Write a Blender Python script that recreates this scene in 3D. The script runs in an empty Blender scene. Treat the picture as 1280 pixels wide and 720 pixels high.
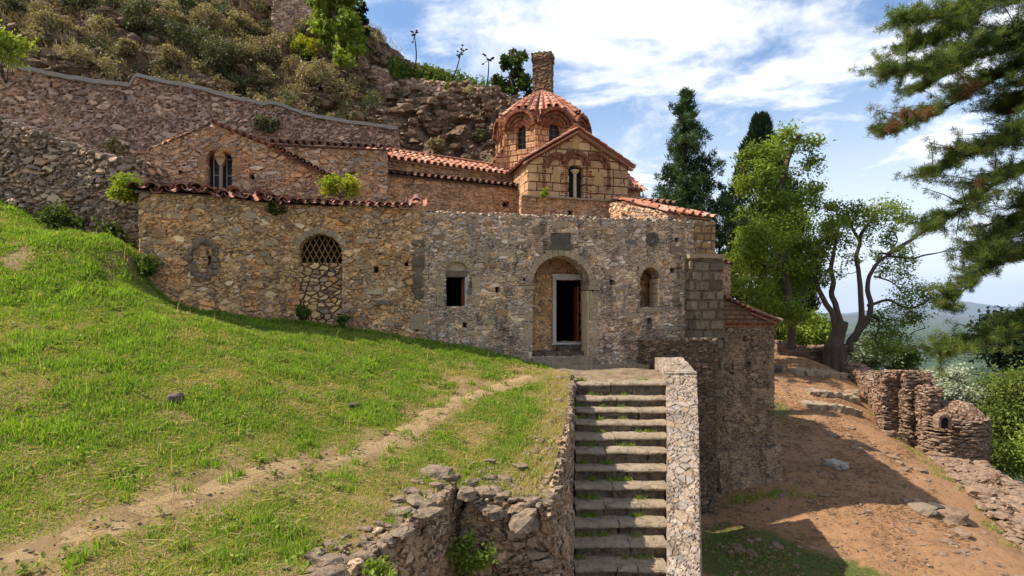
import bpy, math, random
import numpy as np
from mathutils import Vector, Matrix
random.seed(7)
rng = np.random.default_rng(7)
SC = bpy.context.scene
COL = SC.collection
R = math.radians
F = 711.0          # focal length in photo pixels
HY = 388.0         # horizon line of the photo

# ------------------------------------------------------------------ camera
cam_d = bpy.data.cameras.new('camera')
cam = bpy.data.objects.new('camera', cam_d)
COL.objects.link(cam)
cam.location = (0, 0, 0)
cam.rotation_euler = (R(90), 0, 0)
cam_d.sensor_width = 36
cam_d.lens = 36 * F / 1280
cam_d.shift_y = (HY - 360) / 1280
cam_d.clip_start = 0.05
cam_d.clip_end = 80000
SC.camera = cam

# ------------------------------------------------------------------ light
SUN_TRAVEL = (0.99, -0.03)      # horizontal direction the light travels in
SUN_EL = 52.0
sun_d = bpy.data.lights.new('sun', 'SUN')
sun = bpy.data.objects.new('sun', sun_d)
COL.objects.link(sun)
sun_d.energy = 4.6
sun_d.angle = R(0.55)
sun_d.color = (1.0, 0.93, 0.82)
hl = math.hypot(*SUN_TRAVEL)
dx, dy = SUN_TRAVEL[0] / hl * math.cos(R(SUN_EL)), SUN_TRAVEL[1] / hl * math.cos(R(SUN_EL))
sun.rotation_euler = Vector((dx, dy, -math.sin(R(SUN_EL)))).to_track_quat('-Z', 'Y').to_euler()
sun.location = (-20, 0, 40)

world = bpy.data.worlds.new('World')
SC.world = world
world.use_nodes = True
wt = world.node_tree
wt.nodes.clear()
def wn(t, **k):
    n = wt.nodes.new(t)
    for a, b in k.items(): setattr(n, a, b)
    return n
wo = wn('ShaderNodeOutputWorld'); bg = wn('ShaderNodeBackground')
sky = wn('ShaderNodeTexSky', sky_type='NISHITA')
sky.sun_disc = False
sky.sun_elevation = R(SUN_EL)
sky.sun_rotation = math.atan2(-dx, -dy)
sky.air_density = 1.0; sky.dust_density = 0.6; sky.ozone_density = 1.6
bg.inputs['Strength'].default_value = 0.115
tc = wn('ShaderNodeTexCoord')
sep = wn('ShaderNodeSeparateXYZ'); wt.links.new(tc.outputs['Generated'], sep.inputs[0])
def wm(op, a, b=None, c=None):
    n = wn('ShaderNodeMath', operation=op)
    for i, v in enumerate((a, b, c)):
        if v is None: continue
        if isinstance(v, (int, float)): n.inputs[i].default_value = v
        else: wt.links.new(v, n.inputs[i])
    return n.outputs[0]
zc = wm('ADD', wm('MAXIMUM', sep.outputs[2], 0.0), 0.10)
cu = wm('DIVIDE', sep.outputs[0], zc); cv = wm('DIVIDE', sep.outputs[1], zc)
cmb = wn('ShaderNodeCombineXYZ'); wt.links.new(cu, cmb.inputs[0]); wt.links.new(cv, cmb.inputs[1])
def wnoise(rot, scl, loc, scale, detail, rough, dist):
    mp = wn('ShaderNodeMapping'); mp.inputs['Rotation'].default_value = (0, 0, R(rot))
    mp.inputs['Scale'].default_value = scl; mp.inputs['Location'].default_value = loc
    wt.links.new(cmb.outputs[0], mp.inputs[0])
    n = wn('ShaderNodeTexNoise'); wt.links.new(mp.outputs[0], n.inputs['Vector'])
    n.inputs['Scale'].default_value = scale; n.inputs['Detail'].default_value = detail
    n.inputs['Roughness'].default_value = rough; n.inputs['Distortion'].default_value = dist
    return n.outputs['Fac']
def wramp(v, lo, hi):
    n = wn('ShaderNodeMapRange', interpolation_type='SMOOTHSTEP')
    wt.links.new(v, n.inputs[0]); n.inputs[1].default_value = lo; n.inputs[2].default_value = hi
    return n.outputs[0]
n1 = wnoise(20, (1, 1.25, 1), (3.1, 1.2, 0), 1.5, 12, 0.62, 0.25)
n2 = wnoise(-62, (1.0, 0.5, 1), (1.3, 7.7, 0), 3.2, 12, 0.66, 0.3)
def wblob(x, y, sx, sy):
    a = wm('DIVIDE', wm('SUBTRACT', cu, x), sx); b = wm('DIVIDE', wm('SUBTRACT', cv, y), sy)
    return wm('POWER', 2.718, wm('MULTIPLY', wm('ADD', wm('MULTIPLY', a, a), wm('MULTIPLY', b, b)), -1.0))
n1 = wm('ADD', n1, wm('MULTIPLY', wblob(.42, 1.60, .36, .26), .24))
n1 = wm('SUBTRACT', n1, wm('MULTIPLY', wblob(-.33, 1.66, .30, .35), .12))
n1 = wm('SUBTRACT', n1, wm('MULTIPLY', wblob(.62, 2.35, .30, .22), .10))
cl1 = wramp(n1, 0.46, 0.66)
cl2 = wm('MULTIPLY', wramp(n2, 0.42, 0.68), 0.6)
hz = wm('MULTIPLY', wramp(sep.outputs[2], 0.40, 0.02), 0.80)
cl = wm('MAXIMUM', wm('MAXIMUM', cl1, cl2), hz)
mixw = wn('ShaderNodeMixRGB'); wt.links.new(cl, mixw.inputs[0])
hs = wn('ShaderNodeHueSaturation'); hs.inputs['Saturation'].default_value = 1.12; hs.inputs['Value'].default_value = 1.0
wt.links.new(sky.outputs[0], hs.inputs['Color']); wt.links.new(hs.outputs[0], mixw.inputs[1])
mixw.inputs[2].default_value = (6.5, 6.5, 6.7, 1)
wt.links.new(mixw.outputs[0], bg.inputs['Color']); wt.links.new(bg.outputs[0], wo.inputs[0])

SC.view_settings.view_transform = 'Standard'
SC.view_settings.look = 'None'
SC.view_settings.gamma = 1
SC.view_settings.use_curve_mapping = False
SC.view_settings.exposure = 0.80
SC.cycles.use_denoising = True
SC.cycles.max_bounces = 6
SC.cycles.transparent_max_bounces = 8
SC.cycles.volume_bounces = 0

# ------------------------------------------------------------------ numpy helpers
def P(px, py, D):
    return np.array([(px - 640) / F * D, D, (HY - py) / F * D])
def fr(D, px):
    return (px - 640) / F * D

def _h(ix, iy, iz):
    n = (ix.astype(np.int64) * 374761393 + iy.astype(np.int64) * 668265263 + iz.astype(np.int64) * 2147483647 + 1013904223)
    n = (n ^ (n >> 13)) * 1274126177
    n = n & 0xffffffff
    n = (n ^ (n >> 16)) & 0xffffffff
    return n / 4294967295.0
def vnoise(p):
    p = np.asarray(p, float)
    i = np.floor(p); f = p - i; f = f * f * (3 - 2 * f)
    i = i.astype(np.int64)
    r = 0
    for a in (0, 1):
        for b in (0, 1):
            for c in (0, 1):
                w = (f[:, 0] if a else 1 - f[:, 0]) * (f[:, 1] if b else 1 - f[:, 1]) * (f[:, 2] if c else 1 - f[:, 2])
                r = r + w * _h(i[:, 0] + a, i[:, 1] + b, i[:, 2] + c)
    return r * 2 - 1
def fbm(p, oct=4, g=.5):
    p = np.asarray(p, float); s = 0; a = 1; t = 0
    for k in range(oct):
        s = s + a * vnoise(p * 2 ** k + 17.3 * k); t += a; a *= g
    return s / t
def fb2(x, y, sc=1., oct=4):
    x = np.atleast_1d(x); y = np.atleast_1d(y)
    return fbm(np.stack([x * sc, y * sc, 0 * x + 3.3], 1), oct)

class TPS:
    def __init__(s, pts, lam=0.0):
        pts = np.array(pts, float); s.c = pts[:, :2]; n = len(pts)
        K = s.k(np.linalg.norm(s.c[:, None] - s.c[None], axis=2)) + lam * np.eye(n)
        Pm = np.hstack([np.ones((n, 1)), s.c]); A = np.zeros((n + 3, n + 3))
        A[:n, :n] = K; A[:n, n:] = Pm; A[n:, :n] = Pm.T
        b = np.zeros(n + 3); b[:n] = pts[:, 2]; s.w = np.linalg.solve(A, b)
    def k(s, r): return r * r * np.log(r + 1e-9)
    def __call__(s, x, y):
        x = np.atleast_1d(np.asarray(x, float)); y = np.atleast_1d(np.asarray(y, float)); sh = x.shape
        q = np.stack([x.ravel(), y.ravel()], 1); out = np.empty(len(q)); n = len(s.c)
        for i in range(0, len(q), 20000):
            qq = q[i:i + 20000]
            K = s.k(np.linalg.norm(qq[:, None] - s.c[None], axis=2))
            out[i:i + 20000] = K @ s.w[:n] + s.w[n] + qq @ s.w[n + 1:]
        return out.reshape(sh)

class MB:
    """collects geometry; every vertex carries wp (texture position) and tint"""
    def __init__(s): s.v = []; s.f = []; s.wp = []; s.t = []; s.n = 0
    def add(s, v, faces, wp=None, tint=0.5):
        v = np.asarray(v, float).reshape(-1, 3)
        s.v.append(v); s.wp.append(v if wp is None else np.asarray(wp, float).reshape(-1, 3))
        s.t.append(np.full(len(v), tint, float) if np.isscalar(tint) else np.asarray(tint, float))
        for f in (faces if isinstance(faces, list) else [faces]):
            f = np.asarray(f, np.int64)
            if f.size: s.f.append(f + s.n)
        s.n += len(v)
        return s
    def add_mb(s, o, T=None):
        for v, w, t in zip(o.v, o.wp, o.t):
            s.v.append(v if T is None else T(v)); s.wp.append(w); s.t.append(t)
        for f in o.f: s.f.append(f + s.n)
        s.n += o.n
        return s
    def build(s, name, mat, parent=None, base=None, smooth=False, local=False):
        v = np.concatenate(s.v) if s.v else np.zeros((0, 3)); wp = np.concatenate(s.wp); t = np.concatenate(s.t)
        me = bpy.data.meshes.new(name)
        if base is None:
            if local: base = np.zeros(3)
            else:
                base = np.array([(v[:, 0].min() + v[:, 0].max()) / 2, (v[:, 1].min() + v[:, 1].max()) / 2, v[:, 2].min()])
        if not local: v = v - np.asarray(base)
        me.vertices.add(len(v)); me.vertices.foreach_set('co', v.astype(np.float32).ravel())
        sizes = np.concatenate([np.full(len(f), f.shape[1]) for f in s.f]) if s.f else np.zeros(0, int)
        loops = np.concatenate([f.ravel() for f in s.f]) if s.f else np.zeros(0, int)
        me.loops.add(len(loops)); me.loops.foreach_set('vertex_index', loops.astype(np.int32))
        me.polygons.add(len(sizes)); st = np.concatenate([[0], np.cumsum(sizes)[:-1]]) if len(sizes) else sizes
        me.polygons.foreach_set('loop_start', st.astype(np.int32))
        me.polygons.foreach_set('use_smooth', np.full(len(sizes), smooth))
        a = me.attributes.new('wp', 'FLOAT_VECTOR', 'POINT'); a.data.foreach_set('vector', wp.astype(np.float32).ravel())
        a = me.attributes.new('tint', 'FLOAT', 'POINT'); a.data.foreach_set('value', t.astype(np.float32))
        me.update(calc_edges=True); me.validate()
        if mat: me.materials.append(mat)
        o = bpy.data.objects.new(name, me); COL.objects.link(o)
        if local:
            if parent: o.parent = parent
            return o
        o.location = base
        if parent:
            o.parent = parent
            o.location = Vector(base) - Vector(worldloc(parent))
        return o
def worldloc(o):
    v = Vector(o.location)
    while o.parent: o = o.parent; v += Vector(o.location)
    return v
def tag(o, label=None, cat=None, group=None, kind=None):
    if label: o['label'] = label
    if cat: o['category'] = cat
    if group: o['group'] = group
    if kind: o['kind'] = kind
    return o
def empty(name, loc, label=None, cat=None, group=None):
    o = bpy.data.objects.new(name, None); COL.objects.link(o); o.location = [float(c) for c in loc]
    o.empty_display_size = .3
    return tag(o, label, cat, group)

def inpoly(x, y, poly):
    c = np.zeros(x.shape, bool); n = len(poly)
    for i in range(n):
        x0, y0 = poly[i]; x1, y1 = poly[(i + 1) % n]
        m = (y0 > y) != (y1 > y)
        if y1 != y0: c ^= m & (x < (x1 - x0) * (y - y0) / (y1 - y0) + x0)
    return c
def wall_grid(outline, holes, thick, cell, wpo=(0, 0, 0), bend=None, back=True):
    """front face at local y=0 seen from -y, thickness towards +y"""
    outline = [tuple(p) for p in outline]
    xs = [p[0] for p in outline]; zs = [p[1] for p in outline]
    nx = int(math.ceil((max(xs) - min(xs)) / cell)) + 1; nz = int(math.ceil((max(zs) - min(zs)) / cell)) + 1
    cx = (max(xs) - min(xs)) / nx; cz = (max(zs) - min(zs)) / nz
    gx = min(xs) + cx * np.arange(nx + 1); gz = min(zs) + cz * np.arange(nz + 1)
    X, Z = np.meshgrid((gx[:-1] + gx[1:]) / 2, (gz[:-1] + gz[1:]) / 2, indexing='ij')
    keep = inpoly(X, Z, outline)
    for h in holes: keep &= ~inpoly(X, Z, h)
    I, J = np.nonzero(keep)
    vid = lambda i, j: i * (nz + 1) + j
    q = np.stack([vid(I, J), vid(I + 1, J), vid(I + 1, J + 1), vid(I, J + 1)], 1)
    used, inv = np.unique(q, return_inverse=True); q = inv.reshape(q.shape)
    vx = gx[used // (nz + 1)].copy(); vz = gz[used % (nz + 1)].copy()
    e = np.concatenate([q[:, [0, 1]], q[:, [1, 2]], q[:, [2, 3]], q[:, [3, 0]]])
    key = e.min(1) * (len(used) + 1) + e.max(1)
    u, idx, cnt = np.unique(key, return_index=True, return_counts=True)
    be = e[idx[cnt == 1]]
    bv = np.unique(be)
    # snap the border to the outline
    best = np.full(len(bv), 1e9); bx = vx[bv].copy(); bz = vz[bv].copy()
    for poly in [outline] + list(holes):
        for k in range(len(poly)):
            a = np.array(poly[k], float); b = np.array(poly[(k + 1) % len(poly)], float); d = b - a; L = d @ d
            if L < 1e-12: continue
            t = np.clip(((vx[bv] - a[0]) * d[0] + (vz[bv] - a[1]) * d[1]) / L, 0, 1)
            qx = a[0] + t * d[0]; qz = a[1] + t * d[1]; dd = np.hypot(qx - vx[bv], qz - vz[bv])
            m = dd < best; best[m] = dd[m]; bx[m] = qx[m]; bz[m] = qz[m]
    ok = best < cell * 1.5
    vx[bv[ok]] = bx[ok]; vz[bv[ok]] = bz[ok]
    n = len(vx); nd = max(1, min(14, int(round(thick / cell))))
    V = [np.stack([vx, np.zeros(n), vz], 1)]; Fs = [q]
    mapb = -np.ones(n, np.int64); mapb[bv] = np.arange(len(bv)); prev = bv.copy(); off = n
    m = MB()
    for k in range(1, nd + 1):
        y = thick * k / nd
        if k == nd and back:
            V.append(np.stack([vx, np.full(n, y), vz], 1)); cur = off + bv
            Fs.append(q[:, ::-1] + off)
        else:
            V.append(np.stack([vx[bv], np.full(len(bv), y), vz[bv]], 1)); cur = off + np.arange(len(bv))
        a = mapb[be[:, 0]]; b = mapb[be[:, 1]]
        Fs.append(np.stack([prev[b], prev[a], cur[a], cur[b]], 1))
        off += len(V[-1]); prev = cur
    V = np.concatenate(V); wp = V + np.array(wpo)
    if bend is not None: V = bend(V)
    m.add(V, Fs, wp)
    return m
def arch_poly(x0, x1, zb, zs, n=14, rise=None):
    c = (x0 + x1) / 2; r = (x1 - x0) / 2; rr = rise if rise else r
    return [(x0, zb), (x1, zb)] + [(c + r * math.cos(a), zs + rr * math.sin(a)) for a in np.linspace(0, math.pi, n)]
def rect_poly(x0, x1, z0, z1): return [(x0, z0), (x1, z0), (x1, z1), (x0, z1)]

class Frame:
    def __init__(s, px0, D0, px1, D1):
        s.a = np.array([fr(D0, px0), D0]); s.b = np.array([fr(D1, px1), D1])
        d = s.b - s.a; s.L = np.hypot(*d); s.e = d / s.L; s.th = math.atan2(d[1], d[0])
        s.nrm = np.array([-s.e[1], s.e[0]])
    def sz(s, px, py, off=0.):
        u = (px - 640) / F; a = s.a + s.nrm * off
        t = (u * a[1] - a[0]) / (s.e[0] - u * s.e[1])
        D = a[1] + t * s.e[1]
        return (t, (HY - py) / F * D)
    def W(s, V):
        V = np.asarray(V, float).copy(); o = V.copy()
        if getattr(s, 'bow', 0): t = np.clip(V[:, 0] / s.L, 0, 1); V[:, 1] -= s.bow * 4 * t * (1 - t)
        o[:, 0] = s.a[0] + V[:, 0] * s.e[0] + V[:, 1] * s.nrm[0]
        o[:, 1] = s.a[1] + V[:, 0] * s.e[1] + V[:, 1] * s.nrm[1]
        return o
    def pt(s, x, y, z): return s.W(np.array([[x, y, z]], float))[0]

def hexblock(c, cell, wp=None, maxn=400):
    """c: 8 corners (x0y0z0, x1y0z0, x1y1z0, x0y1z0, then top). dense surface lattice"""
    c = np.array(c, float)
    def L(a, b): return np.linalg.norm(c[a] - c[b])
    nx = int(np.clip(round(max(L(0, 1), L(3, 2), L(4, 5)) / cell), 1, maxn)); ny = int(np.clip(round(max(L(0, 3), L(1, 2), L(4, 7)) / cell), 1, maxn))
    nz = int(np.clip(round(max(L(0, 4), L(1, 5), L(2, 6)) / cell), 1, maxn))
    vid = lambda i, j, k: (i * (ny + 1) + j) * (nz + 1) + k
    Q = []
    def face(fn, na, nb, flip):
        a, b = np.meshgrid(np.arange(na), np.arange(nb), indexing='ij'); a = a.ravel(); b = b.ravel()
        q = np.stack([fn(a, b), fn(a + 1, b), fn(a + 1, b + 1), fn(a, b + 1)], 1)
        Q.append(q[:, ::-1] if flip else q)
    face(lambda a, b: vid(a, 0, b), nx, nz, False); face(lambda a, b: vid(a, ny, b), nx, nz, True)
    face(lambda a, b: vid(0, a, b), ny, nz, True); face(lambda a, b: vid(nx, a, b), ny, nz, False)
    face(lambda a, b: vid(a, b, 0), nx, ny, True); face(lambda a, b: vid(a, b, nz), nx, ny, False)
    q = np.concatenate(Q); used, inv = np.unique(q, return_inverse=True); q = inv.reshape(q.shape)
    k = used % (nz + 1); j = (used // (nz + 1)) % (ny + 1); i = used // ((nz + 1) * (ny + 1))
    u = (i / nx)[:, None]; v = (j / ny)[:, None]; w = (k / nz)[:, None]
    bot = (c[0] * (1 - u) + c[1] * u) * (1 - v) + (c[3] * (1 - u) + c[2] * u) * v
    top = (c[4] * (1 - u) + c[5] * u) * (1 - v) + (c[7] * (1 - u) + c[6] * u) * v
    V = bot * (1 - w) + top * w
    return MB().add(V, q, V if wp is None else V + np.array(wp))
def box8(x0, x1, y0, y1, z0, z1):
    return [(x0, y0, z0), (x1, y0, z0), (x1, y1, z0), (x0, y1, z0), (x0, y0, z1), (x1, y0, z1), (x1, y1, z1), (x0, y1, z1)]
def jitter(m, amp, sc, seed=0., axis=(1, 1, 1)):
    for i, v in enumerate(m.v):
        w = v * sc + seed
        d = np.stack([fbm(w, 3), fbm(w + 31.7, 3), fbm(w + 67.1, 3)], 1)
        m.v[i] = v + d * amp * np.array(axis)
    return m

def tube(m, pts, rad, sides=6, tint=.5):
    pts = np.asarray(pts, float); n = len(pts); rad = np.broadcast_to(np.asarray(rad, float), (n,))
    T = np.gradient(pts, axis=0); T /= np.linalg.norm(T, axis=1)[:, None] + 1e-9
    up = np.array([0, 0, 1.]) if abs(T[0, 2]) < .9 else np.array([1., 0, 0])
    A = np.cross(T, up); A /= np.linalg.norm(A, axis=1)[:, None] + 1e-9; B = np.cross(T, A)
    a = np.arange(sides) / sides * 2 * math.pi
    V = pts[:, None] + rad[:, None, None] * (np.cos(a)[None, :, None] * A[:, None] + np.sin(a)[None, :, None] * B[:, None])
    V = V.reshape(-1, 3)
    i, j = np.meshgrid(np.arange(n - 1), np.arange(sides), indexing='ij'); i = i.ravel(); j = j.ravel(); j2 = (j + 1) % sides
    q = np.stack([i * sides + j, i * sides + j2, (i + 1) * sides + j2, (i + 1) * sides + j], 1)
    caps = np.array([np.arange(sides)[::-1], (n - 1) * sides + np.arange(sides)])
    m.add(V, [q, caps], None, tint)
def smooth_line(p, n=24, wob=0., seed=0.):
    p = np.asarray(p, float); k = len(p); t = np.linspace(0, k - 1, n); i = np.clip(np.floor(t).astype(int), 0, k - 2); f = (t - i)[:, None]
    g = lambda j: p[np.clip(j, 0, k - 1)]
    a, b, c, d = g(i - 1), g(i), g(i + 1), g(i + 2)
    o = .5 * ((2 * b) + (c - a) * f + (2 * a - 5 * b + 4 * c - d) * f ** 2 + (3 * b - a - 3 * c + d) * f ** 3)
    if wob:
        w = o * 1.3 + seed
        o = o + wob * np.stack([vnoise(w), vnoise(w + 9), vnoise(w + 19)], 1)
    return o

_ico = None
def ico(sub=2):
    import bmesh
    bm = bmesh.new(); bmesh.ops.create_icosphere(bm, subdivisions=sub, radius=1)
    v = np.array([x.co[:] for x in bm.verts]); f = np.array([[x.index for x in q.verts] for q in bm.faces]); bm.free()
    return v, f
ICO1 = ico(1); ICO2 = ico(2); ICO3 = ico(3)
def rocks(m, cen, size, rot=None, ic=ICO2, rough=.25, boxy=.6, tint=None):
    """many rough stones; size (n,3) half sizes"""
    cen = np.asarray(cen, float).reshape(-1, 3); n = len(cen); size = np.broadcast_to(np.asarray(size, float), (n, 3))
    V0, F0 = ic
    b = np.sign(V0) * np.abs(V0) ** (1 - boxy * .55); b /= np.maximum(1, np.abs(b).max(1))[:, None] ** .3
    if rot is None: rot = rng.uniform(0, 6.28, n)
    seeds = rng.uniform(0, 99, (n, 1, 3))
    pts = b[None] * np.ones((n, 1, 1)); q = (V0[None] * 1.3 + seeds).reshape(-1, 3)
    d = fbm(q, 2).reshape(n, -1, 1)
    pts = pts * (1 + rough * d * 1.6) * size[:, None]
    c, s = np.cos(rot)[:, None], np.sin(rot)[:, None]
    x = pts[:, :, 0] * c - pts[:, :, 1] * s; y = pts[:, :, 0] * s + pts[:, :, 1] * c
    W = np.stack([x, y, pts[:, :, 2]], 2) + cen[:, None]
    Fa = (F0[None] + (np.arange(n) * len(V0))[:, None, None]).reshape(-1, F0.shape[1])
    tt = rng.uniform(0, 1, n) if tint is None else np.broadcast_to(tint, (n,))
    m.add(W.reshape(-1, 3), Fa, (W + rng.uniform(0, 50, (n, 1, 3))).reshape(-1, 3), np.repeat(tt, len(V0)))
    return m
def unit(v): return v / (np.linalg.norm(v, axis=-1, keepdims=True) + 1e-9)
def leaves(m, cen, size, tint, aspect=.55, up=.4):
    cen = np.asarray(cen, float); n = len(cen)
    size = np.broadcast_to(np.asarray(size, float), (n,)) * rng.uniform(.6, 1.3, n)
    a = unit(rng.normal(size=(n, 3))); nn = unit(rng.normal(size=(n, 3)) + np.array([0, 0, up * 2])); b = unit(np.cross(nn, a)); a = np.cross(b, nn)
    s = size[:, None]
    V = np.stack([cen - a * s, cen + b * s * aspect + nn * s * .12, cen + a * s, cen - b * s * aspect + nn * s * .12], 1)
    q = np.arange(4 * n).reshape(n, 4)
    m.add(V.reshape(-1, 3), q, None, np.repeat(np.broadcast_to(tint, (n,)), 4))
def blades(m, base, h, w, lean, tint, dirs=None):
    """grass blade / needle: base pos, direction*h, three point bend"""
    n = len(base); a = rng.uniform(0, 6.28, n)
    side = np.stack([np.cos(a), np.sin(a), 0 * a], 1)
    if dirs is None:
        b = rng.uniform(0, 6.28, n); l = np.abs(rng.normal(0, 1, n)) * lean
        d1 = np.stack([np.cos(b) * l * .4, np.sin(b) * l * .4, np.ones(n)], 1); d2 = np.stack([np.cos(b) * l * 1.6, np.sin(b) * l * 1.6, np.ones(n) * .8], 1)
    else: d1 = d2 = dirs; side = unit(np.cross(dirs, rng.normal(size=(n, 3))))
    h = np.broadcast_to(h, (n,))[:, None]; w = np.broadcast_to(w, (n,))[:, None]
    m1 = base + unit(d1) * h * .55; t1 = m1 + unit(d2) * h * .5
    V = np.stack([base - side * w, base + side * w, m1 + side * w * .8, m1 - side * w * .8, t1], 1).reshape(-1, 3)
    k = np.arange(n)[:, None] * 5
    m.add(V, [k + np.array([[0, 1, 2, 3]]), k + np.array([[3, 2, 4]])], None, np.repeat(np.broadcast_to(tint, (n,)), 5))
# ------------------------------------------------------------------ materials
class NT:
    def __init__(s, name, disp=None):
        s.m = bpy.data.materials.new(name); s.m.use_nodes = True; s.t = s.m.node_tree; s.t.nodes.clear()
        s.out = s.n('ShaderNodeOutputMaterial')
        s.b = s.n('ShaderNodeBsdfPrincipled'); s.l(s.b.outputs[0], s.out.inputs['Surface'])
        s.b.inputs['Roughness'].default_value = .9; s.b.inputs['Specular IOR Level'].default_value = .25
        if disp: s.m.displacement_method = disp
    def n(s, t, **k):
        n = s.t.nodes.new(t)
        for a, b in k.items(): setattr(n, a, b)
        return n
    def l(s, a, b): s.t.links.new(a, b)
    def put(s, i, v):
        if v is None: return
        if isinstance(v, (int, float)): i.default_value = v
        elif isinstance(v, tuple):
            i.default_value = v if len(v) == len(i.default_value) else tuple(v) + (1,)
        else: s.l(v, i)
    def math(s, op, a, b=None, c=None, clamp=False):
        n = s.n('ShaderNodeMath', operation=op, use_clamp=clamp)
        for i, v in enumerate((a, b, c)): s.put(n.inputs[i], v)
        return n.outputs[0]
    def vm(s, op, a, b):
        n = s.n('ShaderNodeVectorMath', operation=op); s.put(n.inputs[0], a); s.put(n.inputs[1], b); return n.outputs[0]
    def attr(s, name='wp'):
        n = s.n('ShaderNodeAttribute', attribute_name=name); return n.outputs['Vector'] if name == 'wp' else n.outputs['Fac']
    def noise(s, v, sc, det=4, rough=.55, col=False, dist=0.):
        n = s.n('ShaderNodeTexNoise'); s.put(n.inputs['Vector'], v); n.inputs['Scale'].default_value = sc
        n.inputs['Detail'].default_value = det; n.inputs['Roughness'].default_value = rough; n.inputs['Distortion'].default_value = dist
        return n.outputs['Color' if col else 'Fac']
    def map(s, v, scale=(1, 1, 1), loc=(0, 0, 0), rot=(0, 0, 0)):
        n = s.n('ShaderNodeMapping'); s.put(n.inputs[0], v); n.inputs['Scale'].default_value = scale; n.inputs['Location'].default_value = loc
        n.inputs['Rotation'].default_value = rot
        return n.outputs[0]
    def vor(s, v, sc=1, feat='F1', rnd=1.):
        n = s.n('ShaderNodeTexVoronoi', feature=feat); s.put(n.inputs['Vector'], v); n.inputs['Scale'].default_value = sc
        n.inputs['Randomness'].default_value = rnd
        return n
    def step(s, v, lo, hi, smooth=True):
        n = s.n('ShaderNodeMapRange', interpolation_type='SMOOTHSTEP' if smooth else 'LINEAR'); s.put(n.inputs[0], v)
        n.inputs[1].default_value = lo; n.inputs[2].default_value = hi; return n.outputs[0]
    def ramp(s, v, cols, const=False):
        n = s.n('ShaderNodeValToRGB'); s.put(n.inputs[0], v); e = n.color_ramp.elements
        n.color_ramp.interpolation = 'CONSTANT' if const else 'LINEAR'
        for i, c in enumerate(cols):
            p = i / (len(cols) - (0 if const else 1))
            if i < 2: e[i].position = p; e[i].color = tuple(c) + (1,)
            else:
                x = e.new(p); x.color = tuple(c) + (1,)
        e[0].position = 0
        if len(cols) >= 2 and not const: pass
        return n.outputs[0]
    def mix(s, f, a, b, mode='MIX'):
        n = s.n('ShaderNodeMixRGB', blend_type=mode); s.put(n.inputs[0], f); s.put(n.inputs[1], a); s.put(n.inputs[2], b); return n.outputs[0]
    def bump(s, h, strength=.5, dist=.02):
        n = s.n('ShaderNodeBump'); s.put(n.inputs['Height'], h); n.inputs['Strength'].default_value = strength; n.inputs['Distance'].default_value = dist
        s.l(n.outputs[0], s.b.inputs['Normal'])
    def disp(s, h, scale):
        n = s.n('ShaderNodeDisplacement'); s.put(n.inputs['Height'], h); n.inputs['Midlevel'].default_value = 0.; n.inputs['Scale'].default_value = scale
        s.l(n.outputs[0], s.out.inputs['Displacement'])
    def color(s, c): s.put(s.b.inputs['Base Color'], c)

def lin(r, g, b):
    f = lambda c: ((c / 255 + .055) / 1.055) ** 2.4 if c > 10 else c / 255 / 12.92
    return (f(r), f(g), f(b))

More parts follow.
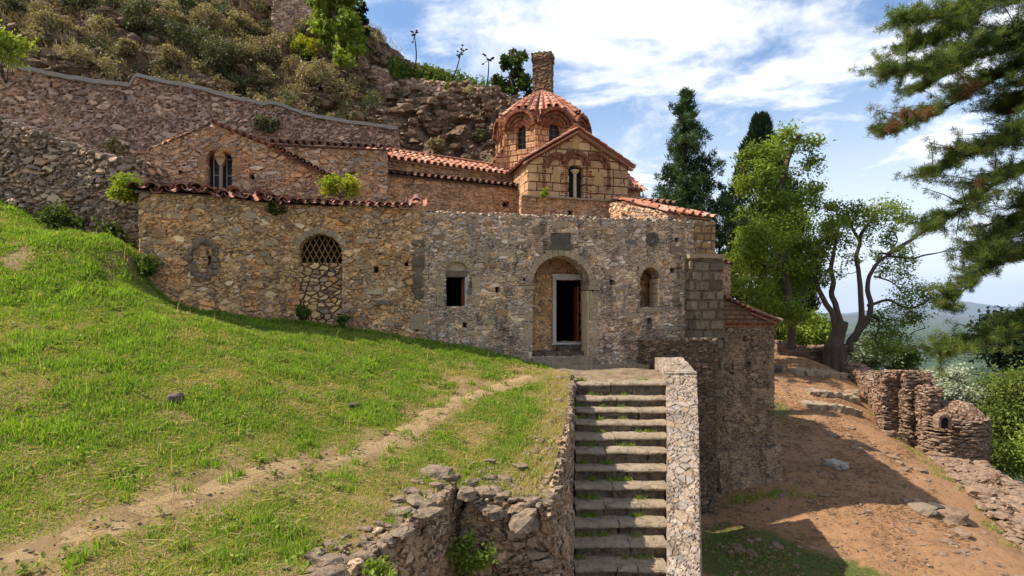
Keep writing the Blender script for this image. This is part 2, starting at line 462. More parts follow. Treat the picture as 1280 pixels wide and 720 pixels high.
def M_rubble(name, cols, mortar, sx=.24, sz=.13, disp=.035, edge=.10, plaster=(.56, .66), stain=None, stain_thr=(.56, .70), gain=1.0, small=True, lichen=0., patch=None, distort=.9, crevice=.75, warm=(1.06, .99, .945)):
    s = NT(name, 'BOTH'); w = s.attr()
    nz = s.noise(w, 3.0, 3, .6, col=True)
    wd = s.vm('ADD', w, s.vm('MULTIPLY', s.vm('SUBTRACT', nz, (.5, .5, .5)), (sx * distort, sx * distort, sz * distort)))
    q = s.map(wd, (1 / sx, 1 / sx, 1 / sz))
    v1 = s.vor(q); e1 = s.vor(q, feat='DISTANCE_TO_EDGE')
    sep = s.n('ShaderNodeSeparateXYZ'); s.l(v1.outputs['Color'], sep.inputs[0])
    rnd, rnd2 = sep.outputs[0], sep.outputs[1]
    ed = e1.outputs['Distance']
    if small:   # some areas are laid with smaller stones
        q2 = s.map(wd, (2.1 / sx, 2.1 / sx, 1.9 / sz), (5, 3, 1)); v2 = s.vor(q2); e2 = s.vor(q2, feat='DISTANCE_TO_EDGE')
        sp2 = s.n('ShaderNodeSeparateXYZ'); s.l(v2.outputs['Color'], sp2.inputs[0])
        sel = s.step(s.noise(q, .35, 2), .47, .53)
        def mx(a, b):
            n = s.n('ShaderNodeMix', data_type='FLOAT'); s.l(sel, n.inputs[0]); s.l(a, n.inputs[2]); s.l(b, n.inputs[3]); return n.outputs[0]
        rnd = mx(rnd, sp2.outputs[0]); rnd2 = mx(rnd2, sp2.outputs[1]); ed = mx(ed, e2.outputs['Distance'])
    stone = s.step(ed, edge * .25, edge)
    gr = s.noise(w, 34, 6, .7); big = s.noise(w, 1.1, 5, .62)
    plast = s.step(s.noise(w, 2.3, 6, .68), plaster[0], plaster[1])
    c = s.ramp(rnd, cols)
    c = s.mix(s.math('MULTIPLY', stone, s.math('SUBTRACT', 1.0, s.math('MULTIPLY', plast, .8))), mortar, c)
    c = s.mix(.9, c, s.ramp(s.math('ADD', s.math('MULTIPLY', gr, .65), s.math('MULTIPLY', big, .45)), [(.25, .23, .21), (.52, .50, .48), (1.0, .99, .98), (1.6, 1.56, 1.52), (2.1, 2.05, 2.0)]), 'MULTIPLY')
    if patch: c = s.mix(s.math('MULTIPLY', s.step(s.noise(w, .9, 5, .7), .50, .64), .55), c, s.mix(1.0, c, patch, 'MULTIPLY'))
    pit_shade = s.step(s.noise(w, 17, 5, .8), .60, .72); c = s.mix(s.math('MULTIPLY', pit_shade, .65), c, (.035, .028, .022))  # near-black spots, colour only, stand in for shade in small pits
    spk = s.step(s.noise(s.map(w, (1, 1, 1), (7, 7, 7)), 21, 4, .8), .63, .74); c = s.mix(s.math('MULTIPLY', spk, .5), c, (.50, .45, .38))
    crev = s.math('MULTIPLY', s.math('SUBTRACT', 1.0, s.step(ed, 0.0, edge * .55)), s.step(s.noise(w, 5, 4, .7), .42, .56)); c = s.mix(s.math('MULTIPLY', crev, crevice), c, (.03, .024, .018))
    if stain:
        sn = s.noise(s.map(w, (1.5, 1.5, .45)), 1.6, 7, .66)
        c = s.mix(s.math('MULTIPLY', s.step(sn, stain_thr[0], stain_thr[1]), .8), c, stain)
        sn2 = s.noise(s.map(w, (2.6, 2.6, .35), (3, 1, 8)), 1.3, 6, .7); c = s.mix(s.math('MULTIPLY', s.step(sn2, .54, .68), .45), c, s.mix(1.0, c, (.42, .40, .38), 'MULTIPLY'))
    if lichen:
        c = s.mix(s.math('MULTIPLY', s.step(s.noise(w, 9, 5, .7), .58, .68), lichen), c, (.62, .60, .55))
    c = s.mix(1.0, c, (gain * warm[0], gain * warm[1], gain * warm[2]), 'MULTIPLY')
    s.color(c)
    h = s.math('MULTIPLY', stone, s.math('ADD', .55, s.math('MULTIPLY', rnd2, .8)))
    h = s.math('MULTIPLY', h, s.math('SUBTRACT', 1.0, s.math('MULTIPLY', plast, .6)))
    h = s.math('ADD', h, s.math('MULTIPLY', s.noise(w, 12, 6, .65), .8))
    s.disp(s.math('SUBTRACT', h, .8), disp)
    return s.m

ochre = [lin(112, 92, 70), lin(150, 118, 80), lin(95, 85, 75), lin(168, 138, 100), lin(120, 100, 84), lin(178, 160, 132)]
greyb = [lin(88, 82, 78), lin(128, 116, 104), lin(106, 98, 92), lin(148, 136, 122), lin(78, 74, 72), lin(164, 154, 140), lin(128, 106, 86)]
MAT = {}
MAT['facade'] = M_rubble('facade_masonry', greyb, lin(172, 150, 120), .26, .12, .040, stain=lin(74, 66, 58), stain_thr=(.50, .66), plaster=(.52, .66), lichen=.35, gain=1.95, patch=(1.15, .95, .75))
MAT['facade_warm'] = M_rubble('chapel_masonry', ochre, lin(170, 142, 106), .27, .15, .045, plaster=(.52, .66), stain=lin(84, 74, 66), stain_thr=(.55, .69), gain=1.9, patch=(1.3, .98, .66))
MAT['orange'] = M_rubble('ochre_masonry', [lin(154, 118, 84), lin(176, 140, 106), lin(124, 98, 76), lin(168, 140, 112)], lin(170, 134, 100), .3, .13, .035, plaster=(.48, .62), stain=lin(110, 88, 70), gain=1.45)
MAT['gable'] = M_rubble('gable_masonry', [lin(156, 126, 94), lin(126, 112, 98), lin(140, 112, 84), lin(100, 92, 86), lin(160, 144, 122)], lin(160, 132, 102), .34, .15, .05, stain=lin(96, 88, 80), plaster=(.54, .66), gain=2.0, patch=(1.25, .97, .75))
MAT['terrace'] = M_rubble('dark_masonry', [lin(72, 62, 52), lin(98, 84, 68), lin(58, 52, 46), lin(116, 98, 80)], lin(84, 72, 58), .24, .10, .04, stain=lin(56, 48, 42), stain_thr=(.55, .70), gain=1.75)  # stone and mortar tones darker than the other walls
MAT['upper'] = M_rubble('mauve_rubble', [lin(134, 112, 98), lin(104, 88, 80), lin(154, 130, 112), lin(88, 76, 72), lin(126, 98, 80)], lin(140, 116, 98), .40, .18, .09, stain=lin(88, 76, 68), plaster=(.58, .7), gain=2.3)
MAT['boulder'] = M_rubble('boulder_rubble', [lin(112, 98, 84), lin(84, 76, 70), lin(132, 116, 98), lin(74, 68, 62), lin(120, 98, 76)], lin(104, 90, 74), .34, .15, .09, edge=.09, plaster=(.62, .75), stain=lin(64, 56, 50), stain_thr=(.6, .72), gain=2.6, distort=1.2)
MAT['infill'] = M_rubble('cobble_infill', [lin(160, 130, 92), lin(132, 112, 86), lin(176, 150, 112), lin(100, 90, 80), lin(150, 116, 76)], lin(120, 94, 66), .20, .13, .05, edge=.09, plaster=(.7, .8), small=False, distort=.5, gain=1.6)
MAT['parapet'] = M_rubble('pale_paved_stone', [lin(176, 158, 134), lin(160, 154, 146), lin(168, 146, 120), lin(186, 174, 158), lin(150, 144, 138), lin(172, 156, 134)], lin(164, 144, 118), .20, .20, .025, edge=.05, plaster=(.54, .70), small=True, distort=.8, gain=.74, crevice=0, stain=lin(120, 108, 94), stain_thr=(.5, .64))
MAT['retain'] = M_rubble('retaining_rubble', [lin(140, 120, 98), lin(112, 98, 82), lin(160, 142, 118), lin(92, 82, 70), lin(130, 102, 76)], lin(140, 118, 92), .30, .14, .055, stain=lin(78, 66, 54), plaster=(.48, .60), gain=1.35)
MAT['ruin'] = M_rubble('ruin_rubble', [lin(150, 126, 106), lin(122, 102, 86), lin(168, 148, 128), lin(104, 88, 76), lin(148, 112, 88)], lin(122, 98, 78), .30, .09, .07, edge=.13, plaster=(.66, .8), stain=lin(96, 76, 62))
MAT['chimney'] = M_rubble('chimney_masonry', [lin(116, 90, 66), lin(96, 78, 60), lin(132, 106, 80)], lin(92, 74, 56), .3, .10, .04, stain=lin(64, 56, 46), gain=1.3)

def M_ashlar(name, c1, c2, mortar, bw=.5, rh=.26, ms=.022, disp=.012, stain=None, gain=1.35, wob=.07):
    s = NT(name, 'BOTH'); w = s.attr()
    nz = s.noise(w, 2.0, 3, .6, col=True)
    wd = s.vm('ADD', w, s.vm('MULTIPLY', s.vm('SUBTRACT', nz, (.5, .5, .5)), (wob, wob, wob * .8)))
    sp = s.n('ShaderNodeSeparateXYZ'); s.l(wd, sp.inputs[0]); cm = s.n('ShaderNodeCombineXYZ')
    s.l(s.math('ADD', sp.outputs[0], sp.outputs[1]), cm.inputs[0]); s.l(sp.outputs[2], cm.inputs[1])
    b = s.n('ShaderNodeTexBrick'); s.l(cm.outputs[0], b.inputs['Vector']); b.inputs['Scale'].default_value = 1
    b.inputs['Mortar Size'].default_value = ms; b.inputs['Mortar Smooth'].default_value = .3; b.inputs['Brick Width'].default_value = bw; b.inputs['Row Height'].default_value = rh
    b.inputs['Bias'].default_value = 0; b.offset = .43; b.squash = .7; b.squash_frequency = 3
    b.inputs['Color1'].default_value = c1 + (1,); b.inputs['Color2'].default_value = c2 + (1,); b.inputs['Mortar'].default_value = mortar + (1,)
    gr = s.noise(w, 26, 6, .7); big = s.noise(w, 2.2, 5, .65)
    c = s.mix(.95, b.outputs['Color'], s.ramp(s.math('ADD', s.math('MULTIPLY', gr, .55), s.math('MULTIPLY', big, .55)), [(.22, .2, .18), (.6, .57, .54), (1.08, 1.07, 1.06), (1.65, 1.6, 1.52)]), 'MULTIPLY')
    pit_shade = s.step(s.noise(w, 15, 5, .8), .60, .72); c = s.mix(s.math('MULTIPLY', pit_shade, .55), c, (.06, .035, .02))
    if stain: c = s.mix(s.math('MULTIPLY', s.step(s.noise(s.map(w, (1.6, 1.6, .6)), 2.0, 6, .66), .52, .66), .8), c, stain)
    c = s.mix(1.0, c, (gain, gain, gain * .95), 'MULTIPLY')
    s.color(c)
    h = s.math('ADD', s.math('SUBTRACT', 1.0, b.outputs['Fac']), s.math('MULTIPLY', s.noise(w, 9, 6, .65), 1.4))
    s.disp(s.math('SUBTRACT', h, 1.2), disp)
    return s.m
MAT['ashlar'] = M_ashlar('cloisonne_ashlar', lin(206, 164, 122), lin(172, 132, 96), lin(104, 66, 46), .58, .30, .016, disp=.03, stain=lin(128, 94, 70), gain=1.2)
MAT['drum'] = M_ashlar('drum_ashlar', lin(196, 152, 112), lin(168, 124, 88), lin(120, 76, 54), .36, .22, .014, disp=.025, stain=lin(124, 90, 68), gain=1.15)
MAT['pier'] = M_ashlar('grey_pier_blocks', lin(124, 110, 92), lin(88, 78, 66), lin(104, 84, 68), .50, .30, .035, .035, stain=lin(56, 50, 45), wob=.13)
MAT['quoin'] = M_ashlar('ochre_quoins', lin(150, 116, 76), lin(118, 98, 76), lin(96, 76, 58), .36, .24, .03, .02, stain=lin(92, 78, 62))

def M_solid(name, cols, sc=6, bump=.4, bd=.01, rough=.9, tintcols=None, island=False, spec=.25, mul=True):
    s = NT(name); w = s.attr()
    if island:
        g = s.n('ShaderNodeNewGeometry'); f = g.outputs['Random Per Island']; c = s.ramp(f, cols)
    elif tintcols: c = s.ramp(s.attr('tint'), tintcols)
    else: c = s.ramp(s.noise(w, sc, 6, .65), cols)
    n = s.noise(w, sc * 3.3, 6, .68)
    if mul: c = s.mix(.85, c, s.ramp(n, [(.4, .4, .4), (.75, .75, .75), (1.15, 1.15, 1.15), (1.6, 1.6, 1.6)]), 'MULTIPLY')
    s.color(c); s.b.inputs['Roughness'].default_value = rough; s.b.inputs['Specular IOR Level'].default_value = spec
    if bump: s.bump(n, bump, bd)
    return s.m
MAT['stone'] = M_solid('loose_stone', None, 7, .7, .03, tintcols=[lin(96, 84, 72), lin(150, 130, 108), lin(120, 104, 90), lin(186, 170, 150), lin(140, 108, 84)])
MAT['stone_dark'] = M_solid('dark_stone', None, 7, .7, .03, tintcols=[lin(72, 66, 60), lin(112, 98, 82), lin(88, 78, 68), lin(140, 124, 104)])
MAT['ruin_stone'] = M_solid('ruin_stone', None, 7, .7, .03, tintcols=[lin(130, 98, 76), lin(176, 140, 112), lin(150, 112, 86), lin(200, 178, 152), lin(150, 144, 138)])
MAT['voussoir'] = M_solid('arch_stone', [lin(138, 120, 98), lin(170, 146, 114), lin(152, 132, 108), lin(182, 156, 120)], 7, .5, .01, island=True)
MAT['brick'] = M_solid('arch_brick', [lin(112, 62, 42), lin(146, 86, 56), lin(94, 54, 38), lin(164, 112, 78)], 7, .5, .01, island=True)
MAT['marble'] = M_solid('pale_marble', [lin(150, 142, 136), lin(196, 186, 176), lin(172, 162, 152)], 3, .25, .006, rough=.7)
MAT['limestone'] = M_solid('sun_toned_cream_stone', [lin(190, 158, 120), lin(222, 196, 158)], 4, .4, .01)
MAT['panel'] = M_solid('yellow_panel', [lin(176, 136, 84), lin(198, 160, 104)], 6, .4, .01)
MAT['slab'] = M_solid('dark_relief', [lin(76, 68, 60), lin(112, 102, 88)], 6, .5, .02)
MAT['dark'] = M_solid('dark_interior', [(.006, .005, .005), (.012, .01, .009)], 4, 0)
MAT['wood'] = M_solid('red_wood', [lin(110, 54, 30), lin(150, 80, 44)], 5, .3, .005, rough=.7)
MAT['lintel'] = M_solid('grey_lintel', [lin(96, 80, 70), lin(128, 108, 94)], 5, .4, .01)
MAT['frame'] = M_solid('pale_window_frame', [lin(186, 158, 140), lin(200, 176, 160)], 5, 0)
MAT['bars'] = M_solid('rusty_yellow_bars', [lin(150, 108, 56), lin(176, 130, 70)], 9, .2, .004)
g = NT('window_glass'); g.color((.015, .017, .02)); g.b.inputs['Roughness'].default_value = .35; g.b.inputs['Specular IOR Level'].default_value = .2; MAT['glass'] = g.m
MAT['cap'] = M_solid('grey_coping', [lin(130, 118, 108), lin(176, 164, 152)], 5, .5, .02)
MAT['clay'] = M_solid('clay_bank', [lin(120, 92, 68), lin(160, 126, 94)], 5, .5, .02)

def M_tile(name, cols, lichen=.5, lc=lin(120, 112, 100)):
    s = NT(name); w = s.attr(); g = s.n('ShaderNodeNewGeometry')
    c = s.ramp(g.outputs['Random Per Island'], cols)
    n = s.noise(w, 22, 6, .7)
    c = s.mix(.8, c, s.ramp(n, [(.5, .5, .5), (.85, .85, .85), (1.1, 1.1, 1.1), (1.5, 1.5, 1.5)]), 'MULTIPLY')
    c = s.mix(s.math('MULTIPLY', s.step(s.noise(w, 5, 6, .7), .46, .62), lichen), c, lc)
    s.color(c); s.bump(n, .4, .01); return s.m
MAT['tile_new'] = M_tile('terracotta_tiles', [lin(166, 100, 74), lin(192, 130, 100), lin(146, 86, 64), lin(204, 160, 136)], .45, lin(156, 134, 116))
MAT['tile_old'] = M_tile('weathered_tiles', [lin(150, 90, 70), lin(176, 118, 96), lin(116, 84, 70), lin(190, 142, 120)], .6, lin(108, 96, 86))
MAT['tile_dark'] = M_tile('dark_tiles', [lin(112, 72, 56), lin(134, 94, 76), lin(92, 68, 56), lin(160, 120, 100)], .6, lin(84, 74, 66))  # darkest of the three tile sets

def M_leaf(name, cols, trans=.35, rough=.65):
    s = NT(name); c = s.ramp(s.attr('tint'), cols); s.color(c)
    s.b.inputs['Roughness'].default_value = rough
    t = s.n('ShaderNodeBsdfTranslucent'); s.l(s.mix(1.0, c, (1.2, 1.25, .55), 'MULTIPLY'), t.inputs['Color'])
    mx = s.n('ShaderNodeMixShader'); mx.inputs[0].default_value = trans
    s.l(s.b.outputs[0], mx.inputs[1]); s.l(t.outputs[0], mx.inputs[2]); s.l(mx.outputs[0], s.out.inputs['Surface'])
    return s.m
MAT['grass'] = M_leaf('grass_blade', [lin(196, 172, 126), lin(166, 158, 88), lin(132, 150, 58), lin(112, 142, 44), lin(158, 182, 64)], .45)
MAT['leaf_fresh'] = M_leaf('fresh_leaf', [lin(52, 66, 24), lin(84, 102, 34), lin(126, 142, 50), lin(158, 168, 72)], .38)
MAT['leaf_yellow'] = M_leaf('yellow_leaf', [lin(90, 110, 30), lin(132, 146, 40), lin(176, 170, 50), lin(200, 176, 40)], .4)
MAT['leaf_dark'] = M_leaf('dark_needle', [lin(22, 36, 20), lin(38, 56, 28), lin(52, 72, 34)], .2)
MAT['leaf_pine'] = M_leaf('pine_needle', [lin(46, 60, 28), lin(80, 98, 42), lin(116, 130, 54), lin(124, 88, 58)], .34)
MAT['leaf_fir'] = M_leaf('fir_needle', [lin(36, 52, 32), lin(60, 80, 42), lin(92, 110, 54)], .3)
MAT['leaf_olive'] = M_leaf('olive_leaf', [lin(96, 104, 78), lin(134, 140, 112), lin(170, 174, 148)], .2)
MAT['scrub'] = M_leaf('dry_scrub', [lin(98, 76, 56), lin(138, 118, 84), lin(172, 158, 118), lin(122, 110, 74)], .2)
MAT['scrub_green'] = M_leaf('green_scrub', [lin(56, 60, 40), lin(90, 92, 58), lin(136, 134, 98)], .2)
MAT['bark'] = M_solid('grey_bark', [lin(52, 42, 34), lin(92, 76, 62), lin(68, 56, 46)], 4, .9, .03)
MAT['bark_dark'] = M_solid('dark_bark', [lin(46, 36, 30), lin(74, 60, 48)], 5, .8, .02)

def M_ground(name, kind):
    s = NT(name); w = s.attr()
    a = s.noise(w, .55, 6, .6); b = s.noise(w, 3.0, 6, .7); f = s.noise(w, 28, 6, .75)
    if kind == 'soil':
        c = s.ramp(b, [lin(96, 78, 50), lin(126, 104, 66), lin(156, 128, 90), lin(130, 112, 70)])
    elif kind == 'trail':
        c = s.ramp(b, [lin(128, 104, 70), lin(164, 136, 98), lin(186, 158, 122)])
    elif kind == 'path':
        c = s.ramp(s.math('ADD', s.math('MULTIPLY', a, .5), s.math('MULTIPLY', b, .5)), [lin(64, 46, 32), lin(126, 90, 62), lin(162, 122, 86), lin(92, 68, 48), lin(188, 152, 116)])
        c = s.mix(s.math('MULTIPLY', s.step(s.noise(w, 9, 6, .8), .52, .64), .6), c, lin(86, 62, 44)); c = s.mix(s.math('MULTIPLY', s.step(s.noise(s.map(w, (1, 1, 1), (4, 4, 4)), 13, 6, .8), .60, .68), .5), c, lin(206, 176, 144))
        g = s.math('ADD', s.attr('tint'), s.math('MULTIPLY', s.math('SUBTRACT', b, .5), .8))
        c = s.mix(s.step(g, .45, .7), c, s.ramp(f, [lin(70, 76, 34), lin(98, 104, 46)]))
    elif kind == 'rock':
        st = s.noise(s.map(w, (1, 1, 2.0)), 1.8, 9, .75)
        c = s.ramp(st, [lin(74, 58, 46), lin(124, 98, 78), lin(160, 130, 104), lin(130, 106, 88), lin(190, 162, 134)])
        vc = s.vor(s.map(w, (3.2, 3.2, 4.5)), 1.0); vs = s.n('ShaderNodeSeparateXYZ'); s.l(vc.outputs['Color'], vs.inputs[0])
        c = s.mix(.5, c, s.ramp(vs.outputs[0], [(.45, .42, .4), (1.0, .96, .92), (1.6, 1.5, 1.42)]), 'MULTIPLY')
        g = s.noise(w, .9, 6, .7)
        c = s.mix(s.math('MULTIPLY', s.step(g, .48, .60), .8), c, s.ramp(b, [lin(66, 60, 36), lin(96, 84, 54), lin(76, 60, 44)]))
    elif kind == 'valley':
        big = s.noise(s.map(w, (1, .35, 1)), .0035, 6, .6)
        c = s.ramp(big, [lin(44, 56, 32), lin(96, 80, 58), lin(52, 62, 38), lin(70, 86, 42), lin(116, 96, 72), lin(46, 56, 34)])
        c = s.mix(s.step(s.noise(s.map(w, (1, .6, 1)), .03, 4, .7), .5, .6), c, lin(38, 50, 30))
    elif kind == 'mountain':
        c = s.ramp(s.noise(w, .0009, 8, .6), [lin(52, 62, 48), lin(72, 72, 56), lin(48, 58, 44)])
    c = s.mix(.8, c, s.ramp(f, [(.45, .45, .45), (.8, .8, .8), (1.15, 1.15, 1.15), (1.6, 1.6, 1.6)]), 'MULTIPLY')
    s.color(c)
    if kind == 'rock':
        e = s.vor(s.map(w, (3.2, 3.2, 4.5)), 1.0)
        s.bump(s.math('ADD', s.math('MULTIPLY', e.outputs['Distance'], -1.6), s.math('ADD', f, s.math('MULTIPLY', st, 2.0))), 1.0, .16)
    elif kind in ('soil', 'trail', 'path'):
        s.bump(s.math('ADD', f, s.math('MULTIPLY', b, 1.5)), .8, .05)
    return s.m
for k in ('soil', 'trail', 'path', 'rock', 'valley', 'mountain'): MAT['g_' + k] = M_ground('ground_' + k, k)
def M_worn(name, cols, dirt, sc=3.0, amt=.8, thr=(.46, .60)):
    s = NT(name); w = s.attr(); a = s.noise(w, sc, 6, .68); b = s.noise(w, sc * 7, 6, .75); d = s.noise(s.map(w, (1, 1, 1), (3, 9, 2)), sc * 1.7, 7, .75)
    c = s.ramp(a, cols); c = s.mix(.9, c, s.ramp(b, [(.3, .29, .28), (.72, .71, .7), (1.15, 1.14, 1.12), (1.8, 1.75, 1.7)]), 'MULTIPLY')
    c = s.mix(s.math('MULTIPLY', s.step(d, thr[0], thr[1]), amt), c, dirt)
    c = s.mix(s.math('MULTIPLY', s.step(b, .60, .72), .4), c, (.40, .38, .34))
    s.color(c); s.bump(s.math('ADD', b, s.math('MULTIPLY', a, 1.5)), .9, .03); return s.m
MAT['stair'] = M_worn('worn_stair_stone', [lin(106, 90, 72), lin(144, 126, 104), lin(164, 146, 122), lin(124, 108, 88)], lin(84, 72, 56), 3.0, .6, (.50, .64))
for k_, nm_, cs_, dt_ in (('stone', 'loose_stone', [lin(104, 90, 76), lin(146, 126, 104), lin(120, 104, 88)], lin(70, 60, 48)), ('ruin_stone', 'ruin_stone', [lin(126, 96, 74), lin(164, 132, 106), lin(138, 120, 104), lin(170, 150, 130)], lin(84, 66, 52))): MAT[k_] = M_worn(nm_, cs_, dt_, 4.0, .7)
MAT['pathstone'] = M_solid('worn_paving', [lin(112, 94, 74), lin(150, 128, 102), lin(98, 82, 64), lin(158, 138, 112)], 5, .9, .03)
MAT['pale'] = M_solid('pale_limestone', [lin(150, 140, 126), lin(190, 180, 164)], 4, .7, .03)
MAT['apse'] = M_rubble('apse_masonry', [lin(120, 104, 86), lin(98, 86, 74), lin(142, 122, 98), lin(110, 90, 70)], lin(134, 116, 94), .28, .12, .045, plaster=(.44, .58), stain=lin(74, 64, 54), stain_thr=(.52, .68), gain=1.35)
MAT['ochre_brick'] = M_solid('ochre_brick', [lin(150, 112, 72), lin(176, 134, 88), lin(134, 98, 66)], 7, .5, .01, island=True)
MAT['scree'] = M_worn('scree_stone', [lin(104, 84, 68), lin(150, 124, 100), lin(126, 104, 88)], lin(76, 60, 48), 4.0, .6)
MAT['riser'] = M_worn('shaded_dirty_riser_stone', [lin(74, 62, 48), lin(104, 90, 72), lin(124, 108, 88), lin(88, 74, 58)], lin(46, 38, 30), 4.0, .7)  # stained stone, darkened further to put shade into the riser colour
MAT['block'] = M_solid('embedded_block', [lin(150, 130, 104), lin(176, 150, 116), lin(128, 112, 94), lin(190, 168, 136), lin(164, 122, 84), lin(118, 104, 90)], 7, .8, .02, island=True)
# ------------------------------------------------------------------ terrain
WA = Frame(177, 13.6, 350, 15.4)      # left chapel wall
WA.bow = .34
WB = Frame(350, 15.4, 530, 16.0)      # middle wall
WC = Frame(530, 16.0, 893, 17.8)      # main facade
left_pts = [(-12.6, 14.2, 2.35), (-11.2, 12.5, 1.55), (-9.4, 10.5, .12), (-7.2, 8, -1.03), (-8.95, 13.5, 1.30), (-8.6, 13.6, .56), (-9.97, 13.9, 1.75), (-8.15, 13.75, .12), (-7.6, 14.05, -.06), (-6.9, 14.6, -.22), (-6.0, 15.3, -.36), (-4.8, 15.6, -.50), (-2.3, 16.0, -.93), (-.9, 15.8, -1.22), (0.3, 16.2, -1.5),
            (1.5, 14, -1.68), (1.0, 11, -2.18), (.55, 8, -2.78), (-.7, 8, -2.58), (-1.6, 5.6, -2.6), (-4.5, 5, -2.33), (-4.7, 5.2, -2.3), (-3.96, 6.4, -2.2),
            (-2.4, 8.6, -2.16), (-.4, 13, -1.78), (-1.3, 11, -1.98), (-5.6, 9, -1.16), (-7.1, 11.5, -.2), (-3.7, 11, -1.42), (-4.6, 13.4, -.75), (-1.6, 14, -1.42),
            (-6.5, 6, -1.9), (-8, 4, -1.9), (-3, 3, -2.5), (-14, 8, 1.4), (-14, 3, .6), (-16, 14, 4.2), (-3, 0, -2.6), (-9, 0, -1.7), (-15, 0, .6), (-.7, 9.5, -2.38), (-1.6, 7.2, -2.45)]
LT = TPS(left_pts, .02)
def lefth(x, y):
    x = np.asarray(x, float); y = np.asarray(y, float)
    return LT(x, y) + .07 * fb2(x.ravel(), y.ravel(), .8, 3).reshape(x.shape) + .03 * fb2(x.ravel(), y.ravel(), 3.1, 3).reshape(x.shape)
def wl(fr_, s, off): 
    p = fr_.pt(s, off, 0); return (p[0], p[1])
meadow_poly = [(-17, -2), (-2.8, -2), (-2.66, 3.3), (-1.72, 5.6), (-.84, 8.12), (.42, 8.10), (1.38, 14.0), (1.42, 14.5), (1.1, 16.9), wl(WC, 0, .3), wl(WB, 0, .3), wl(WA, 0, .3), (-9.3, 15.2), (-17, 15.5)]
def grid_xy(x0, x1, y0, y1, c, poly, zf, extra=None):
    nx = int((x1 - x0) / c); ny = int((y1 - y0) / c)
    gx = np.linspace(x0, x1, nx + 1); gy = np.linspace(y0, y1, ny + 1)
    X, Y = np.meshgrid(gx, gy, indexing='ij'); Z = zf(X, Y)
    V = np.stack([X.ravel(), Y.ravel(), Z.ravel()], 1)
    I, J = np.meshgrid(np.arange(nx), np.arange(ny), indexing='ij'); I = I.ravel(); J = J.ravel()
    if poly is not None:
        k = inpoly((gx[I] + gx[I + 1]) / 2, (gy[J] + gy[J + 1]) / 2, poly); I = I[k]; J = J[k]
    v = lambda i, j: i * (ny + 1) + j
    q = np.stack([v(I, J), v(I + 1, J), v(I + 1, J + 1), v(I, J + 1)], 1)
    used, inv = np.unique(q, return_inverse=True)
    return V[used], inv.reshape(q.shape)
m = MB(); V, q = grid_xy(-17, 2, -2, 18, .08, meadow_poly, lefth); m.add(V, q)
meadow = tag(m.build('meadow_ground', MAT['g_soil'], smooth=True), kind='structure')

# worn trail
trail_c = smooth_line([(-8.2, 3.0, 0), (-6.2, 4.2, 0), (-4.65, 5.25, 0), (-3.96, 6.4, 0), (-3.2, 7.5, 0), (-2.4, 8.6, 0), (-1.75, 10.0, 0), (-1.2, 11.4, 0), (-.5, 12.9, 0), (.4, 14.0, 0)], 170)[:, :2]
def trail_dist(x, y):
    d = np.full(x.shape, 1e9)
    for c in trail_c[::2]: d = np.minimum(d, np.hypot(x - c[0], y - c[1]))
    return d
T = np.gradient(trail_c, axis=0); T /= np.linalg.norm(T, axis=1)[:, None]; Nn = np.stack([-T[:, 1], T[:, 0]], 1)
wv = (.24 + .20 * fb2(trail_c[:, 0], trail_c[:, 1], 1.4, 3))
vv = []
for k in range(7):
    t = (k - 3) / 3; p = trail_c + Nn * (t * (wv + .05 * fb2(trail_c[:, 0] * 3 + t * 9, trail_c[:, 1] * 3, 1.7, 3)))[:, None]
    vv.append(np.stack([p[:, 0], p[:, 1], lefth(p[:, 0], p[:, 1]) + .012 + .045 * fb2(p[:, 0], p[:, 1], 2.6, 4) - .022 * t * t - (.03 if abs(t) == 1 else 0)], 1))
vv = np.array(vv); nk, nn_ = vv.shape[:2]
i, j = np.meshgrid(np.arange(nk - 1), np.arange(nn_ - 1), indexing='ij'); i = i.ravel(); j = j.ravel()
m = MB(); m.add(vv.reshape(-1, 3), np.stack([i * nn_ + j, i * nn_ + j + 1, (i + 1) * nn_ + j + 1, (i + 1) * nn_ + j], 1)[:, ::-1])
tag(m.build('worn_trail', MAT['g_trail'], smooth=True), kind='structure')

# right terrain: terrace path under the church
right_pts = [(3, 8, -6.9), (4, 9, -6.8), (8, 14, -6.4), (13, 14, -6.6), (5, 14, -6.35), (6.5, 18, -5.95), (9, 18.3, -5.6), (13, 18, -5.8), (10, 24, -4.6), (15.2, 23, -5.1), (11, 27, -4.2), (12.3, 30.5, -3.62), (18, 30, -3.85),
             (13, 35, -3.2), (19, 35, -3.3), (10, 45, -3), (20, 45, -3), (16.8, 19, -6.6), (16.2, 14.5, -8), (20, 24, -8), (24, 32, -8), (30, 45, -12), (40, 30, -20), (40, 15, -24), (3, 2, -7.4), (12, 8, -7.2), (12, 2, -7.6), (22, 5, -12),
             (4, 24, -4.5), (2, 40, -2), (-8, 45, -1)]
RT = TPS(right_pts, .02)
def righth(x, y):
    x = np.asarray(x, float); y = np.asarray(y, float)
    return RT(x, y) + .10 * fb2(x.ravel(), y.ravel(), .6, 3).reshape(x.shape) + .035 * fb2(x.ravel(), y.ravel(), 2.6, 3).reshape(x.shape)
m = MB(); V, q = grid_xy(-8, 44, 0, 48, .14, None, righth); V[:, 2] += .05 * fb2(V[:, 0], V[:, 1], 1.9, 5) + .05 * np.abs(fb2(V[:, 0] + 9, V[:, 1] + 4, .9, 4))
gm = np.clip(1 - np.hypot((V[:, 0] - 6.3) / 2.6, (V[:, 1] - 14.2) / 3.4), 0, 1) * 1.5 + np.clip(1 - np.hypot((V[:, 0] - 11.6) / 2.2, (V[:, 1] - 26) / 4.5), 0, 1) * .9 + (V[:, 0] > 17.5 + .2 * np.maximum(0, V[:, 1] - 20)) * 1.0
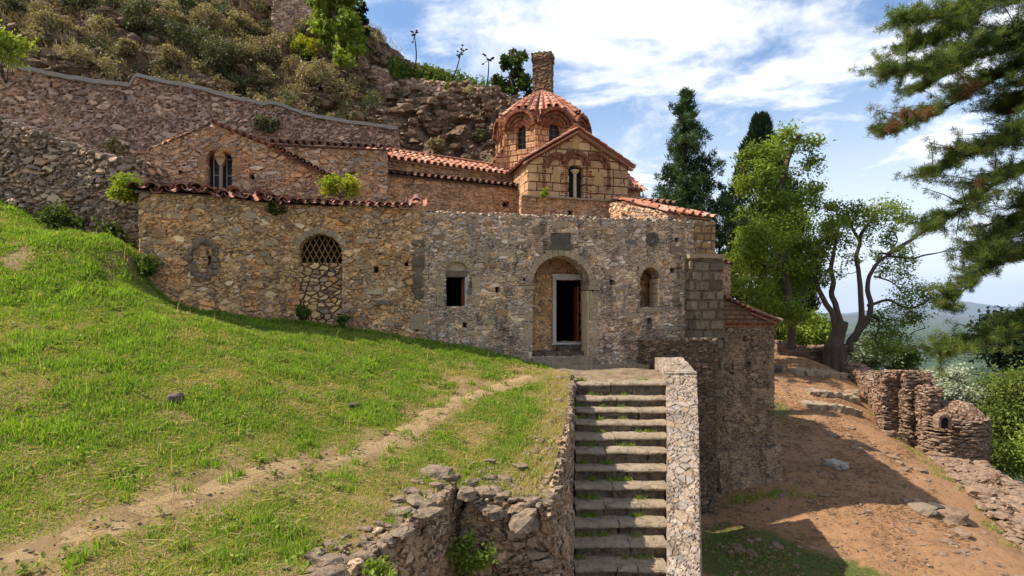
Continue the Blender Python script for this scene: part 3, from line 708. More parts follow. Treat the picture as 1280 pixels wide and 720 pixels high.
gm += np.clip(1 - np.hypot((V[:, 0] - 8.5) / 2.0, (V[:, 1] - 13.4) / 1.6), 0, 1) * .8
m.add(V, q, None, gm)
tag(m.build('terrace_path', MAT['g_path'], smooth=True), kind='structure')

# valley sheet out to the horizon
rr = np.array([40, 60, 90, 150, 260, 420, 600, 900, 1400, 2200, 3500, 6000, 10000, 18000, 40000.])
zz = np.array([-22, -28, -40, -62, -95, -125, -140, -150, -155, -160, -165, -170, -170, -170, -170.])
ths = np.linspace(0, 2 * math.pi, 97)[:-1]
rs = np.exp(np.linspace(np.log(40), np.log(40000), 90)); zs_ = np.interp(rs, rr, zz)
Vx = np.stack([np.outer(rs, np.cos(ths)), np.outer(rs, np.sin(ths)), np.outer(zs_, np.ones(96))], 2).reshape(-1, 3)
Vx[:, 2] += 6 * fb2(Vx[:, 0], Vx[:, 1], .003, 3) * np.clip((np.repeat(rs, 96) - 300) / 600, 0, 1) + 14 * fb2(Vx[:, 0] + 99, Vx[:, 1], .0007, 3) * np.clip((np.repeat(rs, 96) - 1500) / 3000, 0, 1)
i, j = np.meshgrid(np.arange(89), np.arange(96), indexing='ij'); i = i.ravel(); j = j.ravel(); j2 = (j + 1) % 96
m = MB(); m.add(Vx, np.stack([i * 96 + j, (i + 1) * 96 + j, (i + 1) * 96 + j2, i * 96 + j2], 1))
tag(m.build('valley_floor', MAT['g_valley'], smooth=True), kind='structure')
# groves of olive trees on the valley floor, far too many to count
n = 16000
r_ = 600 * np.exp(rng.uniform(0, 2.1, n)); th = np.arctan2(1, rng.uniform(.45, 1.05, n))
gx, gy = r_ * np.cos(th), r_ * np.sin(th)
keep = fb2(gx, gy, .006, 3) > -.12; gx, gy, r_ = gx[keep], gy[keep], r_[keep]
gz = np.interp(r_, rs, zs_) + 6 * fb2(gx, gy, .003, 3) * np.clip((r_ - 300) / 600, 0, 1) + 14 * fb2(gx + 99, gy, .0007, 3) * np.clip((r_ - 1500) / 3000, 0, 1) + 2.0
sz_ = rng.uniform(3.0, 6.0, len(gx))
m = MB(); rocks(m, np.stack([gx, gy, gz], 1), np.stack([sz_, sz_, sz_ * .75], 1), ic=ICO1, rough=.5, boxy=0)
tag(m.build('olive_groves', M_solid('grove_foliage', None, .3, .0, .01, tintcols=[lin(36, 48, 28), lin(56, 70, 42), lin(80, 92, 62)])), kind='stuff')
# far mountains
def ridge(D, seed, z0, amp, u0=.3, u1=1.3, rise=0.):
    us = np.linspace(u0, u1, 160); x = us * D
    top = z0 + amp * (fb2(us * 9 + seed, us * 0, 1, 5)) + rise * (us - .8)
    V = []
    for k, (f, dz) in enumerate(((0, 1), (-.05, .55), (-.10, .25), (-.16, 0))):
        V.append(np.stack([x * (1 + f), np.full(160, D * (1 + f)) , -200 + (top + 200) * dz + (0 if k in (0, 3) else 40) * fb2(us * 60 + k, us * 0 + k, 1, 3)], 1))
    V = np.array(V).reshape(-1, 3); i, j = np.meshgrid(np.arange(3), np.arange(159), indexing='ij'); i = i.ravel(); j = j.ravel()
    m = MB(); m.add(V, np.stack([i * 160 + j, (i + 1) * 160 + j, (i + 1) * 160 + j + 1, i * 160 + j + 1], 1)); return m
tag(ridge(17000, 3.1, 90, 300, rise=500).build('mountains', MAT['g_mountain'], smooth=True), kind='structure')
tag(ridge(10000, 8.7, -70, 110).build('foothills', MAT['g_mountain'], smooth=True), kind='structure')

# the cliff behind the church
cl = [(-8.3, 32, 13.9), (-6.3, 32, 13.3), (-3.6, 31.5, 12.6), (-.9, 30.5, 11.5), (.1, 28.8, 9.6), (-6, 42, 12), (-3, 42, 10), (2, 42, 7), (5, 36, 3), (5, 29, 1), (2, 27.6, 5.5), (0, 26.2, 6.2), (-1.2, 25.8, 6.6), (-3, 25.6, 6.6), (-6, 25.3, 6.6),
      (-9, 25.6, 7.2), (-13, 24.8, 7.6), (-17, 22.6, 8.0), (-21, 21, 8.2), (-26, 20, 8.6), (-9.5, 30, 12.2), (-10.2, 33.5, 16.8), (-12.8, 38, 21), (-14, 34, 17), (-18, 44, 26), (-20, 32, 16.5), (-28, 34, 20), (-28, 50, 33), (-36, 28, 18), (-14, 28, 11.0), (-19, 26, 11.2), (-24, 25, 11.5), (-12, 46, 19), (-9, 46, 15), (-2, 28.3, 9.7), (-5, 28.6, 10.3), (-36, 50, 36)]
CT = TPS(cl, .5)
def cliffh(x, y):
    x = np.asarray(x, float); y = np.asarray(y, float); z = CT(x, y)
    return z
V, q = grid_xy(-38, 6, 20.3, 48, .16, [(-38, 20.3), (-22, 20.3), (-9, 24.6), (-5, 24.6), (.8, 25.4), (6, 26.2), (6, 48), (-38, 48)], cliffh)
d = np.stack([fbm(V * .45, 5, .55), fbm(V * .45 + 40, 5, .55), fbm(V * .45 + 80, 5, .55)], 1)
rg = 1 - np.abs(fbm(V * np.array([.7, .7, 1.1]) + 5, 5, .55)) * 2
rg2 = np.abs(fbm(V * np.array([1.6, 1.6, 2.2]) + 25, 4, .6))
cell = np.floor(V * np.array([.9, .9, 1.3]) + .8 * d); blk = _h(cell[:, 0].astype(int), cell[:, 1].astype(int), cell[:, 2].astype(int)) - .5
V2 = V + d * np.array([1.5, 1.8, 1.0]) + np.stack([.15 * blk, -.45 * rg + .9 * rg2 + .35 * blk, .15 * rg + .12 * blk], 1)
m = MB(); m.add(V2, q)
cliff = tag(m.build('rocky_hillside', MAT['g_rock'], smooth=False), kind='structure')
cliff_pts = V2
# ------------------------------------------------------------------ the church
base_ch = (1.0, 18.5, -1.5)
church = empty('byzantine_church', base_ch, 'brown stone byzantine church with tiled octagonal dome, arched doorway and rubble walls on the slope', 'church')
def wall(name, fr_, outline, holes, thick, cell, mat, parent=church, off=0., wpo=(0, 0, 0), jag=0., label=None):
    m = wall_grid(outline, holes, thick, cell, wpo)
    if off: m.v = [v + np.array([0, off, 0]) for v in m.v]
    m.v = [fr_.W(v) for v in m.v]
    o = m.build(name, MAT[mat], parent); 
    if label: o['label'] = label
    return o
def local(m, fr_): m.v = [fr_.W(v) for v in m.v]; return m
def jag_line(p0, p1, n, amp, seed):
    t = np.linspace(0, 1, n + 1); q = np.outer(1 - t, p0) + np.outer(t, p1)
    q[1:-1, 1] += amp * fb2(t * 13 + seed, t * 0, 1, 4)[1:-1] * 2
    return [tuple(a) for a in q]
def arch_ring(m, cx, cz, r0, r1, y0, y1, n, a0=0., a1=math.pi, gap=.12, zs=1.):
    for k in range(n):
        t0 = a0 + (a1 - a0) * (k + gap / 2) / n; t1 = a0 + (a1 - a0) * (k + 1 - gap / 2) / n
        rr0 = r0 + rng.uniform(-.006, .006); rr1 = r1 + rng.uniform(-.012, .012); yy = y0 + rng.uniform(-.008, .008)
        pts = []
        for r in (rr0, rr1):
            for t in (t0, t1):
                for y in (yy, y1): pts.append((cx + r * math.cos(t), y, cz + zs * r * math.sin(t)))
        c = [pts[2], pts[0], pts[1], pts[3], pts[6], pts[4], pts[5], pts[7]]
        m.add_mb(hexblock(c, 9))
    return m
def blocks(m, x0, x1, z0, z1, y0, y1, axis='z', n=4, gap=.012, jit=.15):
    """a strip of dressed stones"""
    cuts = np.linspace(0, 1, n + 1); cuts[1:-1] += rng.uniform(-jit, jit, n - 1) / n
    for a, b in zip(cuts[:-1], cuts[1:]):
        yy = y0 + rng.uniform(-.01, .006)
        if axis == 'z': c = box8(x0, x1, yy, y1, z0 + (z1 - z0) * a + gap / 2, z0 + (z1 - z0) * b - gap / 2)
        else: c = box8(x0 + (x1 - x0) * a + gap / 2, x0 + (x1 - x0) * b - gap / 2, yy, y1, z0, z1)
        m.add_mb(jitter(hexblock(c, .09), .018, 3., rng.uniform(0, 50)))
    return m

# ---- tiles
def tile(m, Pb, t, b, n, L, r0, r1, th=.014, lift=.0, tip=None):
    ns = 6
    a = np.linspace(0, math.pi, ns + 1)
    V = []
    for (s, r) in ((0, r0), (L, r1)):
        for q in (r, r - th):
            V.append(Pb + t * s + np.outer(np.cos(a) * q, b) + np.outer(np.sin(a) * q * .85, n) + n * (lift * (1 - s / L)))
    V = np.concatenate(V); k = ns + 1
    i = np.arange(ns)
    f = [np.stack([i, i + 1, 2 * k + i + 1, 2 * k + i], 1), np.stack([k + i + 1, k + i, 3 * k + i, 3 * k + i + 1], 1), np.stack([i + 1, i, k + i, k + i + 1], 1), np.stack([2 * k + i, 2 * k + i + 1, 3 * k + i + 1, 3 * k + i], 1),
         np.array([[0, k, 3 * k, 2 * k], [ns, 2 * k + ns, 3 * k + ns, k + ns]])]
    m.add(V, f)
def tile_roof(corners, w=.21, L=.42, exp=.33, rad=.085, jit=.012, wav=0., sag=None, nrows=None):
    """corners: eave left, eave right, top right, top left. barrel tiles, covers over pans"""
    A, B, C, D_ = [np.array(c, float) for c in corners]
    m = MB(); nc = max(1, int(round(np.linalg.norm(B - A) / w)))
    n0 = unit(np.cross(B - A, D_ - A)); 
    if n0[2] < 0: n0 = -n0
    for c in range(nc * 2 + 1):
        u = c / (2 * nc); e = A + (B - A) * u; tp = D_ + (C - D_) * u
        Ln = np.linalg.norm(tp - e)
        if Ln < .1: continue
        t = (tp - e) / Ln; b = unit(np.cross(t, n0)); n = np.cross(b, t)
        if n[2] < 0: n = -n
        nr = max(1, int(round(Ln / exp))) if nrows is None else nrows
        wz = wav * math.sin(u * 23 + 1.3 * math.sin(u * 9))
        for k in range(nr):
            s = k * exp - .05 + rng.uniform(-jit, jit) * 1.5
            if s + L > Ln + .25: Lk = max(.12, Ln + .1 - s)
            else: Lk = L
            base = e + t * s + b * rng.uniform(-jit, jit) + n * (rng.uniform(0, jit) + wz)
            tt = unit(t + b * rng.uniform(-.03, .03)); 
            if c % 2 == 0: tile(m, base + n * .03, tt, b, n, Lk, rad * rng.uniform(.94, 1.06), rad * .8, lift=.02)
            else: tile(m, base + n * .075, tt, b, -n, Lk, rad * rng.uniform(.94, 1.06), rad * .8, lift=0)
    q = np.array([A + (D_ - A) * .07, B + (C - B) * .07, C, D_]) - n0 * .03; q2 = q - n0 * .06
    c8 = [q2[0], q2[1], q2[2], q2[3], q[0], q[1], q[2], q[3]]
    m.add_mb(hexblock(c8, 2.))
    return m
def verge(fr_, p0, p1, off, w=.2, L=.36, rad=.075, depth=.35):
    """tiles laid side by side along a sloping gable edge, their ends showing"""
    a = fr_.pt(p0[0], off, p0[1]); b = fr_.pt(p1[0], off, p1[1]); ln = np.linalg.norm(b - a); d = (b - a) / ln
    nr = np.array([fr_.nrm[0], fr_.nrm[1], 0]); m = MB(); up = unit(np.cross(nr, d)); up = up if up[2] > 0 else -up
    nn = int(ln / w)
    for k in range(nn + 1):
        base = a + d * (k * w) + up * (.035 + rng.uniform(-.008, .008))
        tile(m, base, nr, d, up, L + depth, rad, rad * .85)
        if k < nn: tile(m, base + d * w * .5 + up * .04, nr, d, -up, L + depth, rad, rad * .85)
    e = fr_.pt(p1[0], off, p1[1])
    a = a + nr * .16; b = b + nr * .16; a2, b2 = a - up * .07, b - up * .07; nv = nr * (L + depth - .16)
    m.add_mb(hexblock([a2, b2, b2 + nv, a2 + nv, a2 + up * .06, b2 + up * .06, b2 + nv + up * .06, a2 + nv + up * .06], 2))
    return m
def ridge_line(a, b, rad=.08, L=.4):
    a = np.array(a, float); b = np.array(b, float); ln = np.linalg.norm(b - a); t = (b - a) / ln; bb = unit(np.cross(t, [0, 0, 1])); n = np.cross(bb, t); m = MB()
    for k in range(int(ln / .33) + 1): tile(m, a + t * k * .33 + n * rng.uniform(0, .01), t, bb, n, L, rad, rad * .85, lift=.02)
    return m

# ---- wall C, the main facade
C = WC.sz
ps0, ps1 = C(665, 400)[0], C(737, 400)[0]
zt = 2.79
s_l, s_r = -.02, C(892, 300)[0]
outline = [(s_l, -3.0), (s_r, -3.2), (s_r, zt - .02)] + jag_line((s_r - .01, zt), (s_l, zt), 60, .035, 3)[1:]
portal = arch_poly(ps0, ps1, C(700, 447)[1], C(700, 357)[1], 18)
w1 = [C(557, 384), C(585, 384), C(585, 338), C(581, 328), C(571, 325), C(561, 328), C(557, 338)]
w3 = arch_poly(C(800, 384)[0], C(825, 384)[0], C(812, 385)[1], C(812, 346)[1], 12)
holes = [portal, w1, w3]
for (px, py, r) in ((581, 406, 4), (622, 362, 4), (766, 353, 4.2), (840, 338, 4.2), (812, 401, 5), (846, 300, 3), (655, 349, 3)):
    a, b = C(px - r * .8, py + r), C(px + r * .8, py - r); holes.append(rect_poly(a[0], b[0], a[1], b[1]))
slabh = rect_poly(C(688, 312)[0], C(714, 312)[0], C(700, 311)[1], C(700, 291)[1]); holes.append(slabh)
facade = wall('facade_wall', WC, outline, holes, .62, .032, 'facade')
# back of the facade and the floor of the porch
wall('porch_wall', WC, [(-.4, -3), (s_r, -3), (s_r, 2.6), (-.4, 2.6)],
     [rect_poly(WC.sz(693, 400, 1.0)[0], WC.sz(730, 400, 1.0)[0], WC.sz(700, 428, 1.0)[1], WC.sz(700, 349, 1.0)[1]), rect_poly(.35, 1.3, -.4, 1.2)], .35, .05, 'facade_warm', off=1.0, wpo=(9, 0, 4), label='pink mortared inner wall behind the porch arch')
# dark rooms behind the openings
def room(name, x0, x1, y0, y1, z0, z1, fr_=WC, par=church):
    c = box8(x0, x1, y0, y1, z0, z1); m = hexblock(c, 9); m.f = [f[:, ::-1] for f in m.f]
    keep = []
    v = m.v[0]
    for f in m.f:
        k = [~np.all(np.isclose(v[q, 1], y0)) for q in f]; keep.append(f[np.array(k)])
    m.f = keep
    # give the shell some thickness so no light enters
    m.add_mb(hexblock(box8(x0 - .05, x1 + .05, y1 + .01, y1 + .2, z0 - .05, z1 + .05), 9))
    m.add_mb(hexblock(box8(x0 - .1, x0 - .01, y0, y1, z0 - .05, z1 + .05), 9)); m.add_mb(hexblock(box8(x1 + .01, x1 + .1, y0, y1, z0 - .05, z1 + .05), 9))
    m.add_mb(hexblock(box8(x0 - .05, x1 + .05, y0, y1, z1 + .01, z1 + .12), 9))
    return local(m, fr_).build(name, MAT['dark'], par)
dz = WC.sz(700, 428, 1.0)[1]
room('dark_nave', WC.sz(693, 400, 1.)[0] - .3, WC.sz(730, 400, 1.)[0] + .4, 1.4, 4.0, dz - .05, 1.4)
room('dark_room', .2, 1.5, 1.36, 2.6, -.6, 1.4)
# window 1 (dark, timber lintel and shutter)
win = local(blocks(MB(), C(556, 400)[0] - .01, C(587, 400)[0] + .0, C(570, 346)[1], C(570, 338)[1], .05, .5, 'x', 1), WC).build('window', MAT['lintel'], church)
m = blocks(MB(), C(582, 400)[0], C(588.5, 400)[0], C(570, 386)[1], C(570, 346)[1], .04, .45, 'z', 1)
local(m, WC).build('frame', MAT['marble'], win)
m = MB().add_mb(hexblock(box8(C(578.5, 400)[0], C(581.6, 400)[0], .30, .42, C(570, 383)[1], C(570, 348)[1]), 9)); local(m, WC).build('shutter', MAT['wood'], win)
m = MB().add_mb(hexblock(box8(C(553, 400)[0], C(590, 400)[0], .02, .62, C(570, 388)[1], C(570, 384)[1] - .01), .1)); local(jitter(m, .02, 3), WC).build('sill', MAT['lintel'], win)
m = MB(); m.add_mb(hexblock(box8(C(556, 400)[0], C(586, 400)[0], .16, .5, C(570, 338)[1], C(570, 322)[1]), .08)); local(m, WC).build('tympanum', MAT['limestone'], win)
cx1 = (C(557, 330)[0] + C(586, 330)[0]) / 2
m = arch_ring(MB(), cx1, C(570, 343)[1], .36, .52, -.03, .3, 13); blocks(m, C(588.5, 400)[0] + .03, C(600, 400)[0], C(570, 382)[1], C(570, 345)[1], -.02, .3, 'z', 3); blocks(m, C(546, 400)[0], C(555, 400)[0], C(570, 382)[1], C(570, 346)[1], -.02, .3, 'z', 3)
local(m, WC).build('arch_surround', MAT['voussoir'], win)
# window 3 (arched, open)
m = arch_ring(MB(), (C(800, 346)[0] + C(825, 346)[0]) / 2, C(812, 346)[1], .29, .43, -.035, .3, 9, gap=.06)
w3o = local(m, WC).build('arched_window', MAT['voussoir'], church); w3o['label'] = 'tall open arched window with ochre stone arch'
m = MB().add_mb(jitter(hexblock(box8(C(797, 400)[0], C(828, 400)[0], -.04, .6, C(812, 390)[1], C(812, 386)[1]), .08), .015, 3)); local(m, WC).build('sill', MAT['voussoir'], w3o)
m = blocks(MB(), C(822, 380)[0] + .02, C(829.5, 380)[0], C(812, 384)[1], C(812, 348)[1], .02, .61, 'z', 6); local(m, WC).build('sun_toned_jamb', MAT['limestone'], w3o)  # right side only, pale colour stands in for sun on the reveal
# portal arch, imposts, jamb stones
pc = (ps0 + ps1) / 2; pr = (ps1 - ps0) / 2; pz = C(700, 357)[1]
m = arch_ring(MB(), pc, pz, pr + .0, pr + .17, -.035, .35, 17, gap=.06)
par = local(m, WC).build('portal_arch', MAT['voussoir'], church)
m = MB(); 
for (a, b) in ((ps0 - .28, ps0 + .06), (ps1 - .06, ps1 + .30)):
    m = jitter(hexblock(box8(a, b, -.07, .5, pz - .12, pz - .01), .06), .02, 4); local(m, WC).build('impost', MAT['voussoir'], par)
m = blocks(MB(), ps0 - .24, ps0 + .01, C(700, 447)[1], pz - .15, -.012, .5, 'z', 6); local(m, WC).build('jamb_stone', MAT['voussoir'], par)
m = blocks(MB(), ps1 - .005, ps1 + .26, C(700, 447)[1], pz - .15, -.012, .5, 'z', 7); local(m, WC).build('jamb_stone', MAT['voussoir'], par)
m = MB(); m.add_mb(jitter(hexblock(box8(ps1 - .05, ps1 + .02, .03, .60, C(700, 447)[1], pz - .15), .05), .02, 5)); local(m, WC).build('sun_toned_reveal', MAT['limestone'], par)  # lighter stone stands in for sunlight on the doorway's right side
m = MB(); m.add_mb(jitter(hexblock(box8(C(688.6, 300)[0], C(713.4, 300)[0], .03, .5, C(700, 305)[1], C(700, 292)[1]), .04), .012, 6)); m.add_mb(jitter(hexblock(box8(C(687, 300)[0], C(715, 300)[0], -.06, .5, C(700, 312)[1], C(700, 305.5)[1]), .05), .015, 6))
local(m, WC).build('carved_slab', MAT['slab'], church)
# rosette
m = MB(); rc = C(815, 299)
m.add_mb(arch_ring(MB(), rc[0], rc[1], .10, .21, -.05, .1, 12, 0, 2 * math.pi)); m.add_mb(hexblock(box8(rc[0] - .11, rc[0] + .11, -.02, .1, rc[1] - .11, rc[1] + .11), .05))
local(m, WC).build('rosette', MAT['slab'], church)
# ochre blocks set in the wall
m = MB(); a = C(779, 398); b = C(798, 391); m.add_mb(jitter(hexblock(box8(a[0], b[0], -.025, .1, a[1], b[1]), .05), .01, 3)); local(m, WC).build('ochre_block', MAT['voussoir'], church)
m = MB(); rs0 = C(868, 300)[0]; blocks(m, rs0, s_r + .03, C(880, 319)[1], C(880, 277)[1], -.03, .4, 'z', 5); local(m, WC).build('quoin', MAT['quoin'], church)
# pier
m = hexblock(box8(C(856, 400)[0], s_r + .10, -.34, .3, -3.0, C(870, 324)[1]), .04); pier = local(m, WC).build('buttress', MAT['pier'], church)
m = MB(); m.add_mb(jitter(hexblock(box8(C(854, 400)[0], s_r + .13, -.40, .3, C(870, 324)[1], C(870, 319)[1]), .06), .02, 3)); local(m, WC).build('buttress_cap', MAT['voussoir'], church)

# door
dx0, dx1 = WC.sz(690, 400, 1.0)[0], WC.sz(733.5, 400, 1.0)[0]; dt = WC.sz(700, 343, 1.0)[1]
jw = .11
m = MB(); y0 = .90
m.add_mb(hexblock(box8(dx0, dx0 + jw, y0, y0 + .3, dz, dt - .17), .1)); m.add_mb(hexblock(box8(dx1 - jw, dx1, y0, y0 + .3, dz, dt - .17), .1))
m.add_mb(hexblock(box8(dx0 - .005, dx1 + .005, y0 - .012, y0 + .3, dt - .17, dt - .06), .1)); m.add_mb(hexblock(box8(dx0 - .05, dx1 + .05, y0 - .06, y0 + .3, dt - .06, dt), .1))
m.add_mb(hexblock(box8(dx0 + .035, dx0 + .075, y0 - .015, y0 + .1, dz, dt - .175), .2)); m.add_mb(hexblock(box8(dx1 - .075, dx1 - .035, y0 - .015, y0 + .1, dz, dt - .175), .2))
door = local(m, WC).build('door_frame', MAT['marble'], church)
m = MB().add_mb(hexblock(box8(dx0 - .06, dx1 + .06, y0 - .09, y0 + .32, dz - .06, dz - .002), .1)); local(jitter(m, .012, 3), WC).build('door_sill', MAT['marble'], door)
m = MB(); xl = dx1 - jw - .13
for k in range(4):
    m.add_mb(hexblock(box8(xl, xl + .045, 1.2, 1.62, dz + .02 + k * .44, dz + .44 + k * .44), 9))
m.add_mb(hexblock(box8(xl - .015, xl - .0, 1.22, 1.30, dz + .02, dz + 1.76), 9)); m.add_mb(hexblock(box8(xl - .02, xl, 1.2, 1.6, dz + .86, dz + .94), 9))
local(m, WC).build('door', MAT['wood'], door)
# lunette bricks above the door
m = MB(); 
for k in range(60):
    px = rng.uniform(672, 736); py = rng.uniform(322, 342); s_, z_ = WC.sz(px, py, 1.0)
    m.add_mb(jitter(hexblock(box8(s_ - rng.uniform(.06, .13), s_ + rng.uniform(.06, .13), .975, 1.1, z_ - .035, z_ + .035), .2), .02, 4, k))
local(m, WC).build('lunette_brick', M_solid('lunette_brick', [lin(158, 104, 78), lin(182, 140, 112), lin(150, 120, 98), lin(190, 120, 90)], 7, .4, .01, island=True), church)
# steps within the porch
m = MB()
for (pa, pb, y0, y1, yt) in ((700, 736, .62, 1.02, 433), (668, 736, .38, .9, 440)):
    a = WC.sz(pa, 400, y0)[0]; b = WC.sz(pb, 400, y0)[0]; zt_ = WC.sz(700, yt, y0)[1]
    m.add_mb(jitter(hexblock(box8(a, b, y0, y1, zt_ - .5, zt_), .06), .03, 3, pa))
local(m, WC).build('porch_step', MAT['terrace'], church)
m = MB().add_mb(jitter(hexblock(box8(ps0 - .02, ps1 + .03, -.22, .6, C(700, 447)[1] - .3, C(700, 447)[1] + .01), .06), .035, 3)); local(m, WC).build('threshold', MAT['stair'], church)

# ---- wall B
Bz = WB.sz
L_ = WB.L
zb = (HY - 260) / F * 15.8
ao0, ao1 = Bz(373, 330)[0], Bz(428.5, 330)[0]; az = Bz(400, 318)[1]; ab = Bz(400, 420)[1]
hb = [arch_poly(ao0, ao1, ab - .5, az, 16, rise=(ao1 - ao0) / 2 * .98)]
for (px, py, r) in ((470, 337, 4.5), (508, 330, 4), (521, 411, 3.5)):
    a, b = Bz(px - r * .8, py + r), Bz(px + r * .8, py - r); hb.append(rect_poly(a[0], b[0], a[1], b[1]))
outline = [(-.02, -2.6), (L_ + .02, -2.8), (L_ + .02, 2.78)] + jag_line((L_ + .02, 2.82), (-.02, 2.86), 30, .02, 7)
wall('middle_wall', WB, outline, hb, .55, .032, 'facade_warm', wpo=(20, 0, 0))
wall('blocked_arch', WB, [(ao0 - .03, ab - .4), (ao1 + .03, ab - .4), (ao1 + .03, Bz(400, 330)[1]), (ao0 - .03, Bz(400, 330)[1])], [], .3, .028, 'infill', off=.10, label='arch below the grille blocked with round cobbles')
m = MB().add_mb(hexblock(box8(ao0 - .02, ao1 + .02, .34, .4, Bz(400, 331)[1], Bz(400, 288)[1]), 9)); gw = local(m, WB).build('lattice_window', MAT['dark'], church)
m = MB(); gz0 = Bz(400, 330)[1] + .01; ccx = (ao0 + ao1) / 2; cr = (ao1 - ao0) / 2
for sgn in (1, -1):
    for k in range(-9, 10):
        pts = []
        for t in np.linspace(-1.5, 1.5, 120):
            x = ccx + k * .16 + t * .5 * sgn; z = gz0 + .6 + t
            if z > gz0 and (x - ccx) ** 2 + (max(0, z - az)) ** 2 < cr ** 2 and abs(x - ccx) < cr: pts.append((x, .24 + .012 * sgn, z))
        if len(pts) > 2: tube(m, [pts[0], pts[-1]], .013, 5)
tube(m, [(ao0, .24, gz0 + .01), (ao1, .24, gz0 + .01)], .02, 5)
local(m, WB).build('lattice_bar', MAT['bars'], gw)
m = arch_ring(MB(), ccx, az, cr, cr + .16, -.03, .3, 15, gap=.07, zs=.98); local(m, WB).build('arch_stone', MAT['voussoir'], gw)
# dressed blocks up the seam between the two walls
m = blocks(MB(), Bz(512, 400)[0], L_ + .0, Bz(520, 412)[1], Bz(520, 392)[1], -.03, .2, 'z', 2); local(m, WB).build('dressed_block', MAT['voussoir'], church)
m = MB(); blocks(m, Bz(516, 360)[0], Bz(530, 360)[0], Bz(520, 378)[1], Bz(520, 300)[1], -.025, .2, 'z', 7)
local(m, WB).build('dressed_block', MAT['pier'], church)

# ---- wall A, the left chapel
A = WA.sz; LA = WA.L
nch = [A(241, 345), A(262, 345), A(266, 322), A(262, 311), A(252, 306), A(243, 311), A(239, 324)]
outline = [(-.02, -1.6), (LA, -2.0), (LA, 2.80)] + jag_line((LA - .01, 2.84), (-.02, 2.80), 24, .02, 11)
slit = rect_poly(A(257, 332)[0], A(263, 332)[0], A(260, 335)[1], A(260, 320)[1])
wall('chapel_wall', WA, outline, [slit], .55, .032, 'facade_warm', wpo=(40, 0, 7))
m = MB(); nn = A(252, 325)
for k in range(16):
    t = k / 16 * 2 * math.pi; m.add_mb(rocks(MB(), [(nn[0] + .30 * math.cos(t) * rng.uniform(.8, 1.1), .0, nn[1] + .45 * math.sin(t))], [(.11, .07, .09)]))
local(m, WA).build('niche_stone', MAT['stone'], church)
# side of the chapel running back
FS = Frame(177, 13.6, 177, 13.6001); FS.a = np.array([fr(13.6, 177), 13.6]); FS.e = np.array([-.35, .94]); FS.nrm = np.array([.94, .35]); FS.L = 4
m = hexblock([FS.pt(0, .02, -1), FS.pt(0, .5, -1), FS.pt(3.4, .5, -1), FS.pt(3.4, .02, -1), FS.pt(0, .02, 2.78), FS.pt(0, .5, 2.78), FS.pt(3.4, .5, 3.4), FS.pt(3.4, .02, 3.4)], .05); m.build('chapel_side_wall', MAT['facade_warm'], church)

# chapel gable behind
WG = Frame(168, 16.0, 420, 17.4); G = WG.sz
pk = G(268, 156)
gout = [G(166, 275), G(425, 275), G(420, 226), G(412, 222), G(345, 187), pk, G(230, 166), G(205, 177), G(175, 193), G(166, 199)]
dw0, dw1 = G(258, 220)[0], G(291, 220)[0]; dwz = G(274, 196)[1]; dwb = G(274, 236)[1]; dm = (dw0 + dw1) / 2
gh = [[(dw0, dwb), (dw1, dwb), (dw1, dwz)] + [(dm + (dw1 - dm) / 2 + (dw1 - dm) / 2 * math.cos(a), dwz + (dw1 - dm) / 2 * math.sin(a)) for a in np.linspace(0, math.pi, 8)][1:] + [(dm - (dw1 - dm) / 2 + (dw1 - dm) / 2 * math.cos(a), dwz + (dw1 - dm) / 2 * math.sin(a)) for a in np.linspace(0, math.pi, 8)][1:]]
for (px, py, r) in ((226, 215, 3), (315, 220, 4)):
    a, b = G(px - r, py + r), G(px + r, py - r); gh.append(rect_poly(a[0], b[0], a[1], b[1]))
wall('chapel_gable', WG, gout, gh, .5, .035, 'gable', wpo=(60, 0, 0))
m = MB().add_mb(hexblock(box8(dw0 - .05, dw1 + .05, .40, .44, dwb, dwz + .5), 9)); tw = local(m, WG).build('twin_window', MAT['glass'], church)
m = MB(); cw = .025
for x in (dw0 + .12, dm - .03, dm + .12, dw1 - .03): m.add_mb(hexblock(box8(x - cw / 2, x + cw / 2, .34, .38, dwb, dwz + .1), 9))
for a, b in ((dw0 + .1, dm), (dm + .1, dw1)):
    for z in (dwb + .02, (dwb + dwz) / 2, dwz + .02): m.add_mb(hexblock(box8(a, b, .345, .375, z - cw / 2, z + cw / 2), 9))
local(m, WG).build('frame', MAT['frame'], tw)
m = MB(); tube(m, [(dm, .16, dwb), (dm, .16, dwz - .2)], .055, 8); c8 = [(dm - .05, .08, dwz - .22), (dm + .05, .08, dwz - .22), (dm + .05, .3, dwz - .22), (dm - .05, .3, dwz - .22), (dm - .15, .03, dwz + .03), (dm + .15, .03, dwz + .03), (dm + .15, .38, dwz + .03), (dm - .15, .38, dwz + .03)]
m.add_mb(hexblock(c8, .1)); local(m, WG).build('column', MAT['voussoir'], tw)
m = MB()
for sx in (-1, 1): arch_ring(m, dm + sx * (dw1 - dm) / 2, dwz, (dw1 - dm) / 2, (dw1 - dm) / 2 + .13, -.03, .3, 8, gap=.1)
blocks(m, dw0 - .22, dw0, dwb, dwz, -.02, .3, 'z', 4); blocks(m, dw1, dw1 + .22, dwb, dwz, -.02, .3, 'z', 4)
local(m, WG).build('arch_brick', MAT['ochre_brick'], tw)
verge(WG, G(166, 199), (pk[0], pk[1] + .0), -.06, w=.2, rad=.05, L=.2, depth=.2).build('verge_tiles', MAT['tile_dark'], church)
verge(WG, pk, G(345, 187), -.14, w=.21, rad=.09, L=.4).build('verge_tiles', MAT['tile_old'], church)
verge(WG, G(345, 187), G(412, 223), -.22, w=.21, rad=.11, L=.55).build('verge_tiles', MAT['tile_old'], church)
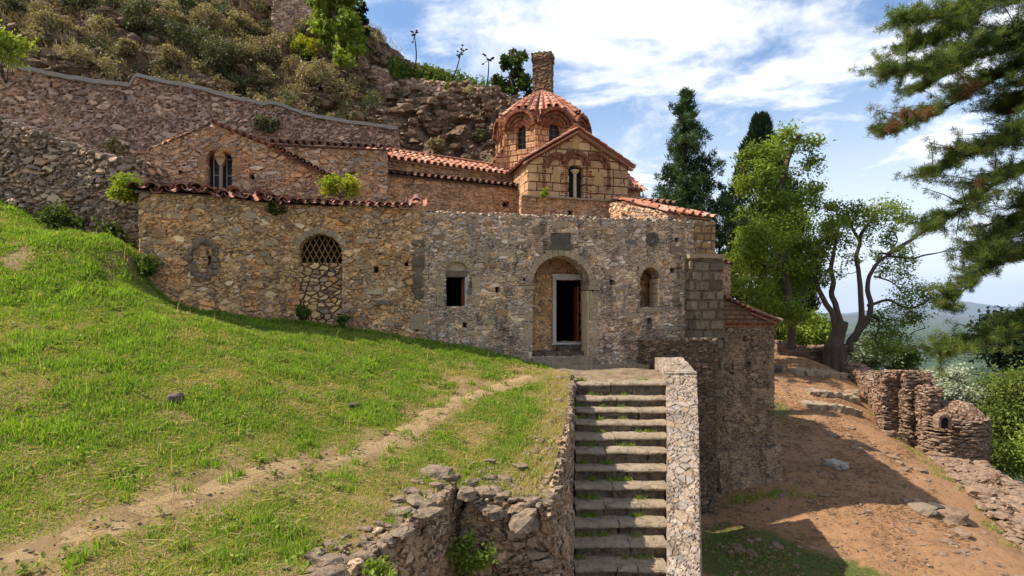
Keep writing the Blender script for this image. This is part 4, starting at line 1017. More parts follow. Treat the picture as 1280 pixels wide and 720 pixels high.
# wall 2 between gable and nave
W2 = Frame(345, 18.0, 484, 18.6); H = W2.sz
wall('side_wall', W2, [H(345, 280), H(483, 280), H(483, 188), H(345, 187)], [rect_poly(H(432, 222)[0], H(446, 222)[0], H(440, 222)[1], H(440, 214)[1])], .5, .04, 'gable', wpo=(80, 0, 0))
zz2 = H(420, 184)[1]
tile_roof([W2.pt(-.3, -.15, zz2), W2.pt(W2.L + .05, -.15, zz2), W2.pt(W2.L + .05, 1.2, zz2 + .35), W2.pt(-.3, 1.2, zz2 + .35)], w=.24).build('side_roof', MAT['tile_dark'], church)
# lean-to roofs over walls A and B
e0, e1 = WA.pt(-.15, -.16, 2.86), WA.pt(LA + .05, -.16, 2.86)
cr_ = tile_roof([e0, e1, WG.pt(G(352, 240)[0], -.02, 3.40), WG.pt(G(172, 240)[0], -.02, 3.45)], w=.30, rad=.135, wav=.06, jit=.04, exp=.36)
for i_, v in enumerate(cr_.v):
    rel = v[:, :2] - WA.a; t = np.clip(rel @ WA.e / LA, 0, 1); dep = np.clip(1 - (rel @ WA.nrm) / 2.0, 0, 1); v[:, :2] -= (WA.bow * 4 * t * (1 - t) * dep)[:, None] * WA.nrm
cr_.build('chapel_roof', MAT['tile_old'], church)
e0, e1 = WB.pt(-.1, -.14, 2.90), WB.pt(Bz(517, 260)[0], -.14, 2.84)
tile_roof([e0, e1, W2.pt(H(480, 250)[0], -.3, 3.30), W2.pt(H(352, 250)[0], -.7, 3.36)], w=.23, rad=.10, jit=.03).build('middle_roof', MAT['tile_old'], church)
# tile finial on the wall
fp = WB.pt(Bz(521, 262)[0], 0, 0); fz = 2.86; m = MB(); tdir = np.array([WB.nrm[0], WB.nrm[1], .55]); tdir = unit(tdir); bdir = np.array([WB.e[0], WB.e[1], 0]); nd_ = np.cross(bdir, tdir)
for dxo in (-.2, .2): tile(m, np.array([fp[0], fp[1] - .1, fz]) + bdir * dxo + nd_ * .13, tdir, bdir, -nd_, .5, .11, .09, th=.02)
for k in range(2): tile(m, np.array([fp[0], fp[1] - .1, fz]) + tdir * k * .25 + nd_ * (.06 + .05 * k), tdir, bdir, nd_, .45, .12, .09, th=.02)
m.build('corner_tiles', MAT['tile_old'], church)

# ---- nave walls behind the facade
W1 = Frame(478, 19.0, 665, 21.4); K = W1.sz
def kz(px, py): return K(px, py)
wall('nave_lower_wall', W1, [(0, 2.2), (W1.L, 2.2), (W1.L, 4.52), (0, 4.56)], [rect_poly(kz(628, 259)[0], kz(637, 259)[0], kz(632, 259)[1], kz(632, 252)[1])], .5, .04, 'orange', wpo=(90, 0, 0))
tile_roof([W1.pt(0, -.16, 4.58), W1.pt(W1.L + .3, -.16, 4.56), W1.pt(W1.L + .3, .85, 4.80), W1.pt(0, .85, 4.82)], w=.24, rad=.09).build('lower_roof', MAT['tile_dark'], church)
wall('nave_upper_wall', W1, [(-.1, 4.6), (W1.L - .1, 4.6), (W1.L - .1, 5.17), (-.1, 5.25)], [], .5, .05, 'orange', off=.8, wpo=(110, 0, 0))
rl = [W1.pt(-.15, .62, 5.28), W1.pt(W1.L - .05, .62, 5.16), W1.pt(W1.L - .05, 1.75, 5.70), W1.pt(-.15, 1.75, 5.85)]
tile_roof(rl, w=.24, rad=.09, exp=.36).build('upper_roof', MAT['tile_new'], church)
ridge_line(rl[3] + np.array([0, 0, .06]), rl[2] + np.array([0, 0, .06])).build('ridge_tiles', MAT['tile_new'], church)
hexblock([W1.pt(0, .4, 2.2), W1.pt(W1.L + 3, .4, 2.2), W1.pt(W1.L + 3, 4.5, 2.2), W1.pt(0, 4.5, 2.2), W1.pt(0, .9, 4.55), W1.pt(W1.L + 3, .9, 4.5), W1.pt(W1.L + 3, 4.5, 4.5), W1.pt(0, 4.5, 4.55)], 3).build('sun_block_slab', MAT['terrace'], church)  # unseen mass added to stop sunlight leaking through the church

# ---- gable of the south arm with triple arch
WE = Frame(660, 19.8, 785, 20.8); E = WE.sz; LE = WE.L
ez = E(660, 205)[1]; pkx = E(721, 163)[0]; pkz = E(721, 165)[1]; cxg = E(719, 230)[0]
bzg = E(720, 249)[1]
ez = (E(660, 201)[1] + E(785, 207)[1]) / 2
win_o = [(E(710.5, 247)[0], bzg), (E(730, 247)[0], bzg), (E(730, 247)[0], E(720, 212)[1]), (E(726, 247)[0], E(720, 206)[1]), (E(714.5, 247)[0], E(720, 206)[1]), (E(710.5, 247)[0], E(720, 212)[1])]
sq = []
for (px, py) in ((681.5, 214), (762, 224)):
    a, b = E(px - 1.6, py + 1.8), E(px + 1.6, py - 1.8); sq.append(rect_poly(a[0], b[0], a[1], b[1]))
wall('arm_gable', WE, [(0, bzg - .4), (LE, bzg - .4), (LE, ez), (pkx, pkz), (0, ez)], [win_o] + sq, .4, .035, 'ashlar')
m = MB().add_mb(hexblock(box8(win_o[0][0] - .05, win_o[1][0] + .05, .3, .34, bzg, win_o[3][1] + .1), 9)); bw = local(m, WE).build('biforate_window', MAT['glass'], church); bw['label'] = 'arched twin window with pale column in the front gable'
m = MB(); xm = E(719.8, 240)[0]; czt = E(720, 213)[1]
tube(m, [(xm, .1, bzg + .02), (xm, .1, czt - .12)], [.062, .055], 10); tube(m, [(xm, .1, czt - .13), (xm, .1, czt - .05), (xm, .1, czt), (xm, .1, czt + .03)], [.06, .12, .16, .16], 10)
local(m, WE).build('column', MAT['limestone'], bw)
def ring_set(m, cx, cz, r, rows, y): 
    for k, (dr, n) in enumerate(rows): arch_ring(m, cx, cz, r + dr, r + dr + .07, y - .02 * k, .1, n, gap=.22)
m = MB(); acz = E(720, 207)[1]
rad = lambda px: px / F * 20.3
arch_ring(m, cxg, acz, rad(9.5), rad(13), -.04, .2, 12, gap=.14); arch_ring(m, cxg, acz, rad(14), rad(19), -.12, .1, 22, gap=.3)
for sg, pxc in ((-1, 697), (1, 744)):
    cx_ = E(pxc, 215)[0]; cz_ = E(pxc, 211)[1]
    a0, a1 = (0, math.pi)
    a0, a1 = (0, math.radians(118)) if sg > 0 else (math.radians(62), math.pi)
    arch_ring(m, cx_, cz_, rad(16), rad(20), -.10, .1, 18, a0, a1, gap=.32); arch_ring(m, cx_, cz_, rad(11), rad(14.5), -.045, .1, 14, a0, a1, gap=.2)
    for xx in (cx_ + sg * rad(18),): blocks(m, xx - .06, xx + .06, E(pxc, 236)[1], cz_, -.04, .1, 'z', 11, gap=.035, jit=.05)
for px in (707.5, 733): blocks(m, E(px, 230)[0] - .05, E(px, 230)[0] + .05, E(720, 247)[1], acz, -.04, .1, 'z', 14, gap=.04, jit=.05)
for px in (702.5, 738): blocks(m, E(px, 230)[0] - .05, E(px, 230)[0] + .05, E(720, 247)[1], E(720, 212)[1], -.02, .1, 'z', 10, gap=.05, jit=.05)
local(m, WE).build('brick_arches', MAT['brick'], church)
for (a, b, c_, d_) in ((691, 700, 215, 228), (743, 754, 216, 232), (715, 724, 173, 186)):
    p, q2 = E(a, d_), E(b, c_); m = jitter(hexblock(box8(p[0], q2[0], -.03, .1, p[1], q2[1]), .1), .015, 5)
    local(m, WE).build('relief_panel', MAT['panel'], church)
# dentil course under the gable roof
m = MB()
for (p, q2) in (((0, ez), (pkx, pkz)), ((pkx, pkz), (LE, ez))):
    p = np.array(p); q2 = np.array(q2); ln = np.linalg.norm(q2 - p); k = int(ln / .10)
    for i in range(k):
        a = p + (q2 - p) * (i + .15) / k; b = p + (q2 - p) * (i + .75) / k
        m.add_mb(hexblock([(a[0], -.06, a[1] - .14), (b[0], -.06, b[1] - .14), (b[0], .1, b[1] - .14), (a[0], .1, a[1] - .14), (a[0], -.06, a[1] - .05), (b[0], -.06, b[1] - .05), (b[0], .1, b[1] - .05), (a[0], .1, a[1] - .05)], 9))
local(m, WE).build('dentil_course', MAT['brick'], church)
sideL = 3.3
m = hexblock([WE.pt(0, .4, bzg - .4), WE.pt(.4, .4, bzg - .4), WE.pt(.4, sideL, bzg - .4), WE.pt(0, sideL, bzg - .4), WE.pt(0, .4, ez), WE.pt(.4, .4, ez), WE.pt(.4, sideL, ez), WE.pt(0, sideL, ez)], .06); m.build('arm_side_wall', MAT['ashlar'], church)
m = hexblock([WE.pt(LE - .4, .4, bzg - .4), WE.pt(LE, .4, bzg - .4), WE.pt(LE, sideL, bzg - .4), WE.pt(LE - .4, sideL, bzg - .4), WE.pt(LE - .4, .4, ez), WE.pt(LE, .4, ez), WE.pt(LE, sideL, ez), WE.pt(LE - .4, sideL, ez)], .2); m.build('arm_side_wall', MAT['ashlar'], church)
ov = .16
sl = (pkz - ez) / pkx; 
tile_roof([WE.pt(-ov, sideL, ez - sl * ov + .04), WE.pt(-ov, -.16, ez - sl * ov + .04), WE.pt(pkx, -.16, pkz + .06), WE.pt(pkx, sideL, pkz + .06)], w=.2, rad=.08).build('arm_roof', MAT['tile_new'], church)
sr = (pkz - ez) / (LE - pkx)
tile_roof([WE.pt(LE + ov, -.16, ez - sr * ov + .04), WE.pt(LE + ov, sideL, ez - sr * ov + .04), WE.pt(pkx, sideL, pkz + .06), WE.pt(pkx, -.16, pkz + .06)], w=.2, rad=.08).build('arm_roof', MAT['tile_new'], church)
ridge_line(WE.pt(pkx, -.2, pkz + .14), WE.pt(pkx, sideL, pkz + .14)).build('ridge_tiles', MAT['tile_new'], church)
m = MB()   # pale cornice stone along the rake
for (p, q2) in (((-ov, ez - sl * ov - .03), (pkx, pkz - .02)), ((pkx, pkz - .02), (LE + ov, ez - sr * ov - .03))):
    m.add_mb(hexblock([(p[0], -.12, p[1] - .03), (q2[0], -.12, q2[1] - .03), (q2[0], .1, q2[1] - .03), (p[0], .1, p[1] - .03), (p[0], -.12, p[1] + .02), (q2[0], -.12, q2[1] + .02), (q2[0], .1, q2[1] + .02), (p[0], .1, p[1] + .02)], 9))
local(m, WE).build('cornice', MAT['limestone'], church)
# lower wall and ledge under the gable
wall('ledge_wall', WE, [(-.3, 2.0), (LE + .15, 2.0), (LE + .15, bzg - .08), (-.3, bzg - .04)], [rect_poly(E(707, 262)[0], E(713, 262)[0], E(710, 273)[1] if 0 else E(710, 271)[1], E(710, 264)[1])], .3, .04, 'orange', off=-.22, wpo=(130, 0, 0))
m = MB().add_mb(jitter(hexblock(box8(-.3, LE + .2, -.30, .05, bzg - .07, bzg - .01), .1), .02, 3)); local(m, WE).build('ledge', MAT['voussoir'], church)

# little gable beside the drum
WL = Frame(612, 22.0, 652, 22.3); Lq = WL.sz
wall('drum_buttress', WL, [Lq(610, 225), Lq(652, 225), Lq(652, 196), Lq(632, 186), Lq(611, 212)], [], .6, .05, 'drum')
verge(WL, Lq(609, 216), Lq(631, 184), -.08, w=.17, rad=.06, L=.4).build('verge_tiles', MAT['tile_new'], church)
verge(WL, Lq(631, 184), Lq(656, 195), -.08, w=.17, rad=.06, L=.4).build('verge_tiles', MAT['tile_old'], church)

# ---- octagonal drum and dome
dc = np.array([1.22, 23.2]); RR = 1.83
drum = MB(); rings = MB(); glass = []; zsp, rise = 6.98, .66
for k in range(8):
    a0 = R(-144 + 45 * k); a1 = a0 + R(45)
    f = Frame(640, 1, 641, 1); f.a = dc + RR * np.array([math.cos(a0), math.sin(a0)]); f.b = dc + RR * np.array([math.cos(a1), math.sin(a1)])
    d_ = f.b - f.a; f.L = np.hypot(*d_); f.e = d_ / f.L; f.nrm = np.array([-f.e[1], f.e[0]])
    Lf = f.L; h_ = Lf / 2
    out = [(0, 5.2), (Lf, 5.2), (Lf, zsp)] + [(h_ + h_ * math.cos(a), zsp + rise * math.sin(a)) for a in np.linspace(0, math.pi, 16)][1:-1] + [(0, zsp)]
    wd = .235
    wh = arch_poly(h_ - wd, h_ + wd, 6.15, 6.88, 10)
    w_ = wall_grid(out, [wh], .3, .04, (k * 3, 0, 0)); w_.v = [f.W(v) for v in w_.v]; drum.add_mb(w_)
    r_ = MB()
    arch_ring(r_, h_, 6.88, wd, wd + .12, -.04, .2, 9, gap=.12); arch_ring(r_, h_, 6.88, wd + .14, wd + .22, -.09, .1, 18, gap=.22)
    arch_ring(r_, h_, zsp - .03, h_ - .23, h_ - .12, -.12, .1, 16, gap=.14, zs=.95); arch_ring(r_, h_, zsp - .02, h_ - .10, h_ + .02, -.22, .12, 26, gap=.2, zs=.95)
    rings.add_mb(r_, f.W)
    # shallow pilasters at the corners
    drum.add_mb(local(jitter(hexblock(box8(-.07, .09, -.06, .2, 5.2, zsp - .02), .12), .01, 3), f)); drum.add_mb(local(hexblock(box8(Lf - .09, Lf + .07, -.06, .2, 5.2, zsp - .03), .12), f))
    glass.append((f, h_, wd))
drum_o = drum.build('drum', MAT['drum'], church); rings.build('arch_brick', MAT['brick'], drum_o)
for f, h_, wd in glass:
    m = MB().add_mb(hexblock(box8(h_ - wd - .03, h_ + wd + .03, .2, .23, 6.15, 7.2), 9)); local(m, f).build('window', MAT['glass'], drum_o)
for f, h_, wd in glass:
    mm = MB()
    mm.add_mb(hexblock(box8(h_ - .012, h_ + .012, .16, .18, 6.15, 7.12), 9))
    for z in (6.40, 6.66, 6.9): mm.add_mb(hexblock(box8(h_ - wd, h_ + wd, .15, .18, z - .012, z + .012), 9))
    local(mm, f).build('window_bar', MAT['lintel'], drum_o)
def dome_pt(phi, t):
    """t 0 rim .. 1 apex"""
    r = (1 - t) * (RR - .02); rel = ((phi - R(-144)) % R(45)) / R(45) * 2 - 1
    apo = math.cos(R(22.5)) / math.cos(rel * R(22.5)); rr_ = r * (apo + (1 - apo) * t)
    zr = zsp + .09 + rise * math.sqrt(max(0, 1 - rel ** 2)) * (1 - t) ** 1.5
    z = zr + (8.93 - zsp - .09) * (.5 * min(1, t) + .5 * math.sin(math.pi / 2 * min(1, t)))
    return np.array([dc[0] + rr_ * math.cos(phi), dc[1] + rr_ * math.sin(phi), z])
m = MB()
NC = 36
for c in range(NC * 2):
    phi = R(-144) + c * 2 * math.pi / (NC * 2); nrow = 7
    for k in range(nrow):
        t0, t1 = (k / nrow) * .97 - .01, ((k + 1.15) / nrow) * .97
        if c % 2 and k > 4: continue
        p, q2 = dome_pt(phi, max(t0, 0)), dome_pt(phi, min(t1, .99)); ln = np.linalg.norm(q2 - p); t = (q2 - p) / ln
        b = np.array([-math.sin(phi), math.cos(phi), 0]); n = np.cross(t, b); n = n if n[2] > 0 else -n; b = np.cross(n, t)
        wdt = max(.032, math.pi * RR * (1 - t0) / NC * (1.0)); wt1 = max(.025, math.pi * RR * (1 - t1) / NC)
        if c % 2 == 0: tile(m, p + n * .03, t, b, n, ln, wdt * .62, max(.03, wt1 * .60), lift=.03)
        else: tile(m, p + n * .07, t, b, -n, ln, wdt * .6, max(.03, wt1 * .58))
# closed shell under the tiles
ph = np.linspace(0, 2 * math.pi, 97)[:-1] + R(-144); ts = np.linspace(0, .995, 12)
V = np.array([[dome_pt(p, t) - np.array([0, 0, .02]) for p in ph] for t in ts]).reshape(-1, 3)
i, j = np.meshgrid(np.arange(11), np.arange(96), indexing='ij'); i = i.ravel(); j = j.ravel(); j2 = (j + 1) % 96
m.add(V, [np.stack([i * 96 + j, i * 96 + j2, (i + 1) * 96 + j2, (i + 1) * 96 + j], 1), (11 * 96 + np.arange(96))[None]])
m.build('dome', MAT['tile_new'], church)

# chimney
WK = Frame(640, 25, 641, 25); WK.a = np.array([fr(25, 666), 25.0]); WK.e = np.array([math.cos(R(-14)), math.sin(R(-14))]); WK.nrm = np.array([-WK.e[1], WK.e[0]])
m = hexblock(box8(0, .80, 0, .62, 5, 11.0), .05); mm = hexblock(box8(-.05, .84, -.05, .67, 11.0, 11.3), .06); ch = local(m, WK).build('chimney', MAT['chimney'], church); local(jitter(mm, .04, 3), WK).build('chimney_cap', MAT['chimney'], ch)
# roofs to the right of the gable
WR = Frame(776, 21.3, 801, 21.5); r_ = WR.sz
wall('east_wall', WR, [r_(770, 262), r_(800, 262), r_(800, 239), r_(770, 239)], [], .5, .06, 'orange')
tile_roof([WR.pt(-.3, -.1, r_(790, 238)[1]), WR.pt(WR.L + .12, -.1, r_(790, 239)[1]), WR.pt(WR.L - .15, 1.2, r_(790, 238)[1] + .95), WR.pt(-.3, 1.2, r_(790, 238)[1] + .95)], w=.22).build('east_roof', MAT['tile_new'], church)
WS = Frame(780, 19.4, 842, 19.8); r_ = WS.sz
wall('southeast_wall', WS, [r_(778, 280), r_(842, 280), r_(842, 257), r_(778, 257)], [], .5, .06, 'facade')
tile_roof([WS.pt(-.1, -.15, r_(800, 254)[1]), WS.pt(WS.L, -.15, r_(820, 255)[1]), WS.pt(WS.L - .2, .9, r_(820, 255)[1] + .28), WS.pt(-.1, .9, r_(820, 255)[1] + .33)], w=.24).build('southeast_roof', MAT['tile_dark'], church)
# lit roof just above the facade on the right
WT = WC
a = C(785, 270)[0]; b = C(888, 270)[0]
m = jitter(hexblock([WC.pt(a - .1, .05, 2.7), WC.pt(b - .1, .05, 2.7), WC.pt(b - .1, 1.2, 2.7), WC.pt(a - .1, 1.2, 2.7), WC.pt(a - .1, .45, 3.28), WC.pt(b - .9, .22, 2.98), WC.pt(b - .9, 1.2, 3.2), WC.pt(a - .1, 1.2, 3.5)], .06), .05, 2.); m.build('roof_bedding', MAT['gable'], church)
tile_roof([WC.pt(C(838, 262)[0], .22, 3.04), WC.pt(b + .08, -.1, 2.86), WC.pt(b + .0, 1.5, 3.32), WC.pt(C(800, 256)[0], 1.4, 3.62)], w=.23, rad=.09, jit=.03).build('facade_roof', MAT['tile_new'], church)
hexblock([WC.pt(-.2, .5, 2.5), WC.pt(s_r - .02, .5, 2.5), WC.pt(s_r - .5, 6, 2.5), WC.pt(-.2, 4, 2.5), WC.pt(-.2, .5, 2.7), WC.pt(s_r - .02, .5, 2.7), WC.pt(s_r - .5, 6, 2.7), WC.pt(-.2, 4, 2.7)], 3).build('sun_block_slab', MAT['terrace'], church)  # hidden slab added to keep sun out of the gap behind the facade
hexblock([WC.pt(s_r - .5, .5, -6), WC.pt(s_r - .02, .5, -6), WC.pt(s_r - .5, 7, -6), WC.pt(s_r - 1, 7, -6), WC.pt(s_r - .5, .5, 2.6), WC.pt(s_r - .02, .5, 2.6), WC.pt(s_r - .5, 7, 2.6), WC.pt(s_r - 1, 7, 2.6)], .2).build('east_side_wall', MAT['facade'], church)

# ---- apse on the right, standing lower
WP = Frame(885, 18.7, 968, 19.1); Q = WP.sz; LP = WP.L
hs_ = [[Q(898.5, 436), Q(906, 436), Q(906, 422), Q(902.5, 417), Q(898.5, 422)], rect_poly(Q(929, 427)[0], Q(934.5, 427)[0], Q(931, 427)[1], Q(931, 420)[1]), rect_poly(Q(933, 457)[0], Q(939, 457)[0], Q(936, 458)[1], Q(936, 452)[1]), rect_poly(Q(895.5, 486)[0], Q(901, 486)[0], Q(898, 486)[1], Q(898, 474)[1]), rect_poly(Q(912, 467)[0], Q(918, 467)[0], Q(915, 468)[1], Q(915, 464)[1])]
m = wall_grid([Q(885, 640), Q(968, 640), Q(968, 404), Q(890, 404), Q(885, 404)], hs_, .5, .035, (150, 0, 0))
ap = local(m, WP).build('apse_wall', MAT['apse'], church)
m = wall_grid([(0, Q(900, 404)[1]), (LP, Q(968, 404)[1]), Q(966, 402), Q(893, 368), (0, Q(885, 364)[1])], [], .4, .04, (160, 0, 0)); m.v = [v + np.array([0, .03, 0]) for v in m.v]
local(m, WP).build('apse_gable', M_ashlar('apse_brickwork', lin(124, 98, 76), lin(104, 82, 66), lin(92, 66, 50), .34, .15, .03), church)
m = MB(); zq = Q(920, 405)[1]
for k in range(30):
    x = .05 + (LP - .05) * k / 30; m.add_mb(hexblock(box8(x, x + .045, -.05, .1, zq - .05, zq + .04), 9))
m.add_mb(hexblock(box8(0, LP + .04, -.07, .1, zq + .045, zq + .08), 9)); m.add_mb(hexblock(box8(0, LP + .02, -.03, .1, zq - .10, zq - .055), 9)); local(m, WP).build('dentil_course', MAT['brick'], church)
verge(WP, Q(890, 366), Q(967, 402), -.12, w=.2, rad=.08, L=.4).build('verge_tiles', MAT['tile_old'], church)
p0 = WP.pt(LP + .12, -.1, Q(968, 403)[1]); p1 = WP.pt(LP + .5, 2.0, Q(968, 403)[1]); top1 = WP.pt(.5, 2.2, Q(893, 362)[1] + .3); top0 = WP.pt(LP - .85, -.05, Q(945, 391)[1] + .05)
tile_roof([p0, p1, top1, top0], w=.22, rad=.09, jit=.03).build('apse_roof', MAT['tile_old'], church)
m = hexblock([WP.pt(LP - .4, .4, -6.4), WP.pt(LP, .45, -6.4), WP.pt(LP + .35, 2.4, -5.6), WP.pt(LP - .6, 4.2, -5.6), WP.pt(LP - .4, .4, Q(968, 405)[1]), WP.pt(LP, .45, Q(968, 405)[1]), WP.pt(LP + .35, 2.4, Q(968, 405)[1]), WP.pt(LP - .6, 4.2, Q(968, 405)[1])], .08); m.build('apse_side_wall', MAT['apse'], church)
hexblock([WP.pt(.2, .5, -6), WP.pt(LP - .4, .5, -6), WP.pt(LP - .5, 4, -6), WP.pt(0, 4, -6), WP.pt(.2, .5, zq), WP.pt(LP - .4, .5, zq - .3), WP.pt(LP - .5, 4, zq), WP.pt(0, 4, zq + .8)], 3).build('apse_core', MAT['dark'], church)
# ledge at the foot of the apse
m = jitter(hexblock([WP.pt(.15, -.62, -6.5), WP.pt(LP + .02, -.55, -6.4), WP.pt(LP + .1, .5, -6.2), WP.pt(.15, .3, -6.2), WP.pt(.15, -.52, -4.85), WP.pt(LP - .02, -.42, -4.45), WP.pt(LP + .04, .4, -4.35), WP.pt(.15, .2, -4.5)], .045), .08, 1.5)
m.build('apse_footing', MAT['apse'], church)
# rough piece above the apse
W5 = Frame(888, 21.0, 913, 21.1); r_ = W5.sz
m = wall_grid([r_(886, 385), r_(913, 385), r_(913, 333), r_(905, 328), r_(897, 325), r_(886, 322)], [rect_poly(r_(907, 352)[0], r_(909.5, 352)[0], r_(908, 353)[1], r_(908, 345)[1])], .8, .05, (170, 0, 0)); local(m, W5).build('turret_wall', MAT['gable'], church)
verge(W5, r_(892, 322), r_(914, 332), -.12, w=.22, rad=.09, L=.5).build('verge_tiles', MAT['tile_old'], church)

hexblock([WB.pt(-.1, .57, -2.5), WB.pt(WB.L, .57, -2.5), WB.pt(WB.L, .8, -2.5), WB.pt(-.1, .8, -2.5), WB.pt(-.1, .57, 2.6), WB.pt(WB.L, .57, 2.6), WB.pt(WB.L, .8, 2.6), WB.pt(-.1, .8, 2.6)], 9).build('added_dark_backing', MAT['dark'], church)  # unseen black panels added behind the walls so openings read dark
hexblock([WA.pt(.2, .57, -1.5), WA.pt(WA.L, .57, -1.5), WA.pt(WA.L, .8, -1.5), WA.pt(.2, .8, -1.5), WA.pt(.2, .57, 2.6), WA.pt(WA.L, .57, 2.6), WA.pt(WA.L, .8, 2.6), WA.pt(.2, .8, 2.6)], 9).build('added_dark_backing', MAT['dark'], church)
hexblock([WG.pt(.5, .52, 2), WG.pt(WG.L - .3, .52, 2), WG.pt(WG.L - .3, .6, 2), WG.pt(.5, .6, 2), WG.pt(.5, .52, 4.4), WG.pt(WG.L - .3, .52, 4.0), WG.pt(WG.L - .3, .6, 4.0), WG.pt(.5, .6, 4.4)], 9).build('added_dark_backing', MAT['dark'], church)
def embed(name, f, x0, x1, z0, z1, n, avoid, seed):
    global rng
    keep_ = rng; rng = np.random.default_rng(seed); m = MB(); k = 0; tries = 0
    while k < n and tries < 4000:
        tries += 1; w_, h_ = rng.uniform(.07, .24), rng.uniform(.035, .10); x = rng.uniform(x0 + .3, x1 - .3); z = rng.uniform(z0, z1)
        if any(a - .1 < x + w_ and x - w_ < b + .1 and c - .1 < z + h_ and z - h_ < d + .1 for (a, b, c, d) in avoid): continue
        avoid.append((x - w_, x + w_, z - h_, z + h_)); k += 1
        m.add_mb(jitter(hexblock(box8(x - w_, x + w_, -rng.uniform(.0, .035), .1, z - h_, z + h_), .045), .03, 5., rng.uniform(0, 99)))
    rng = keep_
    return tag(local(m, f).build(name, MAT['block'], church), kind='stuff')
bb = lambda poly: (min(p[0] for p in poly), max(p[0] for p in poly), min(p[1] for p in poly), max(p[1] for p in poly))
embed('embedded_blocks', WC, 0, s_r - .9, -1.3, 2.6, 150, [bb(h) for h in holes] + [(ps0 - .35, ps1 + .35, -2, pz + 1.2), (C(545, 400)[0], C(602, 400)[0], C(570, 390)[1], C(570, 318)[1]), (rc[0] - .3, rc[0] + .3, rc[1] - .3, rc[1] + .3), (C(795, 400)[0], C(832, 400)[0], C(812, 400)[1], C(812, 325)[1])], 5)
embed('embedded_blocks', WB, 0, WB.L, -.5, 2.6, 50, [bb(h) for h in hb] + [(Bz(508, 400)[0], WB.L, -2, 3), (ao0 - .25, ao1 + .25, -2, az + 1.2)], 6)
embed('embedded_blocks', WA, 0, WA.L, .6, 2.6, 26, [bb([nn, (nn[0] - .5, nn[1] - .6), (nn[0] + .5, nn[1] + .6)])], 7)
# ---- roof plants and the loose coping along the facade top
m = MB(); t = rng.uniform(0, s_r, 90); c_ = WC.W(np.stack([t, rng.uniform(.05, .5, 90), np.full(90, zt + .01)], 1)); rocks(m, c_, np.stack([rng.uniform(.05, .12, 90), rng.uniform(.05, .1, 90), rng.uniform(.02, .045, 90)], 1))
tag(m.build('coping', MAT['stone_dark'], church), kind='stuff')
# ------------------------------------------------------------------ stone staircase
rows = [478, 497, 512, 528, 545, 563, 585, 607, 631, 655, 680, 710, 742, 776]
def sxl(D): return (723 - 640) / F * D
def sxr(D): return (833 - 640) / F * D + .04
stair = empty('stone_staircase', (2.6, 11.5, -4.9), 'long flight of worn stone steps climbing to the arched doorway', 'staircase')
for k, yy in enumerate(rows):
    D = 14 - .4 * k; z = -(yy - HY) / F * D; zn = z - .46 if k else z - .5
    x0, x1 = sxl(D) - .06, sxr(D) + .02; m = MB(); ris = MB(); back = D + (.52 if k else .9); nb = [3, 2, 3, 2, 2, 3, 2, 2, 3, 2, 2, 3, 2, 2][k]
    cuts = np.linspace(0, 1, nb + 1); cuts[1:-1] += rng.uniform(-.12, .12, nb - 1)
    for a, b in zip(cuts[:-1], cuts[1:]):
        xa, xb = x0 + (x1 - x0) * a + .006, x0 + (x1 - x0) * b - .006; dzz = rng.uniform(-.02, .012); dyy = rng.uniform(-.03, .03)
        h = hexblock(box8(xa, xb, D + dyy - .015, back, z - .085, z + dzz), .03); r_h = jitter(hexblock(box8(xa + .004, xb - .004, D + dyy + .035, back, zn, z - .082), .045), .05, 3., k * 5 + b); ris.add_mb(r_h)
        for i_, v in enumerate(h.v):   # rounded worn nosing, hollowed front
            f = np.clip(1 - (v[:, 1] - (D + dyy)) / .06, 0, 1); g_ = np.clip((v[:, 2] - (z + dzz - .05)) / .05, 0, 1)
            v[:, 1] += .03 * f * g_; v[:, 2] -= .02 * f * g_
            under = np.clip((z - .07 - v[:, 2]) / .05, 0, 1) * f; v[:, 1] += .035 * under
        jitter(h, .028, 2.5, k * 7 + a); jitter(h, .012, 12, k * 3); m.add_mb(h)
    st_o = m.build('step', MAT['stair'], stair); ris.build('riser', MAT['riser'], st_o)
# landing in front of the door
landing = empty('door_landing', (2.8, 15.6, -1.8), 'low worn stone landing with two shallow steps before the church door', 'landing')
m = jitter(hexblock([(1.35, 14.2, -2.3), (3.95, 14.2, -2.3), (4.25, 16.2, -2.3), (1.2, 15.9, -2.3), (1.55, 14.2, -1.80), (3.85, 14.2, -1.80), (4.2, 16.2, -1.66), (1.1, 15.9, -1.64)], .06), .05, 2.); m.build('paving', MAT['pathstone'] if 'pathstone' in MAT else MAT['stone'], landing)
m = MB(); s0, s1 = WC.sz(664, 458, -.75)[0], WC.sz(812, 458, -.75)[0]; zc_ = WC.sz(740, 458, -.75)[1]
for a, b in ((0, .3), (.3, .55), (.55, .8), (.8, 1)):
    m.add_mb(jitter(hexblock(box8(s0 + (s1 - s0) * a + .006, s0 + (s1 - s0) * b - .006, -.75, -.2, zc_ - .3, zc_ + rng.uniform(-.015, .015)), .05), .035, 4, a * 9))
local(m, WC).build('step', MAT['stair'] if 'stair' in MAT else MAT['stone'], landing)

